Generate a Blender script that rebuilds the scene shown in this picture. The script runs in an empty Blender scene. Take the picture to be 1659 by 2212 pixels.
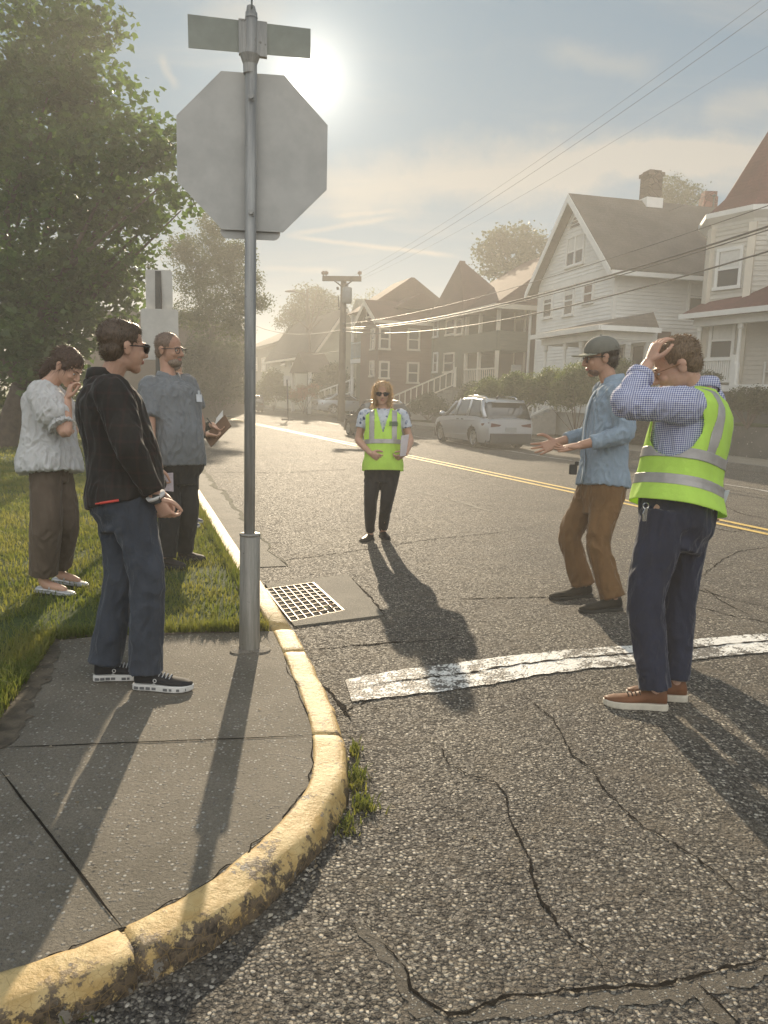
import bpy, bmesh, math, random
import numpy as np
from mathutils import Vector, Matrix, noise as mnoise
R=math.radians
random.seed(7); rng=np.random.default_rng(11)
sc=bpy.context.scene
COL=sc.collection
# ---------------------------------------------------------------- camera
W,H,F,CH=1659.,2212.,1630.,1.52        # picture units, focal length and eye height
PITCH,ROLL=R(9.0),R(1.6)
fwd=np.array([0,math.cos(PITCH),-math.sin(PITCH)]); _r0=np.array([1.,0,0]); _u0=np.cross(_r0,fwd)
_c,_s=math.cos(ROLL),math.sin(ROLL)
rgt=_c*_r0+_s*_u0; upv=_c*_u0-_s*_r0
CAM=np.array([0,0,CH])
cam=bpy.data.cameras.new('camera'); camo=bpy.data.objects.new('camera',cam); COL.objects.link(camo)
camo.matrix_world=Matrix(((rgt[0],upv[0],-fwd[0],0),(rgt[1],upv[1],-fwd[1],0),(rgt[2],upv[2],-fwd[2],CH),(0,0,0,1)))
cam.sensor_fit='VERTICAL'; cam.sensor_height=36; cam.lens=36*F/H
cam.clip_start=.05; cam.clip_end=3000
sc.camera=camo
def ray(x,y): return fwd+rgt*((x-W/2)/F)+upv*((H/2-y)/F)
def gp(x,y,z=0.):                       # where the sight line through a picture point meets the level z
    d=ray(x,y); return CAM+d*((z-CH)/d[2])
def dp(x,y,D): return CAM+ray(x,y)*D    # point at depth D along the view axis
def pj(p):
    v=np.asarray(p,float)-CAM; D=v@fwd; return (W/2+F*(v@rgt)/D, H/2-F*(v@upv)/D, D)
# ---------------------------------------------------------------- sun, sky
SUN_DIR=ray(668,168); SUN_DIR=SUN_DIR/np.linalg.norm(SUN_DIR)
SEL=math.asin(SUN_DIR[2]); SAZ=math.atan2(SUN_DIR[0],SUN_DIR[1])
sun=bpy.data.lights.new('sun','SUN'); suno=bpy.data.objects.new('sun',sun); COL.objects.link(suno)
sun.energy=4.9; sun.angle=R(.55); sun.color=(1,.83,.60)
suno.rotation_euler=Vector(-SUN_DIR).to_track_quat('-Z','Y').to_euler()
world=bpy.data.worlds.new('World'); sc.world=world; world.use_nodes=True
def sky():
    nt=world.node_tree; N=nt.nodes; L=nt.links; N.clear()
    out=N.new('ShaderNodeOutputWorld'); bg=N.new('ShaderNodeBackground')
    st=N.new('ShaderNodeTexSky'); st.sky_type='NISHITA'; st.sun_disc=False
    st.sun_elevation=SEL; st.sun_rotation=SAZ; st.dust_density=1.0; st.air_density=1.0; st.ozone_density=1.5
    tc=N.new('ShaderNodeTexCoord'); D=tc.outputs['Generated']
    def math_(op,a,b=None,c=None,clamp=False):
        n=N.new('ShaderNodeMath'); n.operation=op; n.use_clamp=clamp
        for i,v in enumerate((a,b,c)):
            if v is None: continue
            if isinstance(v,(int,float)): n.inputs[i].default_value=v
            else: L.new(v,n.inputs[i])
        return n.outputs[0]
    def dot(v):
        n=N.new('ShaderNodeVectorMath'); n.operation='DOT_PRODUCT'; L.new(D,n.inputs[0]); n.inputs[1].default_value=tuple(v); return n.outputs['Value']
    def mix(f,a,b,kind='MIX'):
        n=N.new('ShaderNodeMix'); n.data_type='RGBA'; n.blend_type=kind
        for s,v in ((0,f),(6,a),(7,b)):
            if isinstance(v,(int,float)): n.inputs[s].default_value=v
            elif isinstance(v,tuple): n.inputs[s].default_value=v+(1,)
            else: L.new(v,n.inputs[s])
        return n.outputs[2]
    # thin cloud: noise on the dome projected to a plane, streaked
    sep=N.new('ShaderNodeSeparateXYZ'); L.new(D,sep.inputs[0])
    den=math_('ADD',math_('MAXIMUM',sep.outputs[2],.0),.18)
    cmb=N.new('ShaderNodeCombineXYZ')
    L.new(math_('DIVIDE',sep.outputs[0],den),cmb.inputs[0]); L.new(math_('DIVIDE',sep.outputs[1],den),cmb.inputs[1])
    mp=N.new('ShaderNodeMapping'); L.new(cmb.outputs[0],mp.inputs[0]); mp.inputs['Rotation'].default_value=(0,0,R(20)); mp.inputs['Scale'].default_value=(.75,1.9,1)
    n1=N.new('ShaderNodeTexNoise'); L.new(mp.outputs[0],n1.inputs[0]); n1.inputs['Scale'].default_value=1.5; n1.inputs['Detail'].default_value=9; n1.inputs['Roughness'].default_value=.6; n1.inputs['Distortion'].default_value=.5
    def ss(v,a,b):
        n=N.new('ShaderNodeMapRange'); n.interpolation_type='SMOOTHSTEP'; L.new(v,n.inputs[0]); n.inputs[1].default_value=a; n.inputs[2].default_value=b; return n.outputs[0]
    cl=ss(n1.outputs[0],.44,.76)
    # long cloud bands and contrails lying along great circles
    n2=N.new('ShaderNodeTexNoise'); L.new(D,n2.inputs[0]); n2.inputs['Scale'].default_value=9; n2.inputs['Detail'].default_value=7; n2.inputs['Roughness'].default_value=.62
    n3=N.new('ShaderNodeTexNoise'); L.new(D,n3.inputs[0]); n3.inputs['Scale'].default_value=60; n3.inputs['Detail'].default_value=4
    def streak(p,q,w,amp,wob,soft=.15):
        a=ray(*p); b=ray(*q); a/=np.linalg.norm(a); b/=np.linalg.norm(b)
        nn=np.cross(a,b); nn/=np.linalg.norm(nn); m=(a+b); m/=np.linalg.norm(m); t=np.cross(nn,m)
        half=math.acos(min(1,a@b))/2
        nz=n2 if wob>.01 else n3
        off=math_('MULTIPLY',math_('SUBTRACT',nz.outputs[0],.5),wob)
        dist=math_('ABSOLUTE',math_('ADD',dot(nn),off))
        across=math_('SUBTRACT',1.0,ss(dist,0,w))
        along=math_('SUBTRACT',1.0,ss(math_('ABSOLUTE',dot(t)),math.sin(half)*(1-soft),math.sin(half)))
        return math_('MULTIPLY',math_('MULTIPLY',across,along),amp)
    tot=math_('MULTIPLY',cl,.42)
    for args in (((560,420),(1750,320),.052,.8,.10,.4),((1100,390),(1800,300),.03,.5,.06,.4),((1150,110),(1450,150),.02,.35,.05,.6),((1500,235),(1720,200),.02,.4,.05,.5),
                 ((700,470),(880,452),.0042,.45,.003,.6),((600,512),(880,464),.005,.6,.004,.5),((600,508),(1010,556),.0045,.75,.003,.4),((540,578),(760,586),.006,.4,.004,.5),
                 ((340,110),(385,200),.008,.5,.01,.6),((380,60),(640,20),.03,.3,.08,.6)):
        tot=math_('ADD',tot,streak(*args))
    tot=math_('MINIMUM',tot,.92)
    # unseen bright cloud bank added behind the viewer to fill the shadows
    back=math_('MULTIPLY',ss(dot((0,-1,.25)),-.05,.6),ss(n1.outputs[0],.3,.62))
    cosg=math_('MAXIMUM',dot(SUN_DIR),0.)
    glow=math_('ADD',math_('MULTIPLY',math_('POWER',cosg,9),.0),math_('ADD',math_('MULTIPLY',math_('POWER',cosg,60),.03),math_('MULTIPLY',math_('POWER',cosg,150),.14)))
    SKY_K=.13
    base=mix(1.0,st.outputs[0],(SKY_K*.48,SKY_K*1.08,SKY_K*1.72),'MULTIPLY')
    # the camera's highlights roll off: compress the bright aureole
    base=mix(1.0,base,mix(1.0,mix(1.0,base,(7.0,4.5,3.4),'MULTIPLY'),(1.,1.,1.),'ADD'),'DIVIDE')
    cloudlum=math_('ADD',math_('MULTIPLY',math_('POWER',cosg,4),.04),.29)
    cb=N.new('ShaderNodeCombineColor'); L.new(cloudlum,cb.inputs[0]); L.new(math_('MULTIPLY',cloudlum,.965),cb.inputs[1]); L.new(math_('MULTIPLY',cloudlum,.89),cb.inputs[2])
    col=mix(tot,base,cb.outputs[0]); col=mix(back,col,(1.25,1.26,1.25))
    gb=N.new('ShaderNodeCombineColor'); L.new(glow,gb.inputs[0]); L.new(math_('MULTIPLY',glow,.93),gb.inputs[1]); L.new(math_('MULTIPLY',glow,.76),gb.inputs[2])
    col=mix(1.0,col,gb.outputs[0],'ADD')
    disc=math_('ADD',math_('MULTIPLY',math_('POWER',cosg,9000),11.),math_('MULTIPLY',math_('POWER',cosg,900),.5))
    dc=N.new('ShaderNodeCombineColor'); L.new(disc,dc.inputs[0]); L.new(math_('MULTIPLY',disc,.95),dc.inputs[1]); L.new(math_('MULTIPLY',disc,.82),dc.inputs[2])
    col=mix(1.0,col,dc.outputs[0],'ADD')
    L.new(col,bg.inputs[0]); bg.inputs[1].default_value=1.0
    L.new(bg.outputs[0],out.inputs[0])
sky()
vs=sc.view_settings; vs.view_transform='Standard'; vs.look='None'; vs.gamma=1; vs.exposure=.62; vs.use_curve_mapping=False
cy=sc.cycles; cy.use_denoising=True; cy.max_bounces=7; cy.diffuse_bounces=3; cy.glossy_bounces=2; cy.transmission_bounces=4; cy.transparent_max_bounces=12; cy.volume_bounces=1; cy.sample_clamp_indirect=4
# ---------------------------------------------------------------- helpers
def tag(o,label=None,cat=None,group=None,kind=None):
    if label: o['label']=label
    if cat: o['category']=cat
    if group: o['group']=group
    if kind: o['kind']=kind
    return o
def root(name,loc,label,cat,group=None,rz=0):
    o=bpy.data.objects.new(name,None); COL.objects.link(o); o.location=tuple(loc); o.rotation_euler=(0,0,rz); o.empty_display_size=.2
    bpy.context.view_layer.update()
    return tag(o,label,cat,group)
def link(name,me,parent=None,keep=True):
    """link a mesh whose vertices are in world space under its thing"""
    o=bpy.data.objects.new(name,me); COL.objects.link(o)
    if parent is not None:
        o.parent=parent
        if keep: o.matrix_parent_inverse=WM(parent).inverted()
    return o
def WM(o):
    m=Matrix.LocRotScale(o.location,o.rotation_euler,o.scale)
    return m if o.parent is None else WM(o.parent)@o.matrix_parent_inverse@m
def base_origin(o,p):
    """move a top-level mesh's origin to its base without moving the mesh"""
    v=Vector(tuple(p)); o.data.transform(Matrix.Translation(-v)); o.location=v; return o
class MB:
    def __init__(s): s.v=[]; s.f=[]; s.m=[]; s.uv=None
    def add(s,vs,fs,mi=0):
        b=len(s.v); s.v.extend(tuple(map(float,p)) for p in vs); s.f.extend(tuple(i+b for i in f) for f in fs); s.m.extend([mi]*len(fs)); return s
    def quad(s,a,b,c,d,mi=0): return s.add([a,b,c,d],[(0,1,2,3)],mi)
    def obox(s,o,ax,ay,az,mi=0):
        """box from corner o with edge vectors"""
        o,ax,ay,az=[np.asarray(q,float) for q in (o,ax,ay,az)]
        P=[o,o+ax,o+ax+ay,o+ay,o+az,o+ax+az,o+ax+ay+az,o+ay+az]
        fs=[(0,3,2,1),(4,5,6,7),(0,1,5,4),(1,2,6,5),(2,3,7,6),(3,0,4,7)]
        if np.dot(np.cross(ax,ay),az)<0: fs=[f[::-1] for f in fs]
        return s.add(P,fs,mi)
    def box(s,c,sz,mi=0,rz=0):
        c=np.asarray(c,float); x,y,z=sz; k,q=math.cos(rz),math.sin(rz)
        ax=np.array([k*x,q*x,0]); ay=np.array([-q*y,k*y,0]); az=np.array([0,0,z])
        return s.obox(c-ax/2-ay/2-az/2,ax,ay,az,mi)
    def tube(s,pts,rad,n=10,mi=0,cap=True,sq=None):
        pts=[np.asarray(p,float) for p in pts]; m=len(pts)
        if not hasattr(rad,'__len__'): rad=[rad]*m
        vs=[]; ref=None
        for i in range(m):
            t=pts[min(i+1,m-1)]-pts[max(i-1,0)]; t=t/(np.linalg.norm(t)+1e-9)
            if ref is None:
                ref=np.array([0,0,1.]) if abs(t[2])<.9 else np.array([1.,0,0])
            a=ref-t*(ref@t); a/=np.linalg.norm(a)+1e-9; b=np.cross(t,a); ref=a
            for k in range(n):
                th=2*math.pi*k/n; vs.append(pts[i]+(a*math.cos(th)+b*math.sin(th))*rad[i])
        fs=[]
        for i in range(m-1):
            for k in range(n): fs.append((i*n+k,i*n+(k+1)%n,(i+1)*n+(k+1)%n,(i+1)*n+k))
        if cap: fs.append(tuple(range(n))[::-1]); fs.append(tuple((m-1)*n+k for k in range(n)))
        return s.add(vs,fs,mi)
    def ell(s,c,ax,ay,az,n=14,m=9,mi=0):
        c,ax,ay,az=[np.asarray(q,float) for q in (c,ax,ay,az)]
        vs=[c-az]
        for j in range(1,m):
            ph=-math.pi/2+math.pi*j/m
            for k in range(n):
                th=2*math.pi*k/n; vs.append(c+math.cos(ph)*(math.cos(th)*ax+math.sin(th)*ay)+math.sin(ph)*az)
        vs.append(c+az); fs=[]
        for k in range(n): fs.append((0,1+(k+1)%n,1+k))
        for j in range(m-2):
            for k in range(n): a=1+j*n; fs.append((a+k,a+(k+1)%n,a+n+(k+1)%n,a+n+k))
        t=len(vs)-1
        for k in range(n): fs.append((t,1+(m-2)*n+k,1+(m-2)*n+(k+1)%n))
        return s.add(vs,fs,mi)
    def loft(s,rings,mi=0,cap=True,closed=True):
        n=len(rings[0]); vs=[p for r in rings for p in r]; fs=[]
        for i in range(len(rings)-1):
            for k in range(n if closed else n-1): fs.append((i*n+k,i*n+(k+1)%n,(i+1)*n+(k+1)%n,(i+1)*n+k))
        if cap: fs.append(tuple(range(n))[::-1]); fs.append(tuple((len(rings)-1)*n+k for k in range(n)))
        return s.add(vs,fs,mi)
    def prism(s,poly,h,mi=0):
        """polygon (list of 3D points) extruded by the vector h"""
        h=np.asarray(h,float); n=len(poly); P=[np.asarray(p,float) for p in poly]
        vs=P+[p+h for p in P]; fs=[tuple(range(n))[::-1],tuple(range(n,2*n))]+[(i,(i+1)%n,n+(i+1)%n,n+i) for i in range(n)]
        return s.add(vs,fs,mi)
    def mesh(s,name,mats,smooth=False,fix=True):
        me=bpy.data.meshes.new(name); me.from_pydata(s.v,[],s.f); me.validate()
        for m in (mats if isinstance(mats,(list,tuple)) else [mats]): me.materials.append(m)
        if len(set(s.m))>1: me.polygons.foreach_set('material_index',s.m)
        if fix:
            bm=bmesh.new(); bm.from_mesh(me); bmesh.ops.recalc_face_normals(bm,faces=bm.faces); bm.to_mesh(me); bm.free()
        if smooth: me.polygons.foreach_set('use_smooth',[True]*len(me.polygons))
        me.update(); return me
    def build(s,name,mats,parent=None,smooth=False,fix=True): return link(name,s.mesh(name,mats,smooth,fix),parent)
def npmesh(name,V,Fq,mats,mi=None,smooth=False):
    """V (n,3), Fq (m,k) arrays"""
    me=bpy.data.meshes.new(name); n,k=Fq.shape
    me.vertices.add(len(V)); me.vertices.foreach_set('co',np.asarray(V,np.float32).ravel())
    me.loops.add(n*k); me.loops.foreach_set('vertex_index',Fq.astype(np.int32).ravel())
    me.polygons.add(n); me.polygons.foreach_set('loop_start',np.arange(0,n*k,k,dtype=np.int32)); me.polygons.foreach_set('loop_total',np.full(n,k,np.int32))
    for m in (mats if isinstance(mats,(list,tuple)) else [mats]): me.materials.append(m)
    if mi is not None: me.polygons.foreach_set('material_index',mi.astype(np.int32))
    if smooth: me.polygons.foreach_set('use_smooth',np.ones(n,bool))
    me.update(calc_edges=True); me.validate(); return me
def catmull(pts,k=8,closed=False):
    P=[np.asarray(p,float) for p in pts]; out=[]
    for i in range(len(P)-1):
        p0=P[max(i-1,0)]; p1=P[i]; p2=P[i+1]; p3=P[min(i+2,len(P)-1)]
        for j in range(k):
            t=j/k; out.append(.5*((2*p1)+(-p0+p2)*t+(2*p0-5*p1+4*p2-p3)*t*t+(-p0+3*p1-3*p2+p3)*t**3))
    out.append(P[-1]); return out
def nrm(v): v=np.asarray(v,float); return v/(np.linalg.norm(v)+1e-12)
# ---------------------------------------------------------------- materials
class NT:
    """small node-graph writer"""
    def __init__(s,name):
        s.m=bpy.data.materials.new(name); s.m.use_nodes=True; s.t=s.m.node_tree; s.N=s.t.nodes; s.L=s.t.links
        s.b=s.N['Principled BSDF']; s.o=s.N['Material Output']
    def put(s,sock,v):
        if isinstance(v,bpy.types.NodeSocket): s.L.new(v,sock)
        elif isinstance(v,(tuple,list)) and len(v)==3 and sock.type=='RGBA': sock.default_value=tuple(v)+(1,)
        else: sock.default_value=v
    def n(s,t,**k):
        x=s.N.new(t)
        for a,b in k.items(): setattr(x,a,b)
        return x
    def pos(s,kind='Object'): return s.n('ShaderNodeTexCoord').outputs[kind]
    def map(s,v,scale=(1,1,1),rot=(0,0,0),loc=(0,0,0)):
        x=s.n('ShaderNodeMapping'); s.L.new(v,x.inputs[0]); x.inputs['Scale'].default_value=scale; x.inputs['Rotation'].default_value=rot; x.inputs['Location'].default_value=loc; return x.outputs[0]
    def noise(s,v,scale,detail=4,rough=.55,dist=0.):
        x=s.n('ShaderNodeTexNoise'); s.L.new(v,x.inputs[0]); x.inputs['Scale'].default_value=scale; x.inputs['Detail'].default_value=detail; x.inputs['Roughness'].default_value=rough; x.inputs['Distortion'].default_value=dist; return x.outputs[0]
    def voro(s,v,scale,feature='F1',rand=1.):
        x=s.n('ShaderNodeTexVoronoi',feature=feature); s.L.new(v,x.inputs[0]); x.inputs['Scale'].default_value=scale; x.inputs['Randomness'].default_value=rand; return x
    def mth(s,op,a,b=None,c=None,clamp=False):
        x=s.n('ShaderNodeMath',operation=op,use_clamp=clamp)
        for i,v in enumerate((a,b,c)):
            if v is not None: s.put(x.inputs[i],v)
        return x.outputs[0]
    def ss(s,v,a,b,lo=0.,hi=1.):
        x=s.n('ShaderNodeMapRange',interpolation_type='SMOOTHSTEP'); s.put(x.inputs[0],v)
        for i,q in enumerate((a,b,lo,hi)): x.inputs[i+1].default_value=q
        return x.outputs[0]
    def mix(s,f,a,b,kind='MIX'):
        x=s.n('ShaderNodeMix',data_type='RGBA',blend_type=kind); s.put(x.inputs[0],f); s.put(x.inputs[6],a); s.put(x.inputs[7],b); return x.outputs[2]
    def ramp(s,v,stops):
        x=s.n('ShaderNodeValToRGB'); s.put(x.inputs[0],v); e=x.color_ramp.elements
        while len(e)<len(stops): e.new(.5)
        for q,(p,c) in zip(e,stops): q.position=p; q.color=tuple(c)+(1,)
        return x.outputs[0]
    def sep(s,v): x=s.n('ShaderNodeSeparateXYZ'); s.L.new(v,x.inputs[0]); return x.outputs
    def bump(s,h,strength=.5,dist=.01,nrm=None):
        x=s.n('ShaderNodeBump'); s.put(x.inputs['Height'],h); x.inputs['Strength'].default_value=strength; x.inputs['Distance'].default_value=dist
        if nrm is not None: s.L.new(nrm,x.inputs['Normal'])
        return x.outputs[0]
    def done(s,color=None,rough=None,normal=None,metal=None,spec=None,alpha=None,coat=None):
        for k,v in (('Base Color',color),('Roughness',rough),('Normal',normal),('Metallic',metal),('Specular IOR Level',spec),('Alpha',alpha),('Coat Weight',coat)):
            if v is not None: s.put(s.b.inputs[k],v)
        return s.m
def flat(name,c,rough=.6,var=.12,scale=8.,metal=0.,spec=.5,bump=0.,bs=60.,coat=None):
    """plain material with slight tone variation"""
    t=NT(name); p=t.pos(); nz=t.noise(p,scale,5,.6)
    col=t.mix(t.ss(nz,.3,.7),tuple(x*(1-var) for x in c),tuple(min(1,x*(1+var)) for x in c))
    nr=t.bump(t.noise(p,bs,4),.5,bump) if bump else None
    return t.done(col,rough,nr,metal,spec,coat=coat)
def translucent(t,col,f,normal=None):
    tr=t.n('ShaderNodeBsdfTranslucent'); t.put(tr.inputs[0],col)
    mx=t.n('ShaderNodeMixShader'); t.put(mx.inputs[0],f); t.L.new(t.b.outputs[0],mx.inputs[1]); t.L.new(tr.outputs[0],mx.inputs[2]); t.L.new(mx.outputs[0],t.o.inputs[0])
# ================================================================ ground
U=np.array([math.sin(R(-22.4)),math.cos(R(-22.4)),0]); NN=np.array([U[1],-U[0],0]); Z=np.array([0,0,1.])
def st(n,s,z=0.): return NN*n+U*s+Z*z
def g2(x,y,z=0.): p=gp(x,y,z); return p
def inpoly(P,poly):
    x,y=P[:,0],P[:,1]; r=np.zeros(len(P),bool); q=np.asarray(poly)[:,:2]; j=len(q)-1
    for i in range(len(q)):
        xi,yi=q[i]; xj,yj=q[j]
        r^=((yi>y)!=(yj>y))&(x<(xj-xi)*(y-yi)/(yj-yi+1e-12)+xi); j=i
    return r
# materials
def m_asphalt():
    t=NT('asphalt'); p=t.pos(); dw=t.n('ShaderNodeVectorMath',operation='ADD'); 
    wob=t.n('ShaderNodeTexNoise'); t.L.new(p,wob.inputs[0]); wob.inputs['Scale'].default_value=40; wob.inputs['Detail'].default_value=2
    sc_=t.n('ShaderNodeVectorMath',operation='SCALE'); t.L.new(wob.outputs['Color'],sc_.inputs[0]); sc_.inputs['Scale'].default_value=.012
    t.L.new(p,dw.inputs[0]); t.L.new(sc_.outputs[0],dw.inputs[1]); p2=dw.outputs[0]
    v=t.voro(p2,72); v2=t.voro(p2,150)
    big=t.noise(p,.9,5,.6); mid=t.noise(p,5,5,.65); worn=t.ss(t.noise(p,1.7,6,.65),.42,.62)
    cellr=t.n('ShaderNodeSeparateColor'); t.L.new(v.outputs['Color'],cellr.inputs[0])
    stone=t.ramp(cellr.outputs[0],[(0,(.03,.027,.024)),(.35,(.095,.087,.074)),(.62,(.22,.203,.172)),(.86,(.35,.325,.275)),(1,(.52,.485,.42))])
    c2=t.n('ShaderNodeSeparateColor'); t.L.new(v2.outputs['Color'],c2.inputs[0])
    fine=t.ramp(c2.outputs[1],[(0,(.04,.037,.033)),(.5,(.11,.10,.09)),(1,(.26,.24,.2))])
    isst=t.mth('MULTIPLY',t.ss(v.outputs['Distance'],.62,.42),t.ss(cellr.outputs[1],.22,.3))
    gap=t.ss(v.outputs['Distance'],.46,.66); col=t.mix(isst,fine,stone); col=t.mix(t.mth('MULTIPLY',gap,.62),col,(.022,.020,.018))
    col=t.mix(t.mth('MULTIPLY',t.ss(mid,.5,.62),.6),col,(.12,.104,.083)); col=t.mix(t.ss(t.noise(p,.55,5,.7),.56,.68,0,.45),col,(.05,.045,.04))
    col=t.mix(t.ss(big,.3,.7),t.mix(1.,col,(.82,.80,.78),'MULTIPLY'),t.mix(1.,col,(1.12,1.08,1.0),'MULTIPLY'))
    h=t.mth('ADD',t.mth('MULTIPLY',t.mth('SUBTRACT',1.,v.outputs['Distance']),isst),t.mth('MULTIPLY',t.mth('SUBTRACT',1.,v2.outputs['Distance']),.35))
    h=t.mth('ADD',h,t.mth('MULTIPLY',t.mth('MULTIPLY',cellr.outputs[2],isst),.7))
    nr=t.bump(h,1.,.008); nr=t.bump(t.noise(p,2.2,4),.35,.03,nr)
    return t.done(col,t.ss(cellr.outputs[2],0,1,.62,.92),nr,spec=.22)
def m_concrete(name,a,b,stone=.35,sc_=110):
    t=NT(name); p=t.pos(); v=t.voro(t.map(t.n('ShaderNodeMix',data_type='RGBA').outputs[2],(1,1,1)) if False else p,sc_); c=t.n('ShaderNodeSeparateColor'); t.L.new(v.outputs['Color'],c.inputs[0])
    nz=t.noise(p,2.5,6,.65); fine=t.noise(p,260,3,.6)
    col=t.mix(t.ss(nz,.32,.68),a,b); col=t.mix(t.mth('MULTIPLY',t.ss(t.mth('ADD',t.mth('MULTIPLY',fine,.5),t.mth('MULTIPLY',t.noise(p,85,4,.7),.5)),.42,.58),.6),col,t.mix(1.,col,(.45,.45,.45),'MULTIPLY'))
    st_=t.mth('MULTIPLY',t.ss(v.outputs['Distance'],.55,.35),t.ss(c.outputs[0],1-stone,1-stone+.08))
    col=t.mix(st_,col,t.ramp(c.outputs[1],[(0,(.12,.11,.095)),(.6,(.26,.245,.21)),(1,(.42,.4,.35))]))
    col=t.mix(t.ss(t.noise(p,.8,4),.5,.75,0,.35),col,(.1,.095,.085))
    h=t.mth('ADD',t.mth('ADD',t.mth('MULTIPLY',fine,.5),t.mth('MULTIPLY',t.noise(p,85,4,.7),1.2)),t.mth('MULTIPLY',t.mth('MULTIPLY',st_,t.mth('SUBTRACT',1.,v.outputs['Distance'])),.9))
    return t.done(col,.75,t.bump(h,.9,.008),spec=.3)
def m_curb():
    t=NT('worn_yellow_paint'); p=t.pos(); z=t.sep(p)[2]
    big=t.noise(p,7,6,.68); sm=t.noise(p,45,5,.7); cr=t.voro(p,26,'DISTANCE_TO_EDGE').outputs['Distance']
    yel=t.mix(t.ss(t.noise(p,12,5),.35,.65),(.46,.305,.11),(.57,.42,.19))
    dirt=t.mth('MULTIPLY',t.ss(t.mth('ADD',t.mth('ADD',big,t.mth('MULTIPLY',sm,.55)),t.mth('MULTIPLY',z,-2.6)),.60,.68),t.ss(z,.104,.085))
    chip=t.mth('MULTIPLY',t.ss(t.mth('ADD',t.noise(p,9,7,.72),t.mth('MULTIPLY',sm,.25)),.735,.755),1.)
    col=t.mix(dirt,yel,t.mix(t.ss(sm,.4,.6),(.035,.026,.018),(.14,.1,.06)))
    col=t.mix(chip,col,(.2,.175,.14)); col=t.mix(t.ss(t.mth('ADD',cr,t.mth('MULTIPLY',sm,.06)),.055,.04,0,.5),col,(.3,.19,.06))
    h=t.mth('ADD',t.mth('ADD',t.mth('MULTIPLY',sm,.6),t.mth('MULTIPLY',big,.8)),t.mth('MULTIPLY',chip,-.25))
    return t.done(col,.55,t.bump(h,.9,.012),spec=.45)
def m_paint(name,a,b,wear,sc_=14,back=(.1,.092,.08)):
    """road paint with holes worn through to the dark surface below"""
    t=NT(name); p=t.pos(); nz=t.noise(p,sc_,7,.72); st_=t.voro(p,72); big=t.noise(p,1.8,3)
    v=t.mth('ADD',t.mth('ADD',nz,t.mth('MULTIPLY',st_.outputs['Distance'],.22)),t.mth('MULTIPLY',t.mth('SUBTRACT',big,.5),.7))
    w=t.ss(v,wear,wear+.07)
    col=t.mix(w,t.mix(t.ss(t.noise(p,30,4),.35,.65),a,b),back)
    return t.done(col,.6,t.bump(t.mth('MULTIPLY',t.mth('SUBTRACT',1.,t.mth('ADD',st_.outputs['Distance'],w)),1.),.75,.006),spec=.4)
ASPH=m_asphalt(); CONC=m_concrete('sidewalk_concrete',(.155,.135,.100),(.225,.196,.15),.3,80); CONC2=m_concrete('gutter_concrete',(.13,.12,.095),(.20,.182,.145),.15)
CURB=m_curb(); WHITE=m_paint('worn_white_paint',(.68,.66,.6),(.82,.8,.74),.585); YEL=m_paint('worn_yellow_line',(.62,.42,.1),(.72,.5,.15),.74,9)
TAR=flat('crack_tar',(.014,.012,.010),.95,.4,30,spec=.05,bump=.004); TAN=m_concrete('crack_filler',(.095,.080,.060),(.15,.13,.10),.4,120)
SOIL=flat('soil',(.085,.068,.046),.9,.4,14,bump=.02,bs=30)
def m_lawn():
    t=NT('lawn_ground'); p=t.pos(); nz=t.noise(p,3.,6,.65); n2=t.noise(p,40,4,.7)
    col=t.mix(t.ss(nz,.35,.65),(.045,.075,.016),(.085,.11,.03)); col=t.mix(t.ss(n2,.4,.7,0,.6),col,(.03,.04,.012))
    return t.done(col,.85,t.bump(n2,.9,.03),spec=.2)
LAWN=m_lawn()
def m_dirt():
    t=NT('terrain'); p=t.pos(); return t.done(t.mix(t.ss(t.noise(p,.2,5),.4,.6),(.05,.07,.025),(.09,.085,.04)),.9)
g=MB(); g.quad((-900,-300,-.03),(900,-300,-.03),(900,1500,-.03),(-900,1500,-.03)); tag(g.build('ground',m_dirt()),kind='structure')
# road sheet with its cracks
def ribbon(mb,pts,w,mi,z=.003,jit=.35,step=.05,seed=1,wob=1.):
    r=random.Random(seed); P=[]
    for a,b in zip(pts[:-1],pts[1:]):
        k=max(1,int(np.linalg.norm(b-a)/step))
        for j in range(k):
            P.append(a+(b-a)*j/k)
    P.append(pts[-1]); n=len(P); vs=[]
    ww=w if hasattr(w,'__len__') else (w,w)
    off=[np.array([mnoise.noise(Vector((i*.31,seed*7.7,0))),mnoise.noise(Vector((i*.31,seed*3.3,9))),0])*step*.5 for i in range(n)]
    P=[p+o*wob+np.array([r.uniform(-1,1),r.uniform(-1,1),0])*.14*step*wob for p,o in zip(P,off)]
    for i in range(n):
        t=nrm(P[min(i+1,n-1)]-P[max(i-1,0)]); s=np.array([-t[1],t[0],0]); f=i/(n-1)
        a=(ww[0]+(ww[1]-ww[0])*f)*.5*min(1,6*f+.15,6*(1-f)+.15)*(1+wob*(.75*mnoise.noise(Vector((i*.47,seed*1.7,3)))+.35*mnoise.noise(Vector((i*1.9,seed,5)))))
        vs+= [P[i]+s*a*(1+jit*r.uniform(-1,1))+Z*z, P[i]-s*a*(1+jit*r.uniform(-1,1))+Z*z]
    mb.add(vs,[(2*i,2*i+1,2*i+3,2*i+2) for i in range(n-1)],mi)
rd=MB(); rd.quad(st(-60,-40),st(14.05,-40),st(14.05,260),st(-60,260))
cr=lambda L: [gp(x,y) for x,y in L]
C1=[(789,2023),(838,2050),(875,2093),(889,2136),(929,2174),(972,2195),(1026,2185),(1090,2158),(1176,2147),(1305,2136),(1412,2133),(1466,2120),(1573,2093),(1680,2068)]
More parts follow.
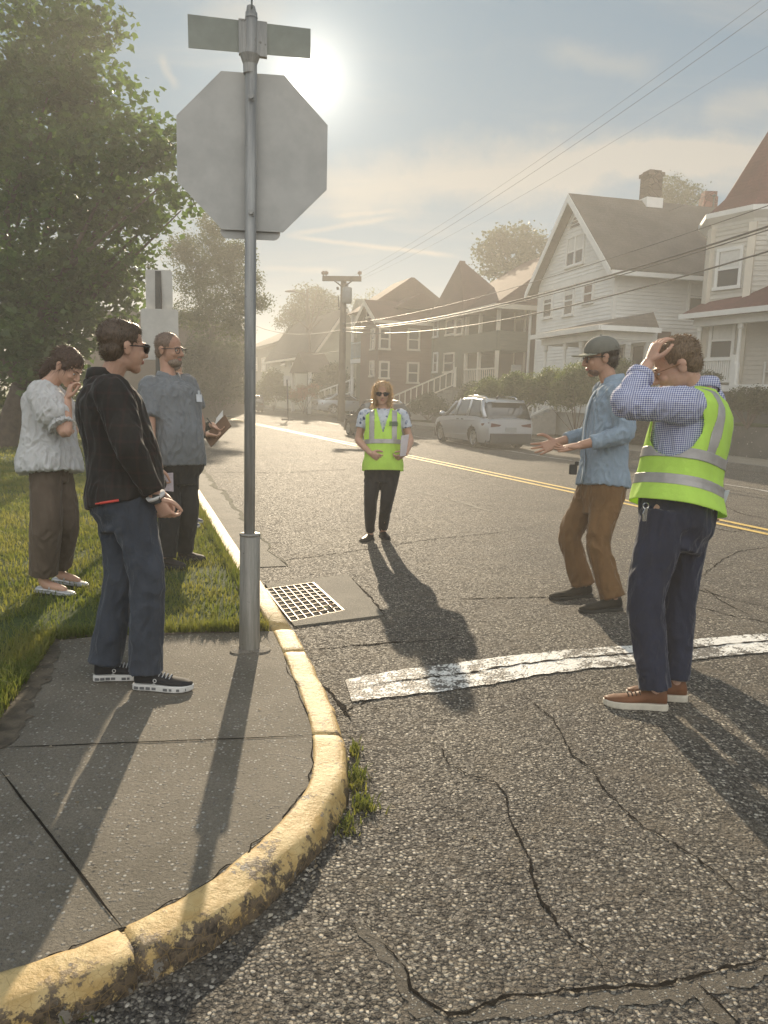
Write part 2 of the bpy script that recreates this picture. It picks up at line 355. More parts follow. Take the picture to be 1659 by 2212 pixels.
C2=[(924,1591),(956,1621),(972,1653),(1004,1672),(1069,1693),(1095,1717),(1098,1766),(1122,1814),(1144,1851),(1149,1905),(1168,1948),(1224,2018),(1283,2066),(1321,2120)]
C3=[(1100,1490),(1138,1508),(1192,1551),(1214,1588),(1235,1631),(1278,1663),(1305,1706),(1337,1739),(1391,1787),(1466,1830),(1536,1878),(1590,1927),(1690,1990)]
ribbon(rd,cr([(980,2208),(1060,2190),(1140,2178),(1300,2165),(1460,2150),(1560,2126),(1690,2095)]),(.045,.055),2,.0025,.5,.02,3)
ribbon(rd,cr(C1),(.008,.011),1,.005,.9,.018,1); ribbon(rd,cr([(770,1995),(800,2030),(850,2075),(870,2120),(905,2175),(960,2215)]),(.04,.06),2,.0025,.5,.02,4)
ribbon(rd,cr([(1480,2125),(1520,2160),(1580,2220)]),.045,2,.003,.5,.02,33); ribbon(rd,cr([(1500,2128),(1540,2165),(1600,2225)]),.009,1,.005,.5,.05,34)
ribbon(rd,cr(C2),(.005,.007),1,.005,1.,.016,2)
ribbon(rd,cr(C3),(.0045,.007),1,.005,1.,.018,7)
for i,(L,w) in enumerate([([(905,1298),(1040,1293),(1180,1290),(1290,1292),(1360,1282),(1432,1262),(1510,1275),(1600,1300),(1680,1318)],.016),
    ([(560,1216),(660,1205),(800,1186),(930,1165),(1040,1155),(1145,1143)],.014),([(675,1404),(760,1396),(860,1388),(1000,1380)],.016),
    ([(1210,1180),(1250,1160),(1300,1120)],.012),([(1500,1215),(1580,1222),(1659,1235)],.012),([(1430,1262),(1500,1310),(1580,1330),(1680,1350)],.012),
    ([(1510,1250),(1560,1210),(1600,1190),(1680,1180)],.012),([(1620,1330),(1560,1300),(1520,1270)],.012),([(1540,1080),(1600,1110),(1680,1125)],.02),([(1500,1130),(1580,1150),(1640,1140)],.02),
    ([(750,1242),(800,1290),(830,1330)],.02),([(700,1480),(735,1520),(760,1560)],.02),([(430,1020),(600,1022),(780,1012)],.03),([(700,1560),(760,1530),(820,1500)],.012)]):
    ribbon(rd,cr(L),w*.8,1,.003,1.,.03,20+i)
ribbon(rd,cr([(860,1050),(960,1075),(1060,1105),(1120,1112)]),.05,3,.003,.6,.1,41); ribbon(rd,cr([(880,1012),(1000,1030),(1120,1062)]),.03,3,.003,.6,.1,42)
tag(rd.build('road',[ASPH,TAR,TAN,CONC2],fix=False),kind='structure')
# stop line and centre line
def strip(name,top,bot,mat,z=.007,k=40):
    m=MB(); vs=[]
    a=catmull([gp(x,y,z) for x,y in top],12); b=catmull([gp(x,y,z) for x,y in bot],12)
    n=min(len(a),len(b)); r=random.Random(3)
    for i in range(n): vs+=[a[i]+U*(r.uniform(-.008,.008)+.008*mnoise.noise(Vector((i*.2,1,0)))),b[i]+U*(r.uniform(-.008,.008)+.008*mnoise.noise(Vector((i*.2,7,0))))]
    m.add(vs,[(2*i,2*i+1,2*i+3,2*i+2) for i in range(n-1)])
    mid=[a[i]*.55+b[i]*.45 for i in range(0,n,2)]; ribbon(m,mid,.013,1,.003,1.,.03,91)
    return tag(m.build(name,[mat,TAR]),kind='structure')
strip('stop_line',[(745,1468),(860,1448),(1000,1430),(1180,1408),(1380,1392),(1500,1381),(1600,1372),(1750,1362)],[(760,1515),(870,1502),(1020,1484),(1200,1452),(1390,1434),(1500,1424),(1600,1413),(1750,1400)],WHITE)
ya=gp(1659,1150); yb=gp(500,905); yd=nrm(yb-ya); yn=np.array([yd[1],-yd[0],0])
for o in (-.13,.13):
    m=MB(); L=[]
    for i in range(60):
        c=ya-yd*8+yd*(i/59*110)+yn*o; L+=[c-yn*.055+Z*.006,c+yn*.055+Z*.006]
    m.add(L,[(2*i,2*i+1,2*i+3,2*i+2) for i in range(59)]); tag(m.build('center_line',YEL),kind='structure')
m=MB()   # faint parking line along the far lane
ribbon(m,[st(11.1,6),st(11.2,14),st(11.25,24),st(11.3,40)],.09,0,.005,.3,.4,50); tag(m.build('parking_line',m_paint('faint_white_line',(.4,.385,.35),(.5,.48,.43),.62,8)),kind='structure')
# corner kerb
KH=.088
inner_px=[(590,1362),(612,1410),(632,1460),(643,1481),(665,1545),(675,1588),(676,1645),(667,1694),(640,1734),(595,1786),(536,1836),(471,1890),(417,1922),(347,1962),(263,2004),(198,2031),(99,2069),(0,2101),(-140,2146),(-330,2200)]
kin=[gp(x,y,KH) for x,y in inner_px]
k0=gp(590,1362,KH); kd=nrm(gp(427,1085,KH)-k0); far=[k0+kd*t for t in (150,100,70,50,35,25,18,12,8.5,6.2,4.5,3,2,1.2,.6)]
KIN=far+catmull(kin,5)
KIN=[p for i,p in enumerate(KIN) if i==0 or np.linalg.norm(p-KIN[i-1])>.02]
def knorm(L):
    out=[]
    for i in range(len(L)):
        t=nrm(L[min(i+1,len(L)-1)]-L[max(i-1,0)]); out.append(np.array([-t[1],t[0],0]))
    return out
KN=knorm(KIN)
if (KN[-1][1]>0): KN=[-n for n in KN]
prof=[(0,-.05),(0,-.002),(.012,0.003),(.045,.004),(.085,.004),(.112,.001),(.126,-.012),(.132,-.030),(.136,-.06),(.140,-.085),(.143,-.12)]
m=MB(); rings=[]; JT=[]
for jx,jy in ((268,2003),(675,1588),(612,1410),(590,1362)):
    q=gp(jx,jy,KH); i=min(range(1,len(KIN)-1),key=lambda i:np.linalg.norm(KIN[i]-q)); JT.append(i)
K2=[]
for i,(p,n) in enumerate(zip(KIN,KN)):
    if i in JT:
        t=nrm(KIN[i+1]-KIN[i-1]); K2+=[(p-t*.012,n,0),(p-t*.005,n,.010),(p+t*.005,n,.010),(p+t*.012,n,0)]
    else: K2.append((p,n,0))
for i,(p,n,dip) in enumerate(K2):
    r=[]
    for j,(a,b) in enumerate(prof):
        q=p+n*a+Z*b
        d=mnoise.noise(Vector(q*6))*.008+mnoise.noise(Vector(q*22))*.005-dip; n_=mnoise.noise(Vector(q*3.1)); d-=max(0,n_-.25)*.05*(4<=j<=7)
        if 0<j: q=q+Z*d*(1 if j<7 else .3)+n*d*1.2*(j>4)
        r.append(q)
    rings.append(r)
m.loft(rings,0,False,False); ko=tag(m.build('kerb',CURB,smooth=True,fix=False),kind='structure')
# joints of the kerb
# concrete corner slab, three panels with open joints
zc=KH-.004
LE=[(582,1363),(509,1366),(364,1369),(204,1375),(120,1384),(73,1453),(15,1536),(-60,1660),(-260,2000)]
slab=[gp(*q,zc) for q in LE]; icurve=[p-Z*(KH-zc) for p in KIN[len(far):]]
poly=icurve+[gp(-420,2230,zc)]+slab[::-1]
m=MB(); m.prism([p-Z*.1 for p in poly],Z*.1,0)
def groove(a,b,w,z=zc+.002): ribbon(m,[gp(*a,z),gp(*b,z)],w,1,.0015,.15,.06,61,.08)
groove((-20,1616),(673,1589),.007); groove((-20,1648),(0,1665),.008); groove((0,1665),(263,2003),.008)
ribbon(m,[p+np.array([0,0,.0]) for p in icurve],.005,1,.003,.4,.05,64)
tag(m.build('sidewalk',[CONC,TAR]),kind='structure')
# lawn
lawn_poly=slab[:-1]+[np.array([-9,1.,zc]),np.array([-60,8,zc]),np.array([-70,150,zc])]+[p+Z*(zc-KH)-n*.0 for p,n in zip(far,KN)]
m=MB(); lp=[np.array([p[0],p[1],KH-.012]) for p in lawn_poly]; m.prism([p-Z*.1 for p in lp],Z*.1,0); tag(m.build('lawn',LAWN),kind='structure')
# soil strip between lawn and slab
m=MB(); ribbon(m,[gp(120,1380,zc),gp(60,1465,zc),gp(8,1535,zc),gp(-70,1660,zc)],(.14,.26),0,.004,.12,.03,71,.5); ribbon(m,[gp(590,1360,zc),gp(364,1368,zc),gp(204,1374,zc),gp(120,1382,zc)],.05,0,.004,.5,.05,72); tag(m.build('soil_edge',SOIL,fix=False),kind='structure')
# gutter concrete
m=MB(); gl=[p+n*.144 for p,n in zip(far[5:],KN[5:])]; r_=random.Random(5)
b=[]
for i,p in enumerate(gl):
    w=.42 if i<len(gl)-1 else .42
    b.append(p+KN[5+i]*(w*.78))
gl2=[]; b2=[]
for (p,q),(p1,q1) in zip(zip(gl[:-1],b[:-1]),zip(gl[1:],b[1:])):
    k=max(2,int(np.linalg.norm(p1-p)/.25))
    for j in range(k): 
        gl2.append(p+(p1-p)*j/k); b2.append(q+(q1-q)*j/k+KN[0]*r_.uniform(-.035,.035))
cut=[i for i,p in enumerate(gl2) if pj(p)[1]<1212]
vs=[]
for i in cut: vs+=[np.array([gl2[i][0],gl2[i][1],.006]),np.array([b2[i][0],b2[i][1],.005])]
m.add(vs,[(2*i,2*i+1,2*i+3,2*i+2) for i in range(len(cut)-1)])
ribbon(m,[np.array([b2[i][0],b2[i][1],0]) for i in cut],.06,1,.0075,.8,.12,81)
tag(m.build('gutter',[CONC2,flat('gutter_grime',(.05,.05,.022),.9,.5,20)]),kind='structure')
# storm drain
q=lambda x,y,z: gp(x,y,z)
A=[q(572,1260,.012),q(752,1241,.012),q(829,1328,.012),q(636,1352,.012)]
G=[q(574,1272,.012),q(676,1258,.012),q(742,1318,.012),q(629,1342,.012)]
m=MB()
for i in range(4):
    j=(i+1)%4; m.quad(A[i],A[j],G[j],G[i]); m.quad(A[i],A[j],A[j]-Z*.012,A[i]-Z*.012); m.quad(G[i],G[j],G[j]-Z*.01,G[i]-Z*.01)
tag(m.build('drain_apron',CONC2),kind='structure')
dr=root('storm_drain',sum(G)/4*np.array([1,1,0]),'square steel storm drain grate beside the yellow kerb','drain grate')
STEEL=flat('grate_steel',(.15,.125,.092),.5,.25,40,metal=.5,bump=.002)
def bl(u,v): return (G[0]*(1-u)+G[1]*u)*(1-v)+(G[3]*(1-u)+G[2]*u)*v
m=MB(); pit_shade=[bl(0,0),bl(1,0),bl(1,1),bl(0,1)]; m.add([p-Z*.006 for p in pit_shade],[(0,1,2,3)]); m.build('pit_shade',flat('drain_shade_black',(.006,.006,.005),.95,.2),dr)  # near-black sheet: the pit's shade and grime put into its colour
m=MB()
def bar(a,b,w,z0,z1):
    t=nrm(b-a); s=np.array([-t[1],t[0],0])*w/2; m.obox(a-s+Z*z0,b-a,2*s,Z*(z1-z0))
for i in range(8): bar(bl(i/7,0),bl(i/7,1),.0065 if i<7 else .016,-.003,.002)
m.build('long_bar',STEEL,dr)
m=MB()
for i in range(10): bar(bl(0,i/9),bl(1,i/9),.0045,-.003,.0005)
m.build('cross_bar',STEEL,dr)
for i,(u,v,c) in enumerate([(.55,.93,(.2,.1,.05)),(.72,.88,(.14,.2,.04)),(.86,.84,(.4,.16,.06))]):
    c0=bl(u,v)+Z*.012; m=MB(); a=random.uniform(0,6); d=np.array([math.cos(a),math.sin(a),0]); e=np.array([-d[1],d[0],0])
    m.add([c0-d*.03,c0+e*.016+Z*.006,c0+d*.035+Z*.004,c0-e*.014+Z*.008,c0+Z*.001],[(0,3,4),(3,2,4),(2,1,4),(1,0,4)])
    o=m.build('fallen_leaf',flat('leaf_litter',c,.7,.2)); tag(o,['dark brown dry leaf on the drain grate','green fallen leaf on the drain grate','orange dry leaf on the drain grate'][i],'leaf','leaves on the drain grate'); base_origin(o,c0)
# grass blades
def m_blade():
    t=NT('grass_blade'); p=t.pos(); nz=t.noise(p,2.2,4); n2=t.noise(p,90,2)
    c=t.mix(t.ss(nz,.35,.65),(.10,.135,.028),(.185,.19,.055)); c=t.mix(t.ss(n2,.5,.75,0,.7),c,(.24,.21,.09)); t.done(c,.55,spec=.3); translucent(t,t.mix(1.,c,(1.7,1.6,.95),'MULTIPLY'),.55); return t.m
BLADE=m_blade()
def blades(P,h,w,lean,seed):
    r=np.random.default_rng(seed); n=len(P); a=r.uniform(0,2*np.pi,n); d=np.stack([np.cos(a),np.sin(a),0*a],1); e=np.stack([-d[:,1],d[:,0],0*a],1)
    hh=(h*r.uniform(.5,1.25,n))[:,None]; ww=(w*r.uniform(.7,1.3,n))[:,None]; ln=(lean*r.uniform(.1,1.2,n))[:,None]*hh
    z=np.array([0,0,1.])
    V=np.stack([P-e*ww,P+e*ww,P+d*ln*.35+z*hh*.6+e*ww*.75,P+d*ln*.35+z*hh*.6-e*ww*.75,P+d*ln+z*hh*.97],1)
    i=np.arange(n)[:,None]*5; Fq=np.concatenate([i+[0,1,2,3]],1); T=np.concatenate([i+[3,2,4,4]],1)
    return V.reshape(-1,3),i
def grass_obj(name,P,h,w,lean,seed,label,cat='grass'):
    V,i=blades(P,h,w,lean,seed); F3=np.concatenate([i+[0,1,2],i+[0,2,3],i+[3,2,4]],0)
    o=link(name,npmesh(name,V,F3,BLADE)); return tag(o,label,cat,kind='stuff')
pts=[]
for (n,ymin,ymax) in ((95000,2.4,7.5),(70000,7.5,13),(45000,13,24)):
    P=np.stack([rng.uniform(-9.5 if ymax<14 else -16,0,n),rng.uniform(ymin,ymax,n),np.full(n,KH-.012)],1)
    P=P[inpoly(P,lawn_poly)]; v=P-CAM; D=v@fwd; px=W/2+F*(v@rgt)/D; P=P[(px>-120)&(px<700)]
    pts.append(P)
P=np.concatenate(pts); d=np.linalg.norm(P[:,:2],axis=1)
dens=np.array([mnoise.noise(Vector((p[0]*1.3,p[1]*1.3,0))) for p in P]); P=P[(dens>-.28)|(rng.random(len(P))<.45)]; d=np.linalg.norm(P[:,:2],axis=1)
grass_obj('grass',P,.042*(1+d*.02),.0022*(1+d*.16),.9,5,'mown green lawn grass behind the concrete corner')
# taller fringe along slab edge and kerb
E_=[]
for a,b,n,s in ((gp(120,1378,zc),gp(30,1500,zc),2600,.12),(gp(30,1500,zc),gp(-60,1650,zc),1600,.13),(gp(585,1360,zc),gp(430,1366,zc),900,.05),(gp(430,1366,zc),gp(120,1378,zc),1200,.06)):
    t_=rng.random(n)[:,None]; q_=a+(b-a)*t_; q_[:,:2]+=rng.normal(0,s,(n,2))*[1,.6]; E_.append(q_)
for i in range(len(far)-7,len(far)-1):
    a,b=far[i],far[i+1]; n=int(260*np.linalg.norm(b-a)); t_=rng.random(n)[:,None]; q_=a+(b-a)*t_-KN[i]*rng.random(n)[:,None]*.07; E_.append(q_)
P=np.concatenate(E_); P=P[inpoly(P,lawn_poly)]; P[:,2]=zc; grass_obj('grass_fringe',P,.075,.003,.9,6,'longer ragged grass along the edge of the concrete')
# weeds at the kerb foot
def weed(x,y,n,h,sp,label,seed):
    c=gp(x,y); r=np.random.default_rng(seed); P=c+np.stack([r.normal(0,sp[0],n),r.normal(0,sp[1],n),np.zeros(n)],1)
    V,i=blades(P,h,.0035,1.1,seed); F3=np.concatenate([i+[0,1,2],i+[0,2,3],i+[3,2,4]],0)
    o=link('weed',npmesh('weed',V,F3,BLADE)); base_origin(o,c); return tag(o,label,'weed','weeds at the kerb foot')
weed(768,1625,70,.04,(.014,.032),'upper weed tuft against the yellow kerb below the stop line',1)
weed(772,1690,130,.048,(.02,.045),'largest bushy weed growing at the bulge of the yellow kerb',2)
weed(785,1745,110,.035,(.025,.03),'low weed tuft just below the largest one at the kerb',3)
weed(752,1790,60,.035,(.02,.03),'small weed in the kerb shade below the others',4)
weed(100,2195,70,.045,(.05,.03),'weed tuft under the kerb at the bottom left',5)

# dry leaves, twigs and grit lying along the kerb and the lawn edge
r=np.random.default_rng(77); L=[]
def scatter(a,b,n,s,z):
    t_=r.random(n)[:,None]; q=a+(b-a)*t_; q[:,:2]+=r.normal(0,s,(n,2)); q[:,2]=z; L.append(q)
scatter(gp(10,1535,zc),gp(120,1400,zc),70,.07,zc+.004); scatter(gp(130,1392,zc),gp(560,1372,zc),60,.03,zc+.004); scatter(gp(0,1700,zc),gp(600,1600,zc),25,.25,zc+.003)
for (x0,y0,x1,y1,n,s) in ((740,1500,790,1760,60,.03),(790,1780,560,1985,45,.03),(560,1990,180,2160,30,.03),(640,1365,720,1490,40,.025),(560,1230,640,1352,20,.04),(800,1700,1000,1900,25,.15)): scatter(gp(x0,y0),gp(x1,y1),n,s,.004)
P=np.concatenate(L); n=len(P); a=r.uniform(0,6.28,n); d=np.stack([np.cos(a),np.sin(a),0*a],1); e=np.stack([-d[:,1],d[:,0],0*a],1); k=r.uniform(.004,.013,n)[:,None]; w=r.uniform(.15,.7,n)[:,None]; z=np.array([0,0,1.])
V=np.stack([P-d*k,P+e*k*w+z*k*.35,P+d*k+z*k*.1,P-e*k*w+z*k*.25],1).reshape(-1,3); i=np.arange(n)[:,None]*4
t=NT('litter'); p=t.pos(); t.done(t.ramp(t.noise(p,9,2),[(.3,(.07,.05,.03)),(.5,(.22,.17,.10)),(.65,(.42,.37,.28)),(.8,(.12,.13,.05))]),.8)
tag(link('leaf_litter',npmesh('leaf_litter',V,np.concatenate([i+[0,1,2],i+[0,2,3]],0),t.m)),'dry leaf scraps, twigs and grit along the kerb and lawn edge','litter',kind='stuff')
# ================================================================ street furniture
def at_y(x,y,Y):
    d=ray(x,y); return CAM+d*(Y/d[1])
def on_n(x,y,n):
    d=ray(x,y); return CAM+d*((n-CAM@NN)/(d@NN))
def on_plane(x,y,P,nv):
    d=ray(x,y); return CAM+d*(((P-CAM)@nv)/(d@nv))
def m_galv(name,a,b):
    t=NT(name); p=t.pos(); st_=t.noise(t.map(p,(30,30,2.2)),1.,6,.7); sp=t.noise(p,22,5,.7)
    col=t.mix(t.ss(st_,.35,.7),a,b); col=t.mix(t.ss(sp,.64,.7,0,.75),col,(.09,.075,.06))
    return t.done(col,t.ss(st_,.3,.7,.42,.65),t.bump(sp,.3,.002),metal=.35)
GALV=m_galv('galvanized_post',(.24,.235,.22),(.40,.39,.36)); GALV2=m_galv('worn_sleeve',(.22,.21,.18),(.38,.36,.32))
ALU=flat('sign_back_aluminium',(.44,.425,.39),.6,.10,5,metal=.15); REDF=flat('sign_face_red',(.45,.03,.03),.4,.05); GREENF=flat('sign_face_green',(.03,.18,.08),.4,.05); WHITEF=flat('sign_face_white',(.75,.75,.73),.4,.04)
B=gp(538,1402,KH); Yp=B[1]
sg=root('stop_sign',B,'octagonal stop sign seen from behind on a galvanized pole with a thick base sleeve','street sign')
top=at_y(543,28,Yp); ax=nrm(top-B)
m=MB(); m.tube([B,top],.0295,18); m.build('pole',GALV,sg,True)
m=MB(); zt=at_y(540,1157,Yp); s0=at_y(539,1403,Yp); m.tube([s0-ax*.02,s0,zt,zt+ax*.004],[.057,.057,.054,.05],24); m.tube([zt+ax*.002,zt+ax*.012],[.0565,.0565],24); m.build('base_sleeve',GALV2,sg,True)
tv=np.array([math.sin(R(84)),math.cos(R(84)),0]); nvv=np.array([tv[1],-tv[0],0]); nvv=nvv if nvv[1]>0 else -nvv   # tv: along the sign to the right; nvv: away from the viewer
upz=np.cross(tv,nvv); upz=Z if upz[2]>0 else Z
def plate(mb,c,poly,th,mi=0,t=tv,n=nvv): mb.prism([c+t*a+Z*b for a,b in poly],n*th,mi)
def rrect(w,h,r,k=5):
    out=[]
    for cx,cy,a0 in ((w/2-r,h/2-r,0),(-w/2+r,h/2-r,90),(-w/2+r,-h/2+r,180),(w/2-r,-h/2+r,270)):
        for i in range(k+1): a=R(a0+90*i/k); out.append((cx+r*math.cos(a),cy+r*math.sin(a)))
    return out
oc=at_y(546,331,Yp+.036); rr=.377/math.cos(R(22.5)); octp=[(rr*math.cos(R(22.5+45*i)),rr*math.sin(R(22.5+45*i))) for i in range(8)]
m=MB(); plate(m,oc,octp,.003); fb=m.build('sign_panel',ALU,sg)
m=MB(); plate(m,oc+nvv*.0032,[(a*.995,b*.995) for a,b in octp],.001,0); plate(m,oc+nvv*.0044,[(a*.94,b*.94) for a,b in octp],.001,1); m.build('sign_face',[WHITEF,REDF],sg)
pc=at_y(541,490,Yp+.05); m=MB(); plate(m,pc,rrect(.305,.125,.035),.003); m.build('lower_plate',ALU,sg)
for y in (215,462):
    m=MB(); c=at_y(545,y,Yp); m.tube([c-np.array([0,.042,0]),c-np.array([0,.025,0])],.011,8); m.box(c+np.array([0,-.026,0]),(.03,.008,.03)); m.build('bolt',GALV,sg)
# street name blades: one across, one edge-on above it
bk=at_y(541,80,Yp)
m=MB(); L=[(405,30),(671,62),(671,126),(407,103)]; tv2=np.array([math.sin(R(79)),math.cos(R(79)),0]); nv2=np.array([-tv2[1],tv2[0],0]); nv2=nv2 if nv2[1]>0 else -nv2
Pq=[on_plane(x,y,bk,nv2) for x,y in L]; m.prism(Pq,nv2*.004); nb=m.build('street_name_blade',flat('blade_back',(.24,.25,.21),.5,.1,metal=.1),sg)
m=MB(); Pq=[on_plane(x,y,bk-nv2*.012,nv2) for x,y in ((515,39),(577,47),(577,123),(516,115))]; m.prism(Pq,nv2*.028)
c0=at_y(540,120,Yp); c1=at_y(540,160,Yp); m.tube([c0,c0*.75+c1*.25,c0*.5+c1*.5,c1],[.05,.042,.034,.033],16)
c0=at_y(543,40,Yp); c1=at_y(542,14,Yp); m.tube([c0,c1],[.032,.02],12); m.build('blade_bracket',GALV,sg)
m=MB(); t3=nrm(np.array([-.19,1,0])); b0=at_y(543,24,Yp); m.prism([b0-t3*.3,b0+t3*.3,b0+t3*.3+Z*.17,b0-t3*.3+Z*.17],np.cross(t3,Z)*.005); m.build('street_name_blade',nb.data.materials[0],sg)
# broken concrete collar at the pole foot
m=MB(); P=[]; 
for i in range(22):
    a=2*math.pi*i/22; r_=.082+.04*mnoise.noise(Vector((math.cos(a)*1.3,math.sin(a)*1.3,4)))+.02*random.random(); P.append(B+np.array([math.cos(a)*r_*1.15,math.sin(a)*r_,-.002]))
inn=[B+np.array([math.cos(2*math.pi*i/22)*.058,math.sin(2*math.pi*i/22)*.058,.012]) for i in range(22)]
m.loft([[p-Z*.004 for p in P],[p+Z*.006 for p in P],inn],0,False); tag(m.build('pole_footing',m_concrete('patch_concrete',(.17,.15,.115),(.26,.23,.185),.2,60)),kind='structure')
# parking sign pair further along the verge
D1=8.6; pb=dp(340,900,D1); pb[2]=KH-.01
ps=root('parking_sign',pb,'two rectangular sign plates on a dark channel post behind the man in the grey polo','street sign')
m=MB(); q0=pb; q1=dp(341,585,D1); m.obox(q0-np.array([.032,0,0]),(.064,0,0),(0,.012,0),q1-q0); m.obox(q0-np.array([.032,-.01,0]),(.01,0,0),(0,.03,0),q1-q0); m.obox(q0+np.array([.022,.01,0]),(.01,0,0),(0,.03,0),q1-q0); m.build('post',flat('channel_post_dark',(.07,.065,.055),.6,.2),ps)
for (x0,y0,x1,y1) in ((312,583,370,667),(302,668,383,776)):
    c=dp((x0+x1)/2,(y0+y1)/2,D1)+np.array([0,.045,0]); w=(x1-x0)/F*D1; h=(y1-y0)/F*D1
    m=MB(); plate(m,c,rrect(w,h,.03),.003,0,np.array([1.,.02,0]),np.array([0,1.,0])); m.build('sign_panel',ALU,ps)
    m=MB(); plate(m,c+np.array([0,.0035,0]),rrect(w*.99,h*.99,.03),.001,0,np.array([1.,.02,0]),np.array([0,1.,0])); m.build('sign_face',WHITEF,ps)
# utility pole across the street
WOOD=flat('weathered_pole_wood',(.12,.095,.07),.85,.25,3,bump=.01,bs=20); DARKM=flat('dark_metal',(.05,.05,.05),.5,.2); CERA=flat('insulator',(.2,.13,.1),.3,.1); TRF=flat('transformer_grey',(.16,.17,.17),.5,.1)
ub=gp(737,906,.12); Yu=ub[1]; uy=lambda x,y: at_y(x,y,Yu)
up_=root('utility_pole',ub,'tall wooden utility pole with crossarm and transformer across the street','utility pole')
utop=uy(742.5,597); m=MB(); m.tube([ub-Z*.1,ub*.5+utop*.5,utop],[.2,.17,.14],12); m.build('pole',WOOD,up_,True)
a=uy(697,602); b=uy(781,603); m=MB(); d=b-a; m.obox(a+np.array([0,-.2,-.13]),d,(0,.12,0),(0,0,.24)); m.build('crossarm',WOOD,up_)
m=MB(); m.tube([uy(722,607)+np.array([0,-.2,0]),uy(739,620)+np.array([0,-.2,0])],.035,6); m.tube([uy(762,607)+np.array([0,-.2,0]),uy(745,620)+np.array([0,-.2,0])],.035,6); m.build('arm_brace',DARKM,up_)
for x in (699,705,777):
    c=uy(x,600)-np.array([0,.14,0]); m=MB(); m.tube([c,c+Z*.12,c+Z*.14,c+Z*.24,c+Z*.3],[.03,.03,.1,.11,.04],10); m.build('insulator',CERA,up_)
c=uy(750,637)-np.array([0,.1,0]); m=MB(); m.tube([c-Z*.42,c-Z*.36,c+Z*.32,c+Z*.36],[.2,.24,.24,.14],14); m.tube([c+Z*.36,c+Z*.55],.05,8); m.build('transformer',TRF,up_,True)
m=MB(); m.tube([uy(729,620),uy(730,626)],.06,6); m.build('fuse_cutout',DARKM,up_); m=MB(); m.tube([uy(731,640),uy(732,664)],.03,6); m.tube([uy(752,665),uy(731,668)],.025,6); m.build('fuse_cutout',DARKM,up_)
for y in (700,712,716): m=MB(); m.tube([uy(742,y)-np.array([0,.2,0]),uy(746,y)-np.array([0,.35,0])],.06,6); m.build('cable_bracket',DARKM,up_)
# overhead wires, each hanging in the vertical plane over the kerb
WIRE=flat('black_cable',(.035,.033,.03),.45,.1)
def wire(px,n,rad,label,k=10,sag=0):
    Q=[on_n(x,y,n) for x,y in px]; S_=[q@U for q in Q]; w_=np.array([1.+20.*(q_ in (0,len(Q)-1)) for q_ in range(len(Q))]); c2=np.polyfit(S_,[q[2] for q in Q],2,w=w_); P=[st(n,s_,np.polyval(c2,s_)) for s_ in np.linspace(S_[0],S_[-1],26)]; m=MB(); m.tube(P,rad*.74,6); o=m.build('overhead_wire',WIRE,None,True); tag(o,label,'wire','overhead wires of the street'); base_origin(o,P[0])
wire([(744,708),(878,699),(1007,674),(1097,653),(1262,609),(1415,565),(1560,521),(1659,490),(1760,456)],13.7,.034,'thickest cable, upper of the two bundled ones crossing the white house')
wire([(744,711),(878,703),(1007,679),(1097,658),(1262,615),(1415,571),(1560,528),(1659,497),(1760,464)],13.7,.02,'thinner cable just below the thickest one in front of the white house')
wire([(744,716),(878,725),(1007,711),(1097,686),(1215,658),(1327,629),(1480,590),(1659,541),(1760,512)],13.7,.028,'lowest sagging cable crossing the white house below the bundle')
wire([(744,700),(880,680),(1035,643),(1160,604),(1262,574),(1330,554),(1440,520),(1560,480),(1700,430)],13.7,.014,'thin wire above the cable bundle crossing the white gable')
wire([(745,605),(823,564),(1024,430),(1105,391),(1350,222),(1500,112),(1649,0),(1720,-56)],13.2,.005,'highest thin wire running up across the sky to the top right corner')
wire([(777,600),(880,540),(1024,454),(1240,318),(1450,170),(1659,23),(1740,-38)],13.9,.007,'middle sky wire just under the highest one')
wire([(780,604),(823,595),(940,530),(1065,454),(1350,280),(1659,98),(1760,36)],14.4,.0045,'lowest of the three thin wires slanting across the sky')
wire([(553,704),(641,721),(690,722),(740,712)],13.7,.03,'sagging cable running on beyond the utility pole to the left')
wire([(553,750),(641,765),(700,766),(740,757)],13.7,.02,'lower slack cable beyond the utility pole')
wire([(1395,477),(1440,453),(1478,444),(1500,437),(1550,413)],21,.012,'service wire running to the mast by the right hand chimney')
# street lamp beyond the utility pole
lb=gp(662,884,.1); Yl=lb[1]; sl=root('street_lamp',lb,'cobra head street lamp on a pole among the far trees','street lamp')
m=MB(); m.tube([lb,at_y(664,625,Yl)],[.14,.1],8); m.build('pole',WOOD,sl); m=MB(); m.tube([at_y(664,640,Yl),at_y(650,633,Yl),at_y(632,630,Yl)],.04,6); m.build('arm',DARKM,sl)
m=MB(); c=at_y(627,629,Yl); m.ell(c,(.42,0,.03),(0,.16,0),(0,0,.09)); m.build('lamp_head',DARKM,sl,True)
# small sign on the far pavement
fs=gp(623,908,0); Yf=fs[1]; s_=root('sidewalk_sign',fs,'small white sign on a thin post on the far pavement left of the utility pole','street sign')
m=MB(); m.tube([fs,at_y(620,820,Yf)],.035,6); m.tube([fs-np.array([.35,0,-.03]),fs+np.array([.25,0,.03])],.03,5); m.build('post',DARKM,s_)
m=MB(); c=at_y(620,823,Yf); plate(m,c,rrect(.34,.5,.04),.01,0,np.array([1.,0,0]),np.array([0,1.,0])); m.build('sign_panel',flat('sign_dull_white',(.5,.48,.44),.5,.1),s_)
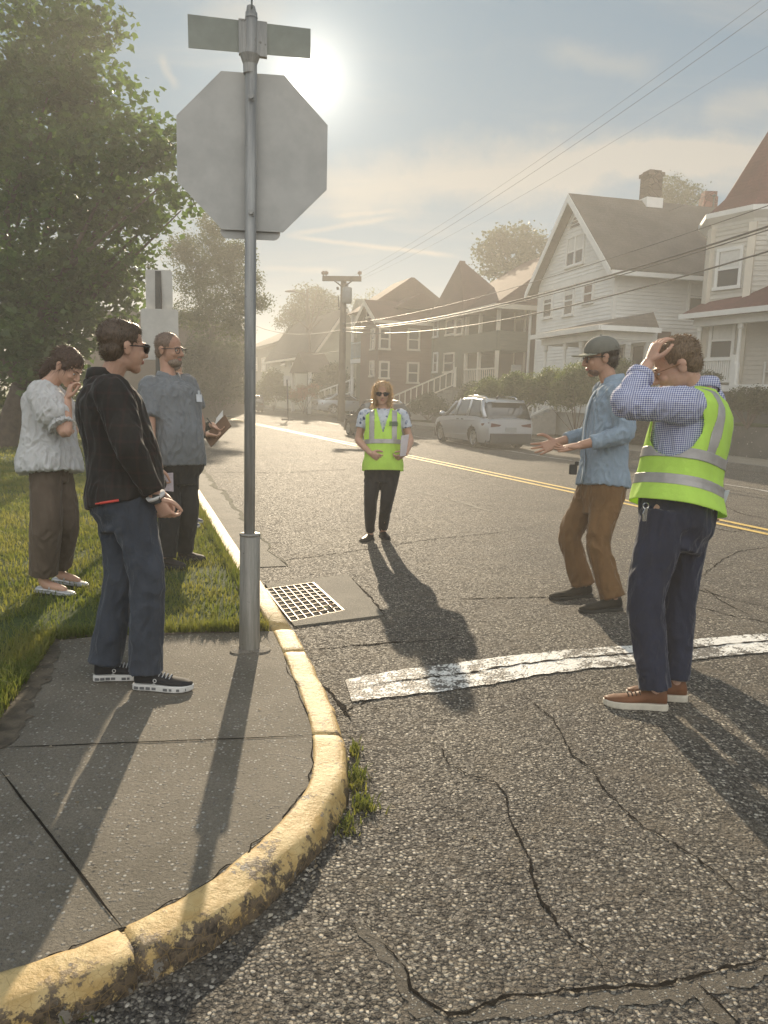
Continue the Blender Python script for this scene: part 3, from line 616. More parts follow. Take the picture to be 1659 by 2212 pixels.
# far pavement and kerb
GRAN=m_concrete('granite_kerb',(.16,.145,.125),(.24,.22,.19),.3,80); WALK=m_concrete('far_pavement',(.26,.225,.17),(.33,.29,.225),.15,60)
m=MB(); m.obox(st(14.05,-12,-.05),U*170,NN*.16,Z*.19); tag(m.build('far_kerb',GRAN),kind='structure')
m=MB(); m.obox(st(14.21,-12,-.05),U*170,NN*1.75,Z*.184); tag(m.build('far_sidewalk',WALK),kind='structure')
# ================================================================ houses across the street
def m_siding(name,c,pitch=.115,var=.07):
    t=NT(name); p=t.pos(); z=t.sep(p)[2]; f=t.mth('FRACT',t.mth('DIVIDE',z,pitch)); nz=t.noise(p,1.1,5); n2=t.noise(t.map(p,(1,1,6)),9,4)
    col=t.mix(t.ss(nz,.3,.7),tuple(x*(1-var) for x in c),tuple(x*(1+var) for x in c)); col=t.mix(t.ss(n2,.45,.75,0,.25),col,tuple(x*.8 for x in c))
    h=t.mth('SUBTRACT',1.,f)
    return t.done(col,.6,t.bump(h,1.,.016),spec=.3)
def m_shingle(name,c):
    t=NT(name); p=t.pos(); b=t.n('ShaderNodeTexBrick'); t.L.new(t.map(p,(1,1,1.3)),b.inputs[0]); nz=t.noise(p,1.3,5); fine=t.noise(p,14,4,.7)
    col=t.mix(t.ss(nz,.3,.7),tuple(x*.8 for x in c),tuple(x*1.2 for x in c)); col=t.mix(t.ss(fine,.35,.7,0,.6),col,tuple(x*.55 for x in c))
    z=t.sep(p)[2]; f=t.mth('FRACT',t.mth('DIVIDE',z,.11))
    return t.done(col,.85,t.bump(t.mth('ADD',f,fine),.7,.015),spec=.2)
TRIM=flat('white_trim_paint',(.66,.65,.61),.5,.05,3); TRIMC=flat('cream_trim_paint',(.55,.5,.41),.5,.05,3)
def m_glass(name,c=(.03,.033,.036)):
    t=NT(name); return t.done(c,.08,spec=.45)
GLASS=m_glass('window_glass'); BLIND=flat('white_blind',(.55,.54,.5),.7,.05); DOORM=flat('dark_door',(.10,.04,.035),.5,.1)
class House:
    """frame: o near front corner on the ground, a along the facade, b into the lot"""
    def __init__(s,name,o,az,label,cat='house'):
        s.o=np.array(o,float); s.a=np.array([math.sin(R(az)),math.cos(R(az)),0]); s.b=np.array([s.a[1],-s.a[0],0])
        if s.b[0]<0: s.b=-s.b
        s.r=root(name,s.o,label,cat)
    def p(s,i,j,k): return s.o+s.a*i+s.b*j+Z*k
    def front(s,x,y,j=0.):
        q=on_plane(x,y,s.o+s.b*j,s.b)-s.o; return q@s.a,q[2]
    def side(s,x,y,i=0.):
        q=on_plane(x,y,s.o+s.a*i,s.a)-s.o; return q@s.b,q[2]
    def bx(s,mb,i0,i1,j0,j1,k0,k1,mi=0): mb.obox(s.p(i0,j0,k0),s.a*(i1-i0),s.b*(j1-j0),Z*(k1-k0),mi)
    def gable_body(s,i0,i1,j0,j1,k0,ke,kr,ridge,mat,name='wall'):
        m=MB()
        if ridge=='b':     # ridge runs into the lot, gable faces the street
            im=(i0+i1)/2; f=[s.p(i0,j0,k0),s.p(i1,j0,k0),s.p(i1,j0,ke),s.p(im,j0,kr),s.p(i0,j0,ke)]; m.prism(f,s.b*(j1-j0))
        else:
            jm=(j0+j1)/2; f=[s.p(i0,j0,k0),s.p(i0,j1,k0),s.p(i0,j1,ke),s.p(i0,jm,kr),s.p(i0,j0,ke)]; m.prism(f,s.a*(i1-i0))
        return m.build(name,mat,s.r)
    def gable_roof(s,i0,i1,j0,j1,ke,kr,ridge,mat,ov=.35,th=.14,trim=TRIM):
        sl=(kr-ke)/(((i1-i0) if ridge=='b' else (j1-j0))/2); m=MB(); d=ov*sl; w=MB()
        if ridge=='b':
            im=(i0+i1)/2
            for sgn,e in ((-1,i0-ov),(1,i1+ov)):
                P=[s.p(e,j0-ov,ke-d+.02),s.p(im,j0-ov,kr+.02),s.p(im,j1+ov,kr+.02),s.p(e,j1+ov,ke-d+.02)]; m.prism(P,Z*th)
                w.prism([s.p(e-.004*sgn,j0-ov-.03,ke-d-.16),s.p(im,j0-ov-.03,kr-.16),s.p(im,j0-ov-.03,kr+th-.01),s.p(e-.004*sgn,j0-ov-.03,ke-d+th-.01)],s.b*.028)
                s.bx(w,min(e,e+sgn*.1)+sgn*.01,max(e,e+sgn*.1)+sgn*.01,j0-ov,j1+ov,ke-d-.08,ke-d+.07)
        else:
            jm=(j0+j1)/2
            for sgn,e in ((-1,j0-ov),(1,j1+ov)):
                P=[s.p(i0-ov,e,ke-d+.02),s.p(i0-ov,jm,kr+.02),s.p(i1+ov,jm,kr+.02),s.p(i1+ov,e,ke-d+.02)]; m.prism(P,Z*th)
                w.prism([s.p(i0-ov-.03,e-.004*sgn,ke-d-.16),s.p(i0-ov-.03,jm,kr-.16),s.p(i0-ov-.03,jm,kr+th-.01),s.p(i0-ov-.03,e-.004*sgn,ke-d+th-.01)],s.a*.028)
                s.bx(w,i0-ov,i1+ov,min(e,e+sgn*.1)+sgn*.01,max(e,e+sgn*.1)+sgn*.01,ke-d-.08,ke-d+.07)
        r=m.build('roof',mat,s.r); w.build('fascia',trim,r); return r
    def window(s,face,u0,u1,k0,k1,off=0.,trim=TRIM,cols=1,sash=True,blind=0.,mat=GLASS,fw=.1):
        """face 'f' (street side, u along a) or 's' (near side wall, u along b); off = wall plane"""
        if face=='f': P=lambda u,k,d: s.p(u,off-d,k); du=s.a; dn=-s.b
        else: P=lambda u,k,d: s.p(off-d,u,k); du=s.b; dn=-s.a
        u0,u1=min(u0,u1),max(u0,u1); k0,k1=min(k0,k1),max(k0,k1)
        m=MB(); bar=lambda a0,a1,b0,b1,d0,d1: m.obox(P(a0,b0,d0),du*(a1-a0),Z*(b1-b0),dn*(d1-d0))
        bar(u0-fw,u0,k0-fw,k1+fw,.0,.06); bar(u1,u1+fw,k0-fw,k1+fw,.0,.06); bar(u0,u1,k1,k1+fw,.0,.062); bar(u0-fw*1.3,u1+fw*1.3,k0-fw,k0,.0,.1)
        if cols==2: um=(u0+u1)/2; bar(um-.06,um+.06,k0,k1,.0,.058)
        if sash: km=(k0+k1)/2; bar(u0,u1,km-.03,km+.03,.0,.045)
        w=m.build('window',trim,s.r); m=MB(); m.obox(P(u0,k0,.0),du*(u1-u0),Z*(k1-k0),dn*.028); m.build('pane',mat,w)
        if blind>0: m=MB(); m.obox(P(u0+.02,k1-(k1-k0)*blind,.029),du*(u1-u0-.04),Z*(k1-k0)*blind,dn*.006); m.build('blind',BLIND,w)
        return w
    def boards(s,A,B_,out,k0,k1,mat,pitch=.125,top=None):
        """lapped boards on the wall from A to B; top(k) trims the ends under a gable"""
        m=MB(); A=np.asarray(A,float); d=np.asarray(B_,float)-A; k=k0
        while k<k1-.02:
            h=min(pitch,k1-k); a,b=(0.,1.) if top is None else top(k+h)
            if b-a>.03:
                P=lambda u,z,o: A+d*u+Z*z+out*o
                m.add([P(a,k,.004),P(b,k,.004),P(b,k,.024),P(a,k,.024),P(b,k+h,.005),P(a,k+h,.005)],[(0,1,2,3),(3,2,4,5)])
            k+=pitch
        return m.build('siding',mat,s.r)
    def win_px(s,face,x0,y0,x1,y1,off=0.,**k):
        g=s.front if face=='f' else s.side
        a=g(x0,y0,off); b=g(x1,y1,off); c=g(x0,y1,off); d=g(x1,y0,off)
        return s.window(face,(a[0]+c[0])/2,(b[0]+d[0])/2,(b[1]+c[1])/2,(a[1]+d[1])/2,off,**k)
    def rail(s,A,B_,h,n,mat,name='railing',post=True,parent=None):
        """balustrade from A to B (3D points at floor level)"""
        m=MB(); A=np.asarray(A,float); B_=np.asarray(B_,float); d=B_-A; q=nrm(np.array([-d[1],d[0],0]))*.05
        for z0,z1 in ((h-.07,h),(.08,.14)): m.obox(A-q+Z*z0,d,2*q,Z*(z1-z0))
        for i in range(n): c=A+d*(i+.5)/n; m.box(c+Z*(h/2+.03),(.045,.045,h-.17),rz=math.atan2(d[1],d[0]))
        if post:
            for c in (A,B_): m.box(c+Z*(h/2+.04),(.12,.12,h+.1),rz=math.atan2(d[1],d[0]))
        return m.build(name,mat,parent or s.r)
# raised lots
LOT=m_lawn(); 
def lot(n0,s0,s1,h,name='front_lawn'): m=MB(); m.obox(st(n0,s0,-.05),U*(s1-s0),NN*60,Z*(h+.05)); return tag(m.build(name,LOT),kind='structure')
lot(16.35,-12,17.5,.95); lot(16.25,17.5,43,.55); lot(16.2,43,120,.3)
def m_stone(name,c):
    t=NT(name); p=t.pos(); v=t.voro(t.map(p,(1,1,1.7)),3.2,'DISTANCE_TO_EDGE').outputs['Distance']; v2=t.voro(t.map(p,(1,1,1.7)),3.2); k=t.n('ShaderNodeSeparateColor'); t.L.new(v2.outputs['Color'],k.inputs[0])
    col=t.ramp(k.outputs[0],[(0,tuple(x*.6 for x in c)),(1,tuple(x*1.35 for x in c))]); col=t.mix(t.ss(v,.05,.015),col,tuple(x*.35 for x in c))
    return t.done(col,.85,t.bump(t.mth('ADD',t.ss(v,0,.1),t.mth('MULTIPLY',t.noise(p,18,4),.4)),.8,.05),spec=.2)
def wallthing(name,n0,s0,s1,h,mat,label,cap=None,th=.35):
    o=root(name,st(n0+th/2,(s0+s1)/2,0),label,'wall'); m=MB(); m.obox(st(n0,s0,-.03),U*(s1-s0),NN*th,Z*(h+.03)); m.build('wall',mat,o)
    if cap: m=MB(); m.obox(st(n0-.05,s0-.05,h+.002),U*(s1-s0+.1),NN*(th+.1),Z*.12); m.build('coping',cap,o)
    return o
wallthing('retaining_wall',16.0,-10,13.2,.98,m_concrete('old_wall_concrete',(.13,.12,.10),(.2,.185,.155),.1,25),'grey concrete retaining wall with pale coping at the right edge',WALK)
wallthing('retaining_wall',15.98,13.6,15.2,.9,m_concrete('wall_concrete_dark',(.10,.095,.085),(.15,.14,.12),.1,25),'short dark concrete wall beside the grey retaining wall')
wallthing('stone_wall',15.95,25.5,33,.62,m_stone('field_stone',(.13,.12,.10)),'low dark field stone wall behind the parked minivan')
wallthing('driveway_wall',15.95,36.5,41.5,.8,m_stone('dark_field_stone',(.09,.08,.07)),'low dark wall beside the silver sedan')
# ---- white gable house
o=dp(1316,770,26.); o[2]=.55
wh=House('white_house',o,-14,'white clapboard gable house with grey roof and attic double window')
WS=m_siding('white_clapboard',(.66,.655,.62)); WR=m_shingle('grey_brown_shingle',(.115,.10,.085))
iw=wh.front(1157,760)[0]; ke=wh.front(1331,568)[1]; kr=wh.front((1234),428)[1]; dep=9.5
wh.gable_body(0,iw,0,dep,-.3,ke,kr-.18,'b',WS); rf=wh.gable_roof(0,iw,0,dep,ke,kr-.16,'b',WR,.42)
wtop=lambda k:(0.,1.) if k<ke else (lambda e:(e,1-e))(.5*(k-ke)/(kr-.18-ke))
wh.boards(wh.p(0,0,0),wh.p(iw,0,0),-wh.b,-.3,kr-.3,WS,.13,wtop); wh.boards(wh.p(0,0,0),wh.p(0,dep,0),-wh.a,-.3,ke-.1,WS,.13)
m=MB(); wh.bx(m,-.03,.1,-.03,.1,-.3,ke-.25); wh.bx(m,iw-.1,iw+.03,-.03,.1,-.3,ke-.25); wh.bx(m,.1,iw-.1,-.028,0,ke-.32,ke-.12); m.build('corner_board',TRIM,wh.r)
im=iw/2; m=MB(); m.prism([wh.p(im-.55,-.02,kr-1.15),wh.p(im+.55,-.02,kr-1.15),wh.p(im,-.02,kr-.5)],wh.b*.02); m.build('gable_vent',flat('dark_vent_wood',(.12,.11,.1),.8),wh.r)  # vent in one plain dark wood colour
wh.win_px('f',1228,512,1261,570,cols=2,blind=.5); wh.win_px('f',1177,628,1193,684,blind=.35); wh.win_px('f',1222,620,1239,678,blind=.3); wh.win_px('f',1264,617,1281,651,mat=m_glass('reddish_glass',(.09,.05,.045)))
wh.win_px('s',1489,613,1518,672,blind=.45); wh.win_px('s',1417,716,1447,760,sash=False,mat=m_glass('reddish_dark_glass',(.07,.035,.03)))
cj0=min(np.linspace(.5,dep-1,200),key=lambda j:abs(pj(wh.p(im,j,kr+.4))[0]-1405)); hw_=.29
m=MB(); wh.bx(m,im-hw_,im+hw_,cj0-hw_,cj0+hw_,kr-.5,kr+.85); wh.bx(m,im-hw_-.05,im+hw_+.05,cj0-hw_-.05,cj0+hw_+.05,kr+.85,kr+.98); wh.bx(m,im-hw_+.04,im+hw_-.04,cj0-hw_+.04,cj0+hw_-.04,kr+.98,kr+1.06)
ch=m.build('chimney',m_stone('old_brick',(.10,.075,.06)),rf); m=MB(); wh.bx(m,im-hw_-.06,im+hw_+.06,cj0-hw_-.05,cj0+hw_+.05,kr-.3,kr+.06); m.build('flashing',TRIM,ch)
# its porch
def porch(h,i0,i1,dj,kf,kc,cols,roofmat,rise=.5,trim=TRIM,nb=14,gap=None,skirt=None,name='porch'):
    m=MB(); h.bx(m,i0,i1,-dj,-.01,kf-.18,kf); fl=m.build('porch_floor',trim,h.r)
    m=MB(); h.bx(m,i0+.1,i1-.1,-dj+.1,-.02,-.3,kf-.19); m.build('porch_skirt',skirt or flat('porch_skirt_paint',(.3,.29,.26),.7),h.r)
    for c in cols: 
        m=MB(); P=h.p(c,-dj+.12,kf); m.tube([P,P+Z*(kc-kf)*.3,P+Z*(kc-kf)*.34,P+Z*(kc-kf)*.36,P+Z*(kc-kf)*.8,P+Z*(kc-kf)*.82,P+Z*(kc-kf)],[.085,.085,.06,.055,.05,.085,.085],8); m.build('porch_column',trim,h.r)
    m=MB(); h.bx(m,i0,i1,-dj,-dj+.2,kc-.24,kc); h.bx(m,i0,i0+.2,-dj+.2,-.01,kc-.24,kc); h.bx(m,i1-.2,i1,-dj+.2,-.01,kc-.24,kc); m.build('porch_beam',trim,h.r)
    ov=.28; m=MB(); P=[h.p(i0-ov,-dj-ov,kc+.004),h.p(i1+ov,-dj-ov,kc+.004),h.p(i1+ov,-.005,kc+.004),h.p(i0-ov,-.005,kc+.004)]; T=[h.p(i0-ov,-dj-ov,kc+.12),h.p(i1+ov,-dj-ov,kc+.12),h.p(i1-.2,-.005,kc+rise+.1),h.p(i0+.2,-.005,kc+rise+.1)]
    m.loft([P,T]); r=m.build('porch_roof',roofmat,h.r); m=MB(); h.bx(m,i0-ov-.02,i1+ov+.02,-dj-ov-.05,-dj-ov-.004,kc-.02,kc+.13); h.bx(m,i0-ov-.05,i0-ov-.004,-dj-ov,-.02,kc-.02,kc+.13); m.build('gutter',trim,r)
    return fl
pi0=wh.front(1300,760,-1.8)[0]; pi1=wh.front(1168,760,-1.8)[0]; kc=wh.front(1200,728,-1.8)[1]; kf=kc-2.35
porch(wh,pi0,pi1,1.8,kf,kc,[pi0+.15,pi0+(pi1-pi0)*.36,pi0+(pi1-pi0)*.62,pi1-.15],WR,.55)
sx=[pi0+(pi1-pi0)*.62,pi1-.15]
wh.rail(wh.p(pi0+.12,-1.7,kf),wh.p(sx[0]-.1,-1.7,kf),.8,20,TRIM)
wh.rail(wh.p(pi0+.12,-1.65,kf),wh.p(pi0+.12,-.1,kf),.8,9,TRIM)
for sxx in sx: wh.rail(wh.p(sxx,-1.85,kf),wh.p(sxx,-3.3,-.0),.8,9,TRIM,'stair_railing')
m=MB(); 
for i in range(6): wh.bx(m,sx[0]+.05,sx[1]-.05,-1.82-.24*(i+1),-1.82-.24*i,-.3,kf-(kf+.1)*(i+1)/7)
m.build('steps',flat('step_paint',(.3,.29,.27),.7),wh.r)
wh.window('f',sx[0]+.5,sx[0]+1.3,kf+.05,kf+2.0,sash=False,mat=DOORM); wh.window('f',pi0+.5,pi0+1.15,kf+.6,kf+2.0); wh.window('f',pi0+1.7,pi0+2.3,kf+.6,kf+2.0)
# ---- beige house with the turret
TS=m_siding('beige_clapboard',(.47,.445,.39),.13); TR=m_shingle('red_brown_shingle',(.115,.042,.038)); RED=flat('red_shutter',(.19,.045,.05),.5,.1)
o=dp(1600,832,21.5); o[2]=.95
vh=House('turret_house',o,-24,'beige clapboard house with red conical turret and front porch at the right edge')
tc=dp(1650,560,23.0); tci=(tc-vh.o)@vh.a; tcj=(tc-vh.o)@vh.b; 
ktop=pj_z=(on_plane(1540,478,tc,np.array([0,1.,0]))-vh.o)[2]; kapex=(on_plane(1652,250,tc,np.array([0,1.,0]))-vh.o)[2]; kbot=-.3
RT=1.72; angs=[188+45*i for i in range(8)]
oct_=lambda r,k: [np.array([tc[0]+r*math.cos(R(a)),tc[1]+r*math.sin(R(a)),vh.o[2]+k]) for a in angs]
m=MB(); m.loft([oct_(RT,kbot),oct_(RT,ktop)]); m.build('turret_wall',TS,vh.r)
m=MB(); m.loft([oct_(RT+.24,ktop),oct_(RT+.24,ktop+.1),oct_(RT*.82,ktop+.62),oct_(.03,kapex)]); rf=m.build('turret_roof',TR,vh.r)
m=MB(); m.loft([oct_(RT+.02,ktop-.28),oct_(RT+.07,ktop-.2),oct_(RT+.29,ktop-.01),oct_(RT+.29,ktop+.13)]); m.build('turret_cornice',TRIM,rf)
m=MB(); q=oct_(.06,kapex-.62); m.loft([oct_(.2,kapex-.55),oct_(.01,kapex+.08)]); m.build('finial',flat('lead_finial',(.35,.37,.38),.4,metal=.5),rf)
m=MB()
for a in angs[:4]:
    c=np.array([tc[0]+(RT+.01)*math.cos(R(a)),tc[1]+(RT+.01)*math.sin(R(a)),0]); m.box(c+Z*(vh.o[2]+(kbot+ktop)/2-.15),(.2,.2,ktop-kbot-.3),rz=R(a))
m.build('corner_board',TRIMC,vh.r)
for q0,q1 in zip(angs[:4],angs[1:5]):
    A_=np.array([tc[0]+RT*math.cos(R(q0)),tc[1]+RT*math.sin(R(q0)),vh.o[2]]); B_=np.array([tc[0]+RT*math.cos(R(q1)),tc[1]+RT*math.sin(R(q1)),vh.o[2]]); n_=nrm((A_+B_)/2-np.array([tc[0],tc[1],vh.o[2]])); vh.boards(A_,B_,n_,kbot,ktop-.28,TS,.14)
def turret_window(a0,a1,y0,y1,blind=.45,name='window'):
    A=np.array([tc[0]+RT*math.cos(R(a0)),tc[1]+RT*math.sin(R(a0)),0]); B2=np.array([tc[0]+RT*math.cos(R(a1)),tc[1]+RT*math.sin(R(a1)),0]); d=nrm(B2-A); n=np.array([d[1],-d[0],0]); n=n if n[1]<0 else -n
    L=np.linalg.norm(B2-A); z1=on_plane(1541,y0,A,n)[2]; z0=on_plane(1541,y1,A,n)[2]; u0,u1=.24*L,.76*L
    P=lambda u,k,dd: A+d*u+Z*k+n*dd
    m=MB()
    for b in ((u0-.1,u0,z0-.1,z1+.1,.06),(u1,u1+.1,z0-.1,z1+.1,.06),(u0,u1,z1,z1+.1,.062),(u0-.13,u1+.13,z0-.1,z0,.09),(u0,u1,(z0+z1)/2-.03,(z0+z1)/2+.03,.05)): m.obox(P(b[0],b[2],0),d*(b[1]-b[0]),Z*(b[3]-b[2]),n*b[4])
    w=m.build('window',TRIM,vh.r); m=MB(); m.obox(P(u0,z0,0),d*(u1-u0),Z*(z1-z0),n*.028); m.build('pane',GLASS,w)
    m=MB(); m.obox(P(u0+.02,z1-(z1-z0)*.5,.029),d*(u1-u0-.04),Z*(z1-z0)*.5,n*.006); m.build('blind',BLIND,w)
turret_window(188,233,548,622); turret_window(188,233,700,772)
# main body to the right of the turret
wj=tcj-.75; km=(on_plane(1612,528,vh.o+vh.b*wj,vh.b)-vh.o)[2]; si=vh.front(1606,600,wj)[0]
m=MB(); vh.bx(m,si-7,si,wj,wj+9,-.3,km); m.build('wall',TS,vh.r); vh.boards(vh.p(si,wj,0),vh.p(si-7,wj,0),-vh.b,-.3,km-.1,TS,.14)
m=MB(); P=[vh.p(si-7.3,wj-.35,km-.1),vh.p(si+.2,wj-.35,km-.1),vh.p(si+.2,wj+9,km-.1),vh.p(si-7.3,wj+9,km-.1)]; T=[vh.p(si-6.8,wj+.2,km+.3),vh.p(si-.1,wj+.2,km+.3),vh.p(si-1.5,wj+4,km+4.2),vh.p(si-6,wj+4,km+4.2)]; m.loft([P,[p+Z*.12 for p in P],T]); rf2=m.build('roof',TR,vh.r)
m=MB(); vh.bx(m,si-7.3,si+.22,wj-.47,wj-.352,km-.12,km+.04); m.build('gutter',TRIM,rf2)
m=MB(); P=vh.p(si-.12,wj-.07,0); m.tube([P+Z*(km-.05)-vh.b*.3,P+Z*(km-.2)-vh.b*.28,P+Z*(km-.5)-vh.b*.02,P+Z*2.6-vh.b*.02],.05,8); m.build('downspout',TRIM,vh.r)
# rear chimney with mast
bc=dp(1527,470,30); m=MB(); m.box((bc[0],bc[1],bc[2]),(.55,.5,1.5)); m.box((bc[0],bc[1],bc[2]+.8),(.48,.43,.3)); chm=m.build('chimney',m_stone('red_chimney_brick',(.17,.06,.05)),vh.r)
m=MB(); mp_=dp(1540,455,29.3); m.tube([mp_-Z*.9,mp_+Z*.55],.03,6); m.ell(mp_+Z*.55,(.09,0,0),(0,.09,0),(0,0,.06),8,6); m.build('service_mast',DARKM,vh.r)
# porch
pj0=vh.front(1506,700,-0)[0]; kc=(on_plane(1506,688,vh.o,vh.b)-vh.o)[2]; kf=(on_plane(1582,832,vh.o,vh.b)-vh.o)[2]
i1=pj0; i0=i1-6.5; DJ=wj
class Off: pass
ph=House.__new__(House); ph.a,ph.b,ph.r=vh.a,vh.b,vh.r; ph.o=vh.o+vh.b*DJ
c2=vh.front(1594,700)[0]
porch(ph,i0,i1+.15,DJ,kf,kc,[i1,c2,c2-2.4,c2-4.8],TR,(on_plane(1659,627,ph.o,ph.b)-vh.o)[2]-kc-.1 if False else .95,skirt=flat('dark_lattice',(.06,.06,.055),.8))
vh.rail(vh.p(c2+.08,.1,kf),vh.p(i1-.08,.1,kf),.78,17,TRIM); vh.rail(vh.p(i1,.15,kf),vh.p(i1,DJ-.1,kf),.78,12,TRIM)
m=MB(); vh.bx(m,c2-3.5,c2-.1,-.06,-.01,kf-.24,kf+.02); m.build('porch_edge_board',TRIM,vh.r)
wk=lambda x,y: vh.front(x,y,wj)
a=wk(1626,697); b=wk(1654,776); vh.window('f',a[0],b[0],b[1],a[1],wj,cols=1)
for x0,x1 in ((1602,1617),(1664,1680)):
    a=wk(x0,693); b=wk(x1,784); m=MB(); vh.bx(m,b[0],a[0],wj-.05,wj-.001,b[1],a[1]); m.build('shutter',RED,vh.r)
rc=vh.p(c2-.45,1.0,kf); chh=root('rocking_chair',rc,'white rocking chair on the beige house porch','chair'); m=MB()
for s_ in (-.25,.25): m.box(rc+vh.a*s_+Z*.35,(.05,.05,.7)); m.box(rc+vh.a*s_+vh.b*.45+Z*.6,(.05,.05,1.2))
m.build('frame',TRIM,chh); m=MB(); m.box(rc+vh.b*.22+Z*.42,(.55,.5,.05)); m.build('seat',TRIM,chh); m=MB()
for k in range(6): m.box(rc+vh.a*(-.2+.08*k)+vh.b*.45+Z*.78,(.04,.03,.66))
m.box(rc+vh.b*.45+Z*1.14,(.55,.04,.1)); m.build('backrest',TRIM,chh)
# ---- purple brown house with the pointed tower gable
o=dp(1071,800,33.); o[2]=.55
pu=House('tower_gable_house',o,-17,'purple and green house with a tall pointed gable and open front porches')
PS=m_siding('purple_clapboard',(.085,.056,.056),.13); GS=m_siding('dull_green_clapboard',(.09,.095,.07),.13); PR=m_shingle('dark_red_shingle',(.075,.036,.032))
iw=pu.front(936,760)[0]; ke=pu.front(1072,664)[1]; kap=pu.front(1004,548)[1]; bj=1.6; ib=pu.front(1001,760)[0]
m=MB(); pu.bx(m,0,iw,bj,11,-.3,ke); m.build('wall',PS,pu.r)
m=MB(); pu.bx(m,ib,iw,0,bj,-.3,ke); m.build('bay_wall',GS,pu.r)
m=MB(); P=[pu.p(-.3,-.3,ke),pu.p(iw+.3,-.3,ke),pu.p(iw+.3,11.3,ke),pu.p(-.3,11.3,ke)]; kr=pu.front(1085,590,5)[1]; T=[pu.p(1.2,4.5,kr),pu.p(iw-1.2,4.5,kr),pu.p(iw-1.2,7.5,kr),pu.p(1.2,7.5,kr)]; m.loft([P,[p+Z*.1 for p in P],T]); rf=m.build('roof',PR,pu.r)
m=MB(); pu.bx(m,-.36,-.3,-.3,11.3,ke-.1,ke+.1); pu.bx(m,-.36,iw+.36,-.36,-.304,ke-.1,ke+.1); m.build('gutter',TRIMC,rf)
ig=(ib+iw)/2+.1; g0,g1=ib-.5,iw+.35; m=MB(); m.prism([pu.p(g0,-.25,ke+.101),pu.p(g1,-.25,ke+.101),pu.p(ig,.5,kap)],pu.b*.3); m.loft([[pu.p(g0,-.3,ke+.1),pu.p(g1,-.3,ke+.1),pu.p(g1,3,ke+.1),pu.p(g0,3,ke+.1)],[pu.p(ig-.02,.6,kap),pu.p(ig+.02,.6,kap),pu.p(ig+.02,.64,kap),pu.p(ig-.02,.64,kap)]]); m.build('tower_gable',PR,rf)
m=MB(); P=pu.p(-.06,bj-.1,0); m.tube([P+Z*(ke-.1),P-Z*.2],.055,8); m.build('downspout',TRIM,pu.r)
for w in ((966,693,983,721),(987,693,999,721),(961,766,981,802)): pu.win_px('f',*w,off=0.,trim=TRIMC)
pu.win_px('f',939,691,946,726,off=0.,trim=TRIM); pu.win_px('f',938,765,945,802,off=0.,trim=TRIM)
kfl=pu.front(1020,836)[1]; kb0=pu.front(1020,762)[1]; kb1=pu.front(1020,722)[1]
m=MB(); pu.bx(m,.05,ib-.002,.05,bj-.002,kfl-.2,kfl); pu.bx(m,.05,ib-.002,.0,.14,kb0,kb1); pu.bx(m,.05,ib-.002,.15,bj-.002,kb0,kb0+.2); pu.bx(m,.05,.2,.15,bj-.002,kb0+.201,kb1); m.build('porch_deck',GS,pu.r)
for i_ in (.15,ib*.55,ib-.12):
    m=MB(); pu.bx(m,i_-.07,i_+.07,.02,.16,kfl+.001,kb0-.002); m.build('porch_post',TRIMC,pu.r); m=MB(); pu.bx(m,i_-.07,i_+.07,.02,.16,kb1+.002,ke-.1); m.build('porch_post',TRIMC,pu.r)
pu.rail(pu.p(.15,.08,kfl),pu.p(ib-.1,.08,kfl),.85,16,TRIMC)
pu.rail(pu.p(ib+.2,-.3,kfl),pu.p(ib+2.2,-3.2,-.2),.85,12,TRIMC,'stair_railing'); m=MB()
for i in range(7): pu.bx(m,ib+.3,ib+1.6,-.35*(i+1),-.35*i-.01,-.3,kfl*(1-(i+1)/8))
m.build('steps',flat('grey_steps',(.2,.19,.17),.8),pu.r)
pu.window('f',.5,1.4,kfl+.1,kfl+2.,bj,trim=TRIMC,sash=False,mat=DOORM); pu.window('f',.6,1.5,kb0+.9,kb0+2.1,bj,trim=TRIMC)
m=MB(); b_=pu.side(1112,806); pu.bx(m,-.13,-.004,b_[0]-.2,b_[0]+.25,b_[1]-.3,b_[1]+.35); m.build('meter_box',flat('meter_grey',(.35,.34,.32),.5),pu.r)
# ---- red brown house
o=dp(816,830,40.); o[2]=.3
rh=House('red_house',o,-20,'reddish brown house with cream window frames left of the tower gable house')
RS=m_siding('red_brown_clapboard',(.115,.058,.042),.14); RR=m_shingle('brown_red_shingle',(.09,.045,.036))
iw=rh.front(779,760)[0]; ke=rh.side(870,690)[1]; kr=rh.front(797,652)[1]; jd=rh.side(932,760)[0]
rh.gable_body(0,iw,0,jd,-.3,ke,kr-.1,'b',RS); rf=rh.gable_roof(0,iw,0,jd,ke,kr-.08,'b',RR,.35,trim=TRIMC)
m=MB(); q=rh.side(895,640,iw/2)[0]; rh.bx(m,iw*.2,iw*.8,q-1.3,q+1.3,ke+.5,kr-.35); m.loft([[rh.p(iw*.1,q-1.5,kr-.35),rh.p(iw*.9,q-1.5,kr-.35),rh.p(iw*.9,q+1.5,kr-.35),rh.p(iw*.1,q+1.5,kr-.35)],[rh.p(iw*.1,q-.1,kr+.45),rh.p(iw*.9,q-.1,kr+.45),rh.p(iw*.9,q+.1,kr+.45),rh.p(iw*.1,q+.1,kr+.45)]]); m.build('dormer',RR,rf)
for w in ((822,712,839,752),(883,714,903,754),(822,784,837,815),(882,786,901,825)): rh.win_px('s',*w,trim=TRIMC)
for w in ((803,714,810,753),(801,783,808,811)): rh.win_px('f',*w,trim=TRIMC)
rh.win_px('f',794,668,800,684,trim=TRIMC,sash=False)
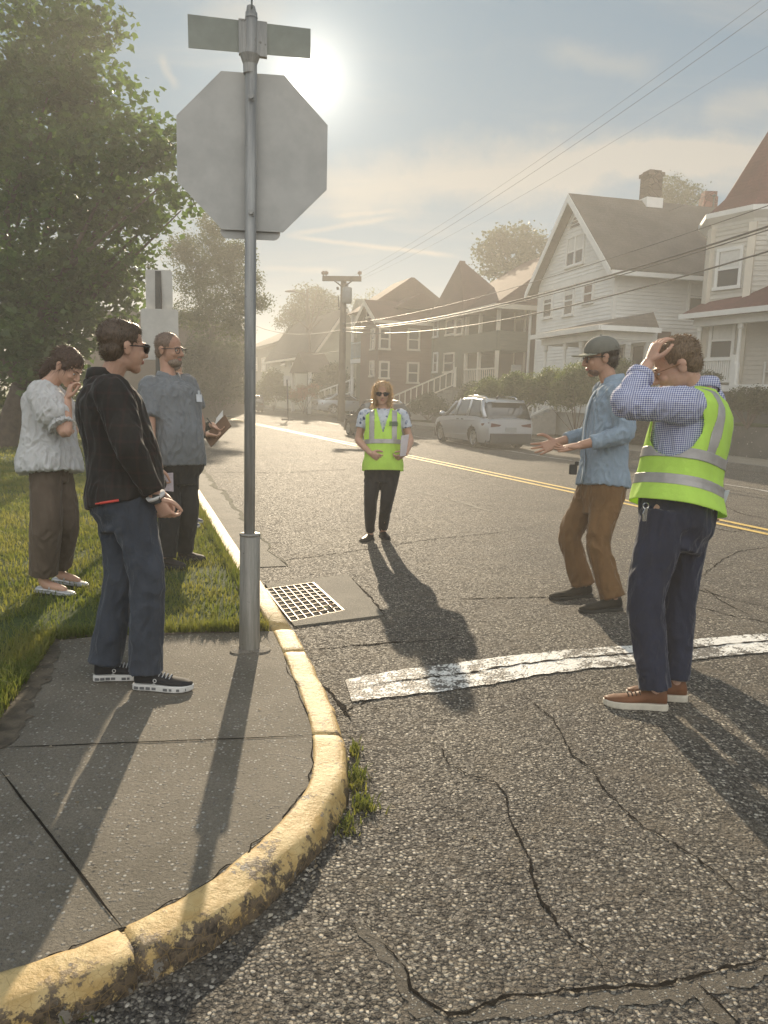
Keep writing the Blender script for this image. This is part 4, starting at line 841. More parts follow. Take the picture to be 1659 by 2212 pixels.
m=MB(); i0,i1=iw+.05,iw+2.6; kbz=rh.front(770,776,.4)[1]; rh.bx(m,i0,i1,.2,3,kbz-.25,kbz); rh.bx(m,i0,i1,.2,.3,kbz-2.6,kbz-2.4); m.build('balcony_deck',TRIM,rh.r); rh.rail(rh.p(i0,.3,kbz),rh.p(i1,.3,kbz),.95,10,flat('blue_grey_rail',(.3,.36,.38),.5))
for i_ in (i0+.1,i1-.1):
    for z0,z1 in ((-.3,kbz-.26),(kbz+1.,kbz+2.6)): m=MB(); rh.bx(m,i_-.07,i_+.07,.22,.36,z0,z1); m.build('balcony_post',TRIM,rh.r)
m=MB(); rh.bx(m,i0,i1,.6,6,-.3,kbz+2.6); m.build('rear_wing',GS,rh.r)
m=MB(); P=[rh.p(i0-.1,.0,kbz+2.6),rh.p(i1+.3,.0,kbz+2.6),rh.p(i1+.3,6.2,kbz+2.6),rh.p(i0-.1,6.2,kbz+2.6)]; T=[rh.p(i0-.1,2.9,kbz+4.6),rh.p(i1+.3,2.9,kbz+4.6),rh.p(i1+.3,3.1,kbz+4.6),rh.p(i0-.1,3.1,kbz+4.6)]; m.loft([P,T]); m.build('wing_roof',RR,rf)
rh.rail(rh.p(i0+.4,-.3,1.1),rh.p(i0+2.6,-2.6,.0),.85,8,TRIM,'stair_railing')
# ---- cream house further on
o=dp(686,850,50.); o[2]=.3
ch_=House('cream_house',o,-20,'cream two storey house with small gabled porch behind the utility pole')
CS=m_siding('cream_clapboard',(.36,.345,.27),.15); CR=m_shingle('charcoal_shingle',(.07,.062,.055))
iw=ch_.front(582,790)[0]; ke=ch_.side(700,752)[1]; kr=ke+2.6; jd=ch_.side(736,790)[0]+2
ch_.gable_body(0,iw,0,jd,-.3,ke,kr-.1,'a',CS); ch_.gable_roof(0,iw,0,jd,ke,kr-.08,'a',CR,.4,trim=TRIMC)
for w in ((606,766,617,790),(671,764,678,791),(631,766,637,790),(644,766,650,790)): ch_.win_px('f',*w,trim=CS)
f0=ch_.front(668,800,-1.6); f1=ch_.front(628,806,-1.6); m=MB(); im=(f0[0]+f1[0])/2; m.prism([ch_.p(f0[0],-1.7,f1[1]),ch_.p(f1[0],-1.7,f1[1]),ch_.p(im,-1.7,f1[1]+1.3)],ch_.b*1.69); m.build('porch_roof',m_shingle('porch_shingle',(.10,.075,.06)),ch_.r)
for i_ in (f0[0]-.2+.4,f1[0]-.3): m=MB(); ch_.bx(m,i_-.09,i_+.09,-1.6,-1.42,-.2,f1[1]-.002); m.build('porch_post',TRIM,ch_.r); m=MB(); ch_.bx(m,im-1.2,im+1.2,2.1,2.3,ke+.6,ke+2.1); m.prism([ch_.p(im-1.4,2.05,ke+2.1),ch_.p(im+1.4,2.05,ke+2.1),ch_.p(im,2.05,ke+3.1)],ch_.b*2.); m.build('dormer',CS,ch_.r)
# ---- dark roofed house far along, and the dark brown three decker on the left
o=dp(600,850,66.); o[2]=.2; dh=House('far_house',o,-20,'dark roofed house farthest along the right side of the street')
DS=m_siding('dull_grey_clapboard',(.13,.12,.10),.15); iw=dh.front(520,800)[0]; ke=dh.front(580,745)[1]; kr=dh.front(580,692)[1]  # siding in one plain dull grey
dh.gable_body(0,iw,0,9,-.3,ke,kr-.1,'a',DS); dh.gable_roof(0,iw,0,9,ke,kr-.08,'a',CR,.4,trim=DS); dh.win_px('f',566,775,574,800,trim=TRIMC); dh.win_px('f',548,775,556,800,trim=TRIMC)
o=dp(532,858,47.); o[2]=.1; bd=root('brown_house',o,'plain dark brown flat roofed house on the left behind the notebook','house')
q0=dp(532,858,47.); q1=dp(405,862,36.); d=nrm((q1-q0)*np.array([1,1,0])); L=np.linalg.norm((q1-q0)[:2]); hz=dp(532,730,47.)[2]; perp=np.array([d[1],-d[0],0]); perp=perp if perp[0]<0 else -perp
BS=m_siding('brown_shingle_wall',(.10,.07,.055),.16); m=MB(); m.obox(np.array([q0[0],q0[1],-.05]),d*L,perp*5,Z*hz); m.build('wall',BS,bd); m=MB(); m.obox(np.array([q0[0],q0[1],hz-.05])-d*.3-perp*.3,d*(L+.6),perp*5.6,Z*.35); m.build('roof',CR,bd)
for f,z0 in ((.12,1.2),(.3,1.2),(.12,4.0),(.3,4.0),(.62,4.0)):
    m=MB(); c=np.array([q0[0],q0[1],z0])+d*L*f-perp*.03; m.obox(c,d*1.0,perp*.03,Z*1.5); m.build('window',GLASS,bd)
# ================================================================ trees, shrubs, hedges
def m_leaf(name,a,b,tr=.45,ts=(1.6,1.7,.8)):
    t=NT(name); p=t.pos(); nz=t.noise(p,1.7,3); n2=t.noise(p,37,2)
    c=t.mix(t.ss(nz,.35,.65),a,b); c=t.mix(t.ss(n2,.4,.65,0,.5),c,tuple(x*.6 for x in a)); t.done(c,.5,spec=.35); translucent(t,t.mix(1.,c,ts,'MULTIPLY'),tr); return t.m
BARK=flat('bark',(.085,.06,.045),.9,.35,7,bump=.03,bs=12)
MAPLE=m_leaf('maple_leaf',(.058,.092,.03),(.10,.138,.048),.55,(1.45,1.7,.8)); AIRY=m_leaf('airy_leaf',(.05,.07,.025),(.085,.10,.04)); DARKL=m_leaf('dark_leaf',(.03,.045,.014),(.055,.07,.022)); BUSH=m_leaf('shrub_leaf',(.065,.095,.022),(.13,.15,.045)); HEDGE=m_leaf('hedge_leaf',(.03,.05,.013),(.055,.08,.02)); REDL=m_leaf('reddish_leaf',(.09,.05,.03),(.13,.08,.04))
STAR=np.array([(0,-.5,0),(.28,-.42,.04),(.55,-.02,.1),(.25,.12,.02),(.0,.62,.08),(-.25,.12,.02),(-.55,-.02,.1),(-.28,-.42,.04)])
OVAL=np.array([(0,-.55,0),(.24,-.1,.05),(.2,.25,.04),(0,.6,.08),(-.2,.25,.04),(-.24,-.1,.05)])
def leafcloud(P,size,shape,r,up=.35):
    n=len(P); k=len(shape)
    nv=r.normal(0,1,(n,3)); nv[:,2]=np.abs(nv[:,2])+up; nv/=np.linalg.norm(nv,axis=1)[:,None]
    t=r.normal(0,1,(n,3)); t-=nv*(t*nv).sum(1)[:,None]; t/=np.linalg.norm(t,axis=1)[:,None]; b=np.cross(nv,t)
    s=(size*r.uniform(.6,1.25,n))[:,None,None]
    V=P[:,None,:]+s*(shape[None,:,0:1]*t[:,None,:]+shape[None,:,1:2]*b[:,None,:]+shape[None,:,2:3]*nv[:,None,:])
    i=np.arange(n)[:,None]*k; 
    F3=np.concatenate([i+[0,j,j+1] for j in range(1,k-1)],0)
    return V.reshape(-1,3),F3
def clumps(c,rad,ncl,per,spread,r,shell=.55,gap=0.):
    """leaf positions in clumps through an ellipsoid, denser towards its skin"""
    d=r.normal(0,1,(ncl,3)); d/=np.linalg.norm(d,axis=1)[:,None]; q=r.uniform(0,1,ncl)**shell
    C=np.asarray(c)+d*q[:,None]*np.asarray(rad)
    if gap>0: C=C[np.array([mnoise.noise(Vector(x*(1.2/np.mean(rad))+Vector((5,1,3))) ) if False else mnoise.noise(Vector(tuple(x*1.1/max(.3,np.mean(rad)*.5)))) for x in C])>-gap]
    n=len(C); P=np.repeat(C,per,0)+r.normal(0,spread,(n*per,3))*[1,1,.75]
    return P
def tree(name,base,blobs,size,shape,mat,label,group=None,trunk=.3,cl=1.,per=22,gap=.25,limbs=True,cat='tree',barkmat=None,lean=None,seed=1,stem_top=None):
    r=np.random.default_rng(seed); base=np.asarray(base,float); o=root(name,base,label,cat,group); VV=[]; FF=[]; nb=0
    for (x,y,D,rp) in blobs:
        c=dp(x,y,D); rad=rp/F*D; ncl=max(5,int(cl*46*(rad/(size*4))**2)); 
        P=clumps(c,(rad,rad,rad*.9),ncl,per,max(size*1.5,rad*.13),r,.5,gap); V,F3=leafcloud(P,size,shape,r); VV.append(V); FF.append(F3+nb); nb+=len(V)
    link('crown',npmesh('crown',np.concatenate(VV),np.concatenate(FF),mat),o)
    m=MB(); cs=[dp(*b[:3]) for b in blobs]; mid=np.mean(cs,0); topz=max(c[2] for c in cs)
    hub=base+(np.array([mid[0],mid[1],0])-base*[1,1,0])*.25+Z*max(1.2,(min(c[2] for c in cs)-base[2])*.8)
    m.tube([base-Z*.1,base+Z*.15,base*.5+hub*.5,hub],[trunk*1.5,trunk*1.1,trunk*.85,trunk*.75],10)
    for c in cs:
        j=r.normal(0,.12,3)*np.linalg.norm(c-hub); m.tube([hub-Z*.1,hub*.6+c*.4+j*.5+Z*.1*np.linalg.norm(c-hub),c+j*.2],[trunk*.4,trunk*.2,trunk*.04],6)
    m.build('trunk',barkmat or BARK,o,True); return o
def bush(name,blobs,size,mat,label,group=None,cl=1.,per=16,shape=OVAL,seed=1,cat='shrub',zb=None):
    r=np.random.default_rng(seed); VV=[]; FF=[]; nb=0; cs=[dp(*b[:3]) for b in blobs]
    base=np.mean(cs,0); base[2]=zb if zb is not None else min(c[2]-b[3]/F*b[2] for c,b in zip(cs,blobs)); o=root(name,base,label,cat,group)
    for c,(x,y,D,rp) in zip(cs,blobs):
        rad=rp/F*D; ncl=max(8,int(cl*80*(rad/(size*4))**2)); P=clumps(c,(rad,rad,rad),ncl,per,max(size,rad*.12),r,.4,.3); P=P[P[:,2]>base[2]-.02]; V,F3=leafcloud(P,size,shape,r); VV.append(V); FF.append(F3+nb); nb+=len(V)
    link('foliage',npmesh('foliage',np.concatenate(VV),np.concatenate(FF),mat),o)
    m=MB()
    for c in cs:
        for k in range(3): j=r.normal(0,.15,3)*np.abs(c[2]-base[2]+.3); m.tube([base*[1,1,0]+np.array([c[0]-base[0],c[1]-base[1],0])*.0+Z*(base[2]-.05),c+j],[.015,.004],5)
    m.build('stem',BARK,o); return o
tb=gp(6,966,KH-.02)
tree('maple_tree',tb,[(40,120,16,190),(150,180,15.5,110),(190,60,16.5,85),(210,240,15.5,95),(80,380,16,190),(250,350,15,110),(318,345,15,62),(355,290,15,26),(300,450,15.5,90),(150,540,16,150),(345,470,15,40),(60,640,15.5,130),(210,620,16,90),(280,560,15.5,60),(40,740,14.8,60),(120,745,15.5,75),(190,720,16,50),(255,700,16,35),(-60,300,17,180),(-80,600,16,150),(60,800,15,40),(300,300,17,60),(390,440,15,24),(375,400,15.2,28)],.145,STAR,MAPLE,'big dark maple tree filling the left side behind the woman in the white blouse',None,.3,.5,24,.12,seed=3)
tree('loose_tree',gp(455,895,.1),[(450,545,30,62),(500,575,30,52),(415,600,30,48),(480,640,30,62),(530,650,30,36),(420,680,30,46),(545,610,30,22),(572,655,30,19),(505,700,30,40),(455,490,30,34),(395,540,30,40),(520,540,30,28)],.10,OVAL,AIRY,'loose feathery tree rising behind the stop sign pole',None,.13,.9,20,.12,seed=4)
tree('distant_tree',gp(665,890,0)*[.9,.9,0],[(665,655,64,38),(632,676,64,24),(702,664,64,32),(690,640,64,20),(728,655,64,15),(655,700,64,40),(610,695,64,16),(715,690,64,30)],.22,OVAL,DARKL,'dark rounded tree on the skyline left of the utility pole','trees beyond the houses',.1,1.5,16,.15,seed=5)
tree('distant_tree',dp(800,880,74)*[1,1,0],[(785,650,74,26),(815,640,74,22),(842,642,74,18),(765,660,74,18),(862,650,74,10),(800,675,74,30),(845,668,74,22)],.2,OVAL,AIRY,'pale airy tree on the skyline right of the utility pole','trees beyond the houses',.15,.3,14,.1,seed=6)
tree('distant_tree',dp(1110,860,46)*[1,1,0],[(1095,525,46,42),(1060,548,46,28),(1140,520,46,36),(1175,530,46,26),(1110,575,46,50),(1160,570,46,40),(1072,515,46,22),(1055,580,46,30),(1128,500,46,18)],.2,STAR,DARKL,'dense green tree behind the pointed gable and the white house','trees beyond the houses',.25,.6,20,.12,seed=7)
tree('distant_tree',dp(1455,860,40)*[1,1,0],[(1440,415,40,32),(1488,418,40,26),(1403,432,40,15),(1462,395,40,16),(1460,445,40,40),(1507,432,40,14),(1475,400,40,10)],.13,OVAL,DARKL,'small leafy tree between the two chimneys above the grey roof','trees beyond the houses',.16,1.2,18,.05,seed=8)
bush('shrub',[(60,830,19,48),(150,830,20,45),(10,800,18,40),(215,845,21,35),(-40,840,18,60),(105,770,19,30)],.11,BUSH,'sunlit low shrubs under the maple behind the woman in the white blouse',None,.5,16,STAR,11,zb=.08)
bush('shrub',[(255,872,26,24),(288,878,27,18),(320,870,27,22)],.09,DARKL,'low dark shrub on the lawn edge between the men on the left',None,.6,14,seed=12,zb=.08)
bush('tall_shrub',[(432,765,34,42),(480,768,36,42),(515,775,38,32),(425,830,34,44),(475,835,36,44),(512,838,38,34),(455,800,35,44)],.11,DARKL,'tall dark clipped shrubbery filling the gap behind the notebook',None,1.0,16,seed=24,zb=.05)
# by the houses
bush('shrub',[(1060,845,23.5,30),(1110,838,23,34),(1150,842,22.5,34),(1190,836,22,40),(1030,860,24,24)],.06,BUSH,'long green shrubbery behind the minivan in front of the white house','shrubs before the houses',1.4,16,seed=13,zb=.5)
bush('shrub',[(1245,830,21,44),(1220,850,21,36),(1275,845,21,36),(1262,808,21,24)],.06,BUSH,'bright rounded shrub just left of the man in the cap','shrubs before the houses',1.4,16,seed=14,zb=.5)
bush('shrub',[(1345,800,22.5,24),(1330,822,22.5,28),(1362,825,22.5,28),(1385,850,22,30),(1330,855,22,30)],.06,BUSH,'yellow green shrub seen between the two men on the right','shrubs before the houses',1.4,16,seed=15,zb=.5)
bush('shrub',[(1530,812,20.3,13),(1514,816,20.3,10),(1547,818,20.3,11)],.05,DARKL,'dark bush before the white railing of the beige house','shrubs before the houses',1.4,14,seed=16,zb=.9)
bush('shrub',[(1600,862,19.3,26),(1640,866,19.2,30),(1575,868,19.4,20),(1668,860,19,26)],.05,DARKL,'dark flower bed shrubs above the concrete wall at the right edge','shrubs before the houses',1.4,14,seed=17,zb=.9)
bush('shrub',[(1022,850,28,26),(1040,868,27,22),(1000,872,28,22)],.07,DARKL,'dark bush by the stairs of the purple house','shrubs before the houses',1.4,14,seed=18,zb=.5)
bush('shrub',[(925,870,31,24),(900,880,32,18),(950,880,30,20)],.07,DARKL,'low dark bush to the right of the woman in the vest','shrubs before the houses',1.4,14,seed=19,zb=.5)
bush('shrub',[(720,812,46,28),(692,826,46,20),(745,830,46,22)],.12,DARKL,'dark bush before the cream house next to the utility pole','shrubs before the houses',1.4,14,seed=20,zb=.2)
bush('shrub',[(652,846,44,16),(676,842,44,14),(640,856,44,14)],.09,m_leaf('pink_flower',(.35,.13,.10),(.16,.12,.05)),'pink flowering bush left of the silver sedan','shrubs before the houses',1.4,12,seed=21,zb=.2)
bush('shrub',[(590,820,52,24),(575,845,52,24),(610,845,52,20)],.12,AIRY,'hazy pale bush before the cream house behind the far car','shrubs before the houses',1.4,14,seed=22,zb=.1)
# clipped box hedge along the pavement
def hedge(name,n0,s0,s1,w,h,zb,size,mat,label,seed,dens=1500):
    r=np.random.default_rng(seed); o=root(name,st(n0+w/2,(s0+s1)/2,zb),label,'hedge'); L=s1-s0
    n=int(dens*L*(h+w)); f=r.random(n); top=f<w/(w+2*h)
    a=r.uniform(0,w,n); s=r.uniform(0,L,n); z=r.uniform(0,h,n); side=r.random(n)<.65
    a=np.where(top,a,np.where(side,0,w)); z=np.where(top,h,z)
    end=r.random(n)<.1; s=np.where(end,np.where(r.random(n)<.7,0,L),s); a=np.where(end,r.uniform(0,w,n),a)
    wob=np.array([mnoise.noise(Vector((q*1.3,zz*1.7,seed))) for q,zz in zip(s,z)])*.07
    P=(NN[None]*(n0+a+wob*np.where(side,1,-1))[:,None]+U[None]*(s0+s)[:,None]+Z[None]*(zb+z+wob*.5)[:,None])+r.normal(0,.035,(n,3))
    V,F3=leafcloud(P,size,OVAL,r,.5); link('foliage',npmesh('foliage',V,F3,mat),o)
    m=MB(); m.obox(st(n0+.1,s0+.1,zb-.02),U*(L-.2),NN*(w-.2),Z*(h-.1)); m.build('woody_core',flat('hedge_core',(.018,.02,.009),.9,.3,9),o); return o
hs=on_n(1152,930,14.9)@U; he=on_n(1400,930,14.9)@U
wallh=.0
hedge('box_hedge',16.05,min(hs,he)-.3,25.2,1.2,.95,.18,.05,HEDGE,'clipped dark box hedge beside the pavement behind the minivan',23)
# ================================================================ cars
def m_carpaint(name,c,metal=.5,rough=.32): 
    t=NT(name); return t.done(t.mix(t.ss(t.noise(t.pos(),3,3),.3,.7),tuple(x*.94 for x in c),c),rough,None,metal,.5,coat=.5)
TYRE=flat('tyre_rubber',(.02,.02,.02),.85,.2,20); RIM=flat('alloy_rim',(.45,.45,.44),.35,.1,metal=.8); CGLASS=NT('car_glass').done((.02,.024,.026),.05,spec=.9); TAIL=flat('tail_light_red',(.09,.022,.022),.15,.05); HEADL=flat('head_light_clear',(.55,.56,.56),.1,.05); BLACKP=flat('black_plastic',(.025,.025,.025),.6,.1); PLATE=flat('plate_pale',(.22,.23,.23),.5,.1); CHROME=flat('chrome',(.6,.6,.58),.15,.05,metal=.95)
def car(name,pos,az,k,paint,label,kind='van',group=None):
    """pos: ground point under the middle of the rear axle, az: heading, k: scale"""
    f=np.array([math.sin(R(az)),math.cos(R(az)),0]); lf=np.array([-f[1],f[0],0]); o0=np.asarray(pos,float)
    rt=root(name,o0,label,'car',group); 
    Pt=lambda x,y,z: o0+(f*x+lf*y+Z*z)*k
    S={'van':dict(L0=-1.05,L1=4.05,wb=3.06,hw=.985,roof=1.72,wr=.36,
        belt=[(-1.05,.98),(-.9,1.06),(0,1.10),(1.5,1.07),(2.6,1.02),(3.1,.98),(3.7,.86),(4.0,.66),(4.05,.55)],
        cab=[(-.98,1.02,.12),(-.86,1.25,.5),(-.62,1.60,.9),(-.4,1.68,.97),(.6,1.73,1.),(1.5,1.70,1.),(2.0,1.60,.95),(2.55,1.32,.6),(3.0,1.0,.06)]),
       'suv':dict(L0=-.95,L1=3.65,wb=2.7,hw=.93,roof=1.66,wr=.36,
        belt=[(-.95,.95),(-.8,1.04),(0,1.06),(1.3,1.04),(2.1,1.02),(2.5,1.0),(3.2,.93),(3.55,.78),(3.65,.6)],
        cab=[(-.9,1.0,.1),(-.78,1.25,.5),(-.5,1.55,.9),(-.2,1.62,.97),(.5,1.65,1.),(1.0,1.62,1.),(1.4,1.52,.9),(1.85,1.27,.5),(2.2,1.02,.06)]),
       'sedan':dict(L0=-1.1,L1=3.65,wb=2.75,hw=.91,roof=1.44,wr=.33,
        belt=[(-1.1,.86),(-1.0,.95),(-.5,.97),(.4,.95),(1.7,.94),(2.2,.9),(3.1,.8),(3.55,.66),(3.65,.5)],
        cab=[(-.75,.96,.05),(-.45,1.1,.4),(0,1.3,.8),(.4,1.4,.96),(.9,1.43,1.),(1.3,1.39,.96),(1.7,1.25,.65),(2.2,.93,.05)])}[kind]
    def interp(T,x,c):
        for a,b in zip(T[:-1],T[1:]):
            if a[0]<=x<=b[0]: u=(x-a[0])/(b[0]-a[0]); return a[c]+(b[c]-a[c])*u
        return T[0][c] if x<T[0][0] else T[-1][c]
    L0,L1,hw,wb,wr=S['L0'],S['L1'],S['hw'],S['wb'],S['wr']
    def plan(x):   # half width of the plan
        e0=max(0,(L0+.55-x)/.55); e1=max(0,(x-(L1-.9))/.9); return hw*(1-.16*e0**2.2-.30*e1**2.3)
    # body with wheel openings: a fine grid whose faces inside the arches are left out
    xs=np.linspace(L0,L1,70); nh=16; V=[]; 
    for x in xs:
        zb=interp(S['belt'],x,1); zs=.22+.10*max(0,(x-(L1-.5))/.5)**2+.1*max(0,(L0+.3-x)/.3); w=plan(x); ring=[]
        for j in range(nh):
            u=j/(nh-1); z=zs+(zb-zs)*u; bul=1-.10*(abs(u-.55)/.55)**2.2; ring.append((x,w*bul,z))
        for q in ((.93,.012),(.75,.035),(.4,.05),(0,.055)): ring.append((x,w*.90*q[0],zb+q[1]))
        V.append(ring)
    nr=len(V[0]); m=MB(); vs=[]; 
    for ring in V: vs+=[Pt(*p) for p in ring]; 
    off=len(vs)
    for ring in V: vs+=[Pt(p[0],-p[1],p[2]) for p in ring]
    fs=[]; arch=wr*1.16
    for i in range(len(xs)-1):
        xc=(xs[i]+xs[i+1])/2
        for j in range(nr-1):
            zc=(V[i][j][2]+V[i+1][j+1][2])/2
            if j<nh-1 and any((xc-wx)**2+(zc-wr)**2<arch**2 for wx in (0,wb)): continue
            a=i*nr+j; fs.append((a,a+nr,a+nr+1,a+1)); fs.append((off+a,off+a+1,off+a+nr+1,off+a+nr))
    for i in (0,len(xs)-1):
        for j in range(nr-1): a=i*nr+j; fs.append((a,a+1,off+a+1,off+a))
    m.add(vs,fs); body=m.build('body',paint,rt,True); 
    md=body.modifiers.new('edge','EDGE_SPLIT'); md.split_angle=R(38)
    # arch liners and underside
    m=MB(); m.obox(Pt(L0+.15,-hw*.86,.2),f*(L1-L0-.35)*k,lf*hw*1.72*k,Z*.5*k); m.build('underbody',BLACKP,rt)
    # cabin glass and roof skin
    c=S['cab']; xs2=np.linspace(c[0][0],c[-1][0],44); rings=[]; roofv=[]
    for x in xs2:
        zt=interp(c,x,1); zb=interp(S['belt'],x,1)+.01; w=plan(x)*.9; tap=(zt-zb)/(S['roof']-1.0)*.2; wt=max(.1,w-tap)
        zt=max(zt,zb+.015); rings.append([Pt(x,w,zb),Pt(x,wt,zt-.03),Pt(x,wt*.9,zt),Pt(x,wt*.5,zt+.012),Pt(x,0,zt+.018),Pt(x,-wt*.5,zt+.012),Pt(x,-wt*.9,zt),Pt(x,-wt,zt-.03),Pt(x,-w,zb)])
    m=MB(); m.loft(rings,0,True,False); cab=m.build('cabin_glass',CGLASS,rt,True)
    m=MB(); lo=next(i for i,x in enumerate(xs2) if interp(c,x,2)>=.88); hi=len(xs2)-1-next(i for i,x in enumerate(xs2[::-1]) if interp(c,x,2)>=.9)
    rr=[[q+Z*.008*k+(q-p_)*.0 for q,p_ in zip(r_[1:8],r_[1:8])] for r_ in rings[lo:hi+1]]; rr=[[r_[0]-Z*.05*k+nrm(r_[0]-r_[3])*.008]+r_+[r_[-1]-Z*.05*k+nrm(r_[-1]-r_[3])*.008] for r_ in rr]
    m.loft([r_ for r_ in rr],0,False,False); rf=m.build('roof',paint,rt,True)
    # pillars
    def pil(x0,x1,w,nm='pillar'):
        for sgn in (0,1):
            A=[]; 
            for x,u in ((x0,0),(x0*.5+x1*.5,.5),(x1,1)):
                i=min(len(xs2)-1,max(0,int(round((x-xs2[0])/(xs2[1]-xs2[0]))))); r_=rings[i]; b=r_[0 if sgn==0 else 8]; t=r_[1 if sgn==0 else 7]; A.append(b+(t-b)*u)
            m=MB(); m.tube([q+lf*(.006 if sgn==0 else -.006)*k for q in A],w*k,6); m.build(nm,paint,rt,True)
    if kind=='van': pil(-.75,-.35,.09); pil(.62,.55,.05); pil(1.75,1.62,.05); pil(2.95,2.0,.045)
    elif kind=='suv': pil(-.7,-.2,.09); pil(.45,.4,.05); pil(1.25,1.2,.045); pil(2.15,1.35,.04)
    else: pil(-.6,.3,.08); pil(.85,.85,.045); pil(2.1,1.3,.04)
    # wheels
    for wx in (0,wb):
        for sgn in (1,-1):
            cc=Pt(wx,sgn*(hw*.93),wr); ax_=lf*sgn; w=root('wheel',cc,None,None); w.parent=rt; w.matrix_parent_inverse=Matrix.Translation(rt.location).inverted()
            m=MB(); prof=[(-.22,wr*.62),(-.23,wr*.9),(-.2,wr*.98),(-.03,wr),(.0,wr*.96),(.012,wr*.8),(.0,wr*.68)]; rings_=[]
            for a,r_ in prof: rings_.append([cc+ax_*a*k+(f*math.cos(t)+Z*math.sin(t))*r_*k for t in np.linspace(0,2*math.pi,25)[:-1]])
            m.loft(rings_,0,False); m.build('tyre',TYRE,w,True)
            m=MB(); m.tube([cc-ax_*.09*k,cc-ax_*.06*k],[wr*.66*k]*2,24,1); 
            for q in range(5):
                t=q*2*math.pi/5+.3; d=f*math.cos(t)+Z*math.sin(t); e=np.cross(ax_,d); m.obox(cc-ax_*.055*k-e*.05*k,d*wr*.67*k,e*.10*k,ax_*.05*k)
            rg=[[cc+ax_*a*k+(f*math.cos(t)+Z*math.sin(t))*r_*k for t in np.linspace(0,2*math.pi,25)[:-1]] for a,r_ in ((-.05,wr*.70),(.006,wr*.69),(.0,wr*.62),(-.05,wr*.6))]; m.loft(rg,0,False)
            m.build('rim',[RIM,BLACKP],w)
    # lights, plate, bumper, mirrors, handles
    zb0=interp(S['belt'],L0,1)
    for sgn in (1,-1):
        m=MB(); w0=plan(L0+.1); h_=zb0-.13
        m.prism([Pt(L0-.012,sgn*w0*.42,h_),Pt(L0-.012,sgn*w0*.84,h_+.06),Pt(L0-.012,sgn*w0*.86,h_-.08),Pt(L0-.012,sgn*w0*.5,h_-.05)],f*.06*k); m.prism([Pt(L0+.02,sgn*plan(L0+.02)*.955,h_+.08),Pt(L0+.32,sgn*(plan(L0+.32)*.985+.012),h_+.03),Pt(L0+.3,sgn*(plan(L0+.3)*.985+.012),h_-.03),Pt(L0+.02,sgn*plan(L0+.02)*.955,h_-.1)],lf*sgn*.015*k); m.build('tail_light',TAIL,rt)
        m=MB(); xf=L1-.28; w1=plan(xf); m.prism([Pt(xf,sgn*w1*1.0,.62),Pt(xf-.35,sgn*(plan(xf-.35)+.005),.74),Pt(xf-.35,sgn*(plan(xf-.35)+.005),.66),Pt(xf,sgn*w1*1.0,.54)],lf*sgn*.02*k); m.build('headlight',HEADL,rt)
        xm=c[-1][0]-.35 if kind!='sedan' else 1.75; m=MB(); zz=interp(S['belt'],xm,1)+.1; m.ell(Pt(xm,sgn*(plan(xm)*.9+.14),zz),f*.09*k,lf*.13*k,Z*.085*k,10,7); m.tube([Pt(xm,sgn*plan(xm)*.88,zz-.06),Pt(xm,sgn*(plan(xm)*.9+.08),zz-.03)],.025*k,6); m.build('mirror',BLACKP if kind!='van' else paint,rt,True)
        for xh in ((.75,1.15) if kind=='van' else (.35,1.4)):
            m=MB(); zz=interp(S['belt'],xh,1)-.13; m.obox(Pt(xh,sgn*plan(xh)*.985,zz),f*.2*k,lf*sgn*.03*k,Z*.035*k); m.build('door_handle',CHROME,rt)
    m=MB(); 
    for i in range(9):
        y0=-.9+.2*i
    w0=plan(L0); m.obox(Pt(L0-.05,-w0*.93,.26),f*.12*k,lf*2*w0*.93*k,Z*.3*k); m.build('rear_bumper',BLACKP if kind!='sedan' else paint,rt)
    m=MB(); m.obox(Pt(L0-.03,-.2,zb0-.36),f*.02*k,lf*.4*k,Z*.15*k); m.build('license_plate',PLATE,rt)
    if kind!='sedan':
        for sgn in (1,-1):
            m=MB(); m.tube([Pt(-.3,sgn*.56,S['roof']-.02),Pt(-.15,sgn*.57,S['roof']+.06),Pt(.6,sgn*.58,S['roof']+.09),Pt(1.3,sgn*.57,S['roof']+.06),Pt(1.45,sgn*.56,S['roof']-.04)],.028*k,6); m.build('roof_rail',CHROME,rt,True)
        m=MB(); m.obox(Pt(-.62,-.55,1.60),-f*.2*k,lf*1.1*k,Z*.03*k); m.build('spoiler',paint,rt)
    if kind=='van':
        for sgn in (1,-1):
            m=MB(); m.tube([Pt(-.2,sgn*(hw*.985),.98),Pt(1,sgn*(hw*.995),.93),Pt(2.6,sgn*(hw*.985),.86)],.012*k,5); m.tube([Pt(.45,sgn*hw*.97,.45),Pt(1.6,sgn*hw*.975,.40),Pt(2.5,sgn*hw*.965,.38)],.014*k,5); m.build('side_crease',paint,rt,True)
        m=MB(); m.tube([Pt(-.25,.2,1.70),Pt(-.32,.2,1.79),Pt(-.38,.2,1.80)],.03*k,6); m.build('antenna_fin',BLACKP,rt)
    return rt
SILVER=m_carpaint('silver_paint',(.42,.43,.45),.55,.3)
rl=gp(1018,967); hd=-18; lfv=np.array([-math.cos(R(hd)),math.sin(R(hd)),0])*1
lfv=np.array([-math.cos(R(-hd)),-math.sin(R(-hd)),0]); 
car('minivan',rl-lfv*.8,hd,.83,SILVER,'silver minivan with roof rails parked facing away by the box hedge')
fl=gp(752,940); fw=np.array([math.sin(R(-24)),math.cos(R(-24)),0]); lv=np.array([-fw[1],fw[0],0])
car('parked_suv',fl-lv*.62-fw*2.7*.72,-24,.72,m_carpaint('black_paint',(.02,.02,.024),.3,.25),'black crossover car partly hidden behind the woman in the vest','suv')
q=gp(549,890.5); car('parked_suv',q+fw*0-0*lv,-17,.68,m_carpaint('dark_grey_paint',(.06,.065,.065),.4,.3),'dark grey car seen from the rear far down the street','suv')
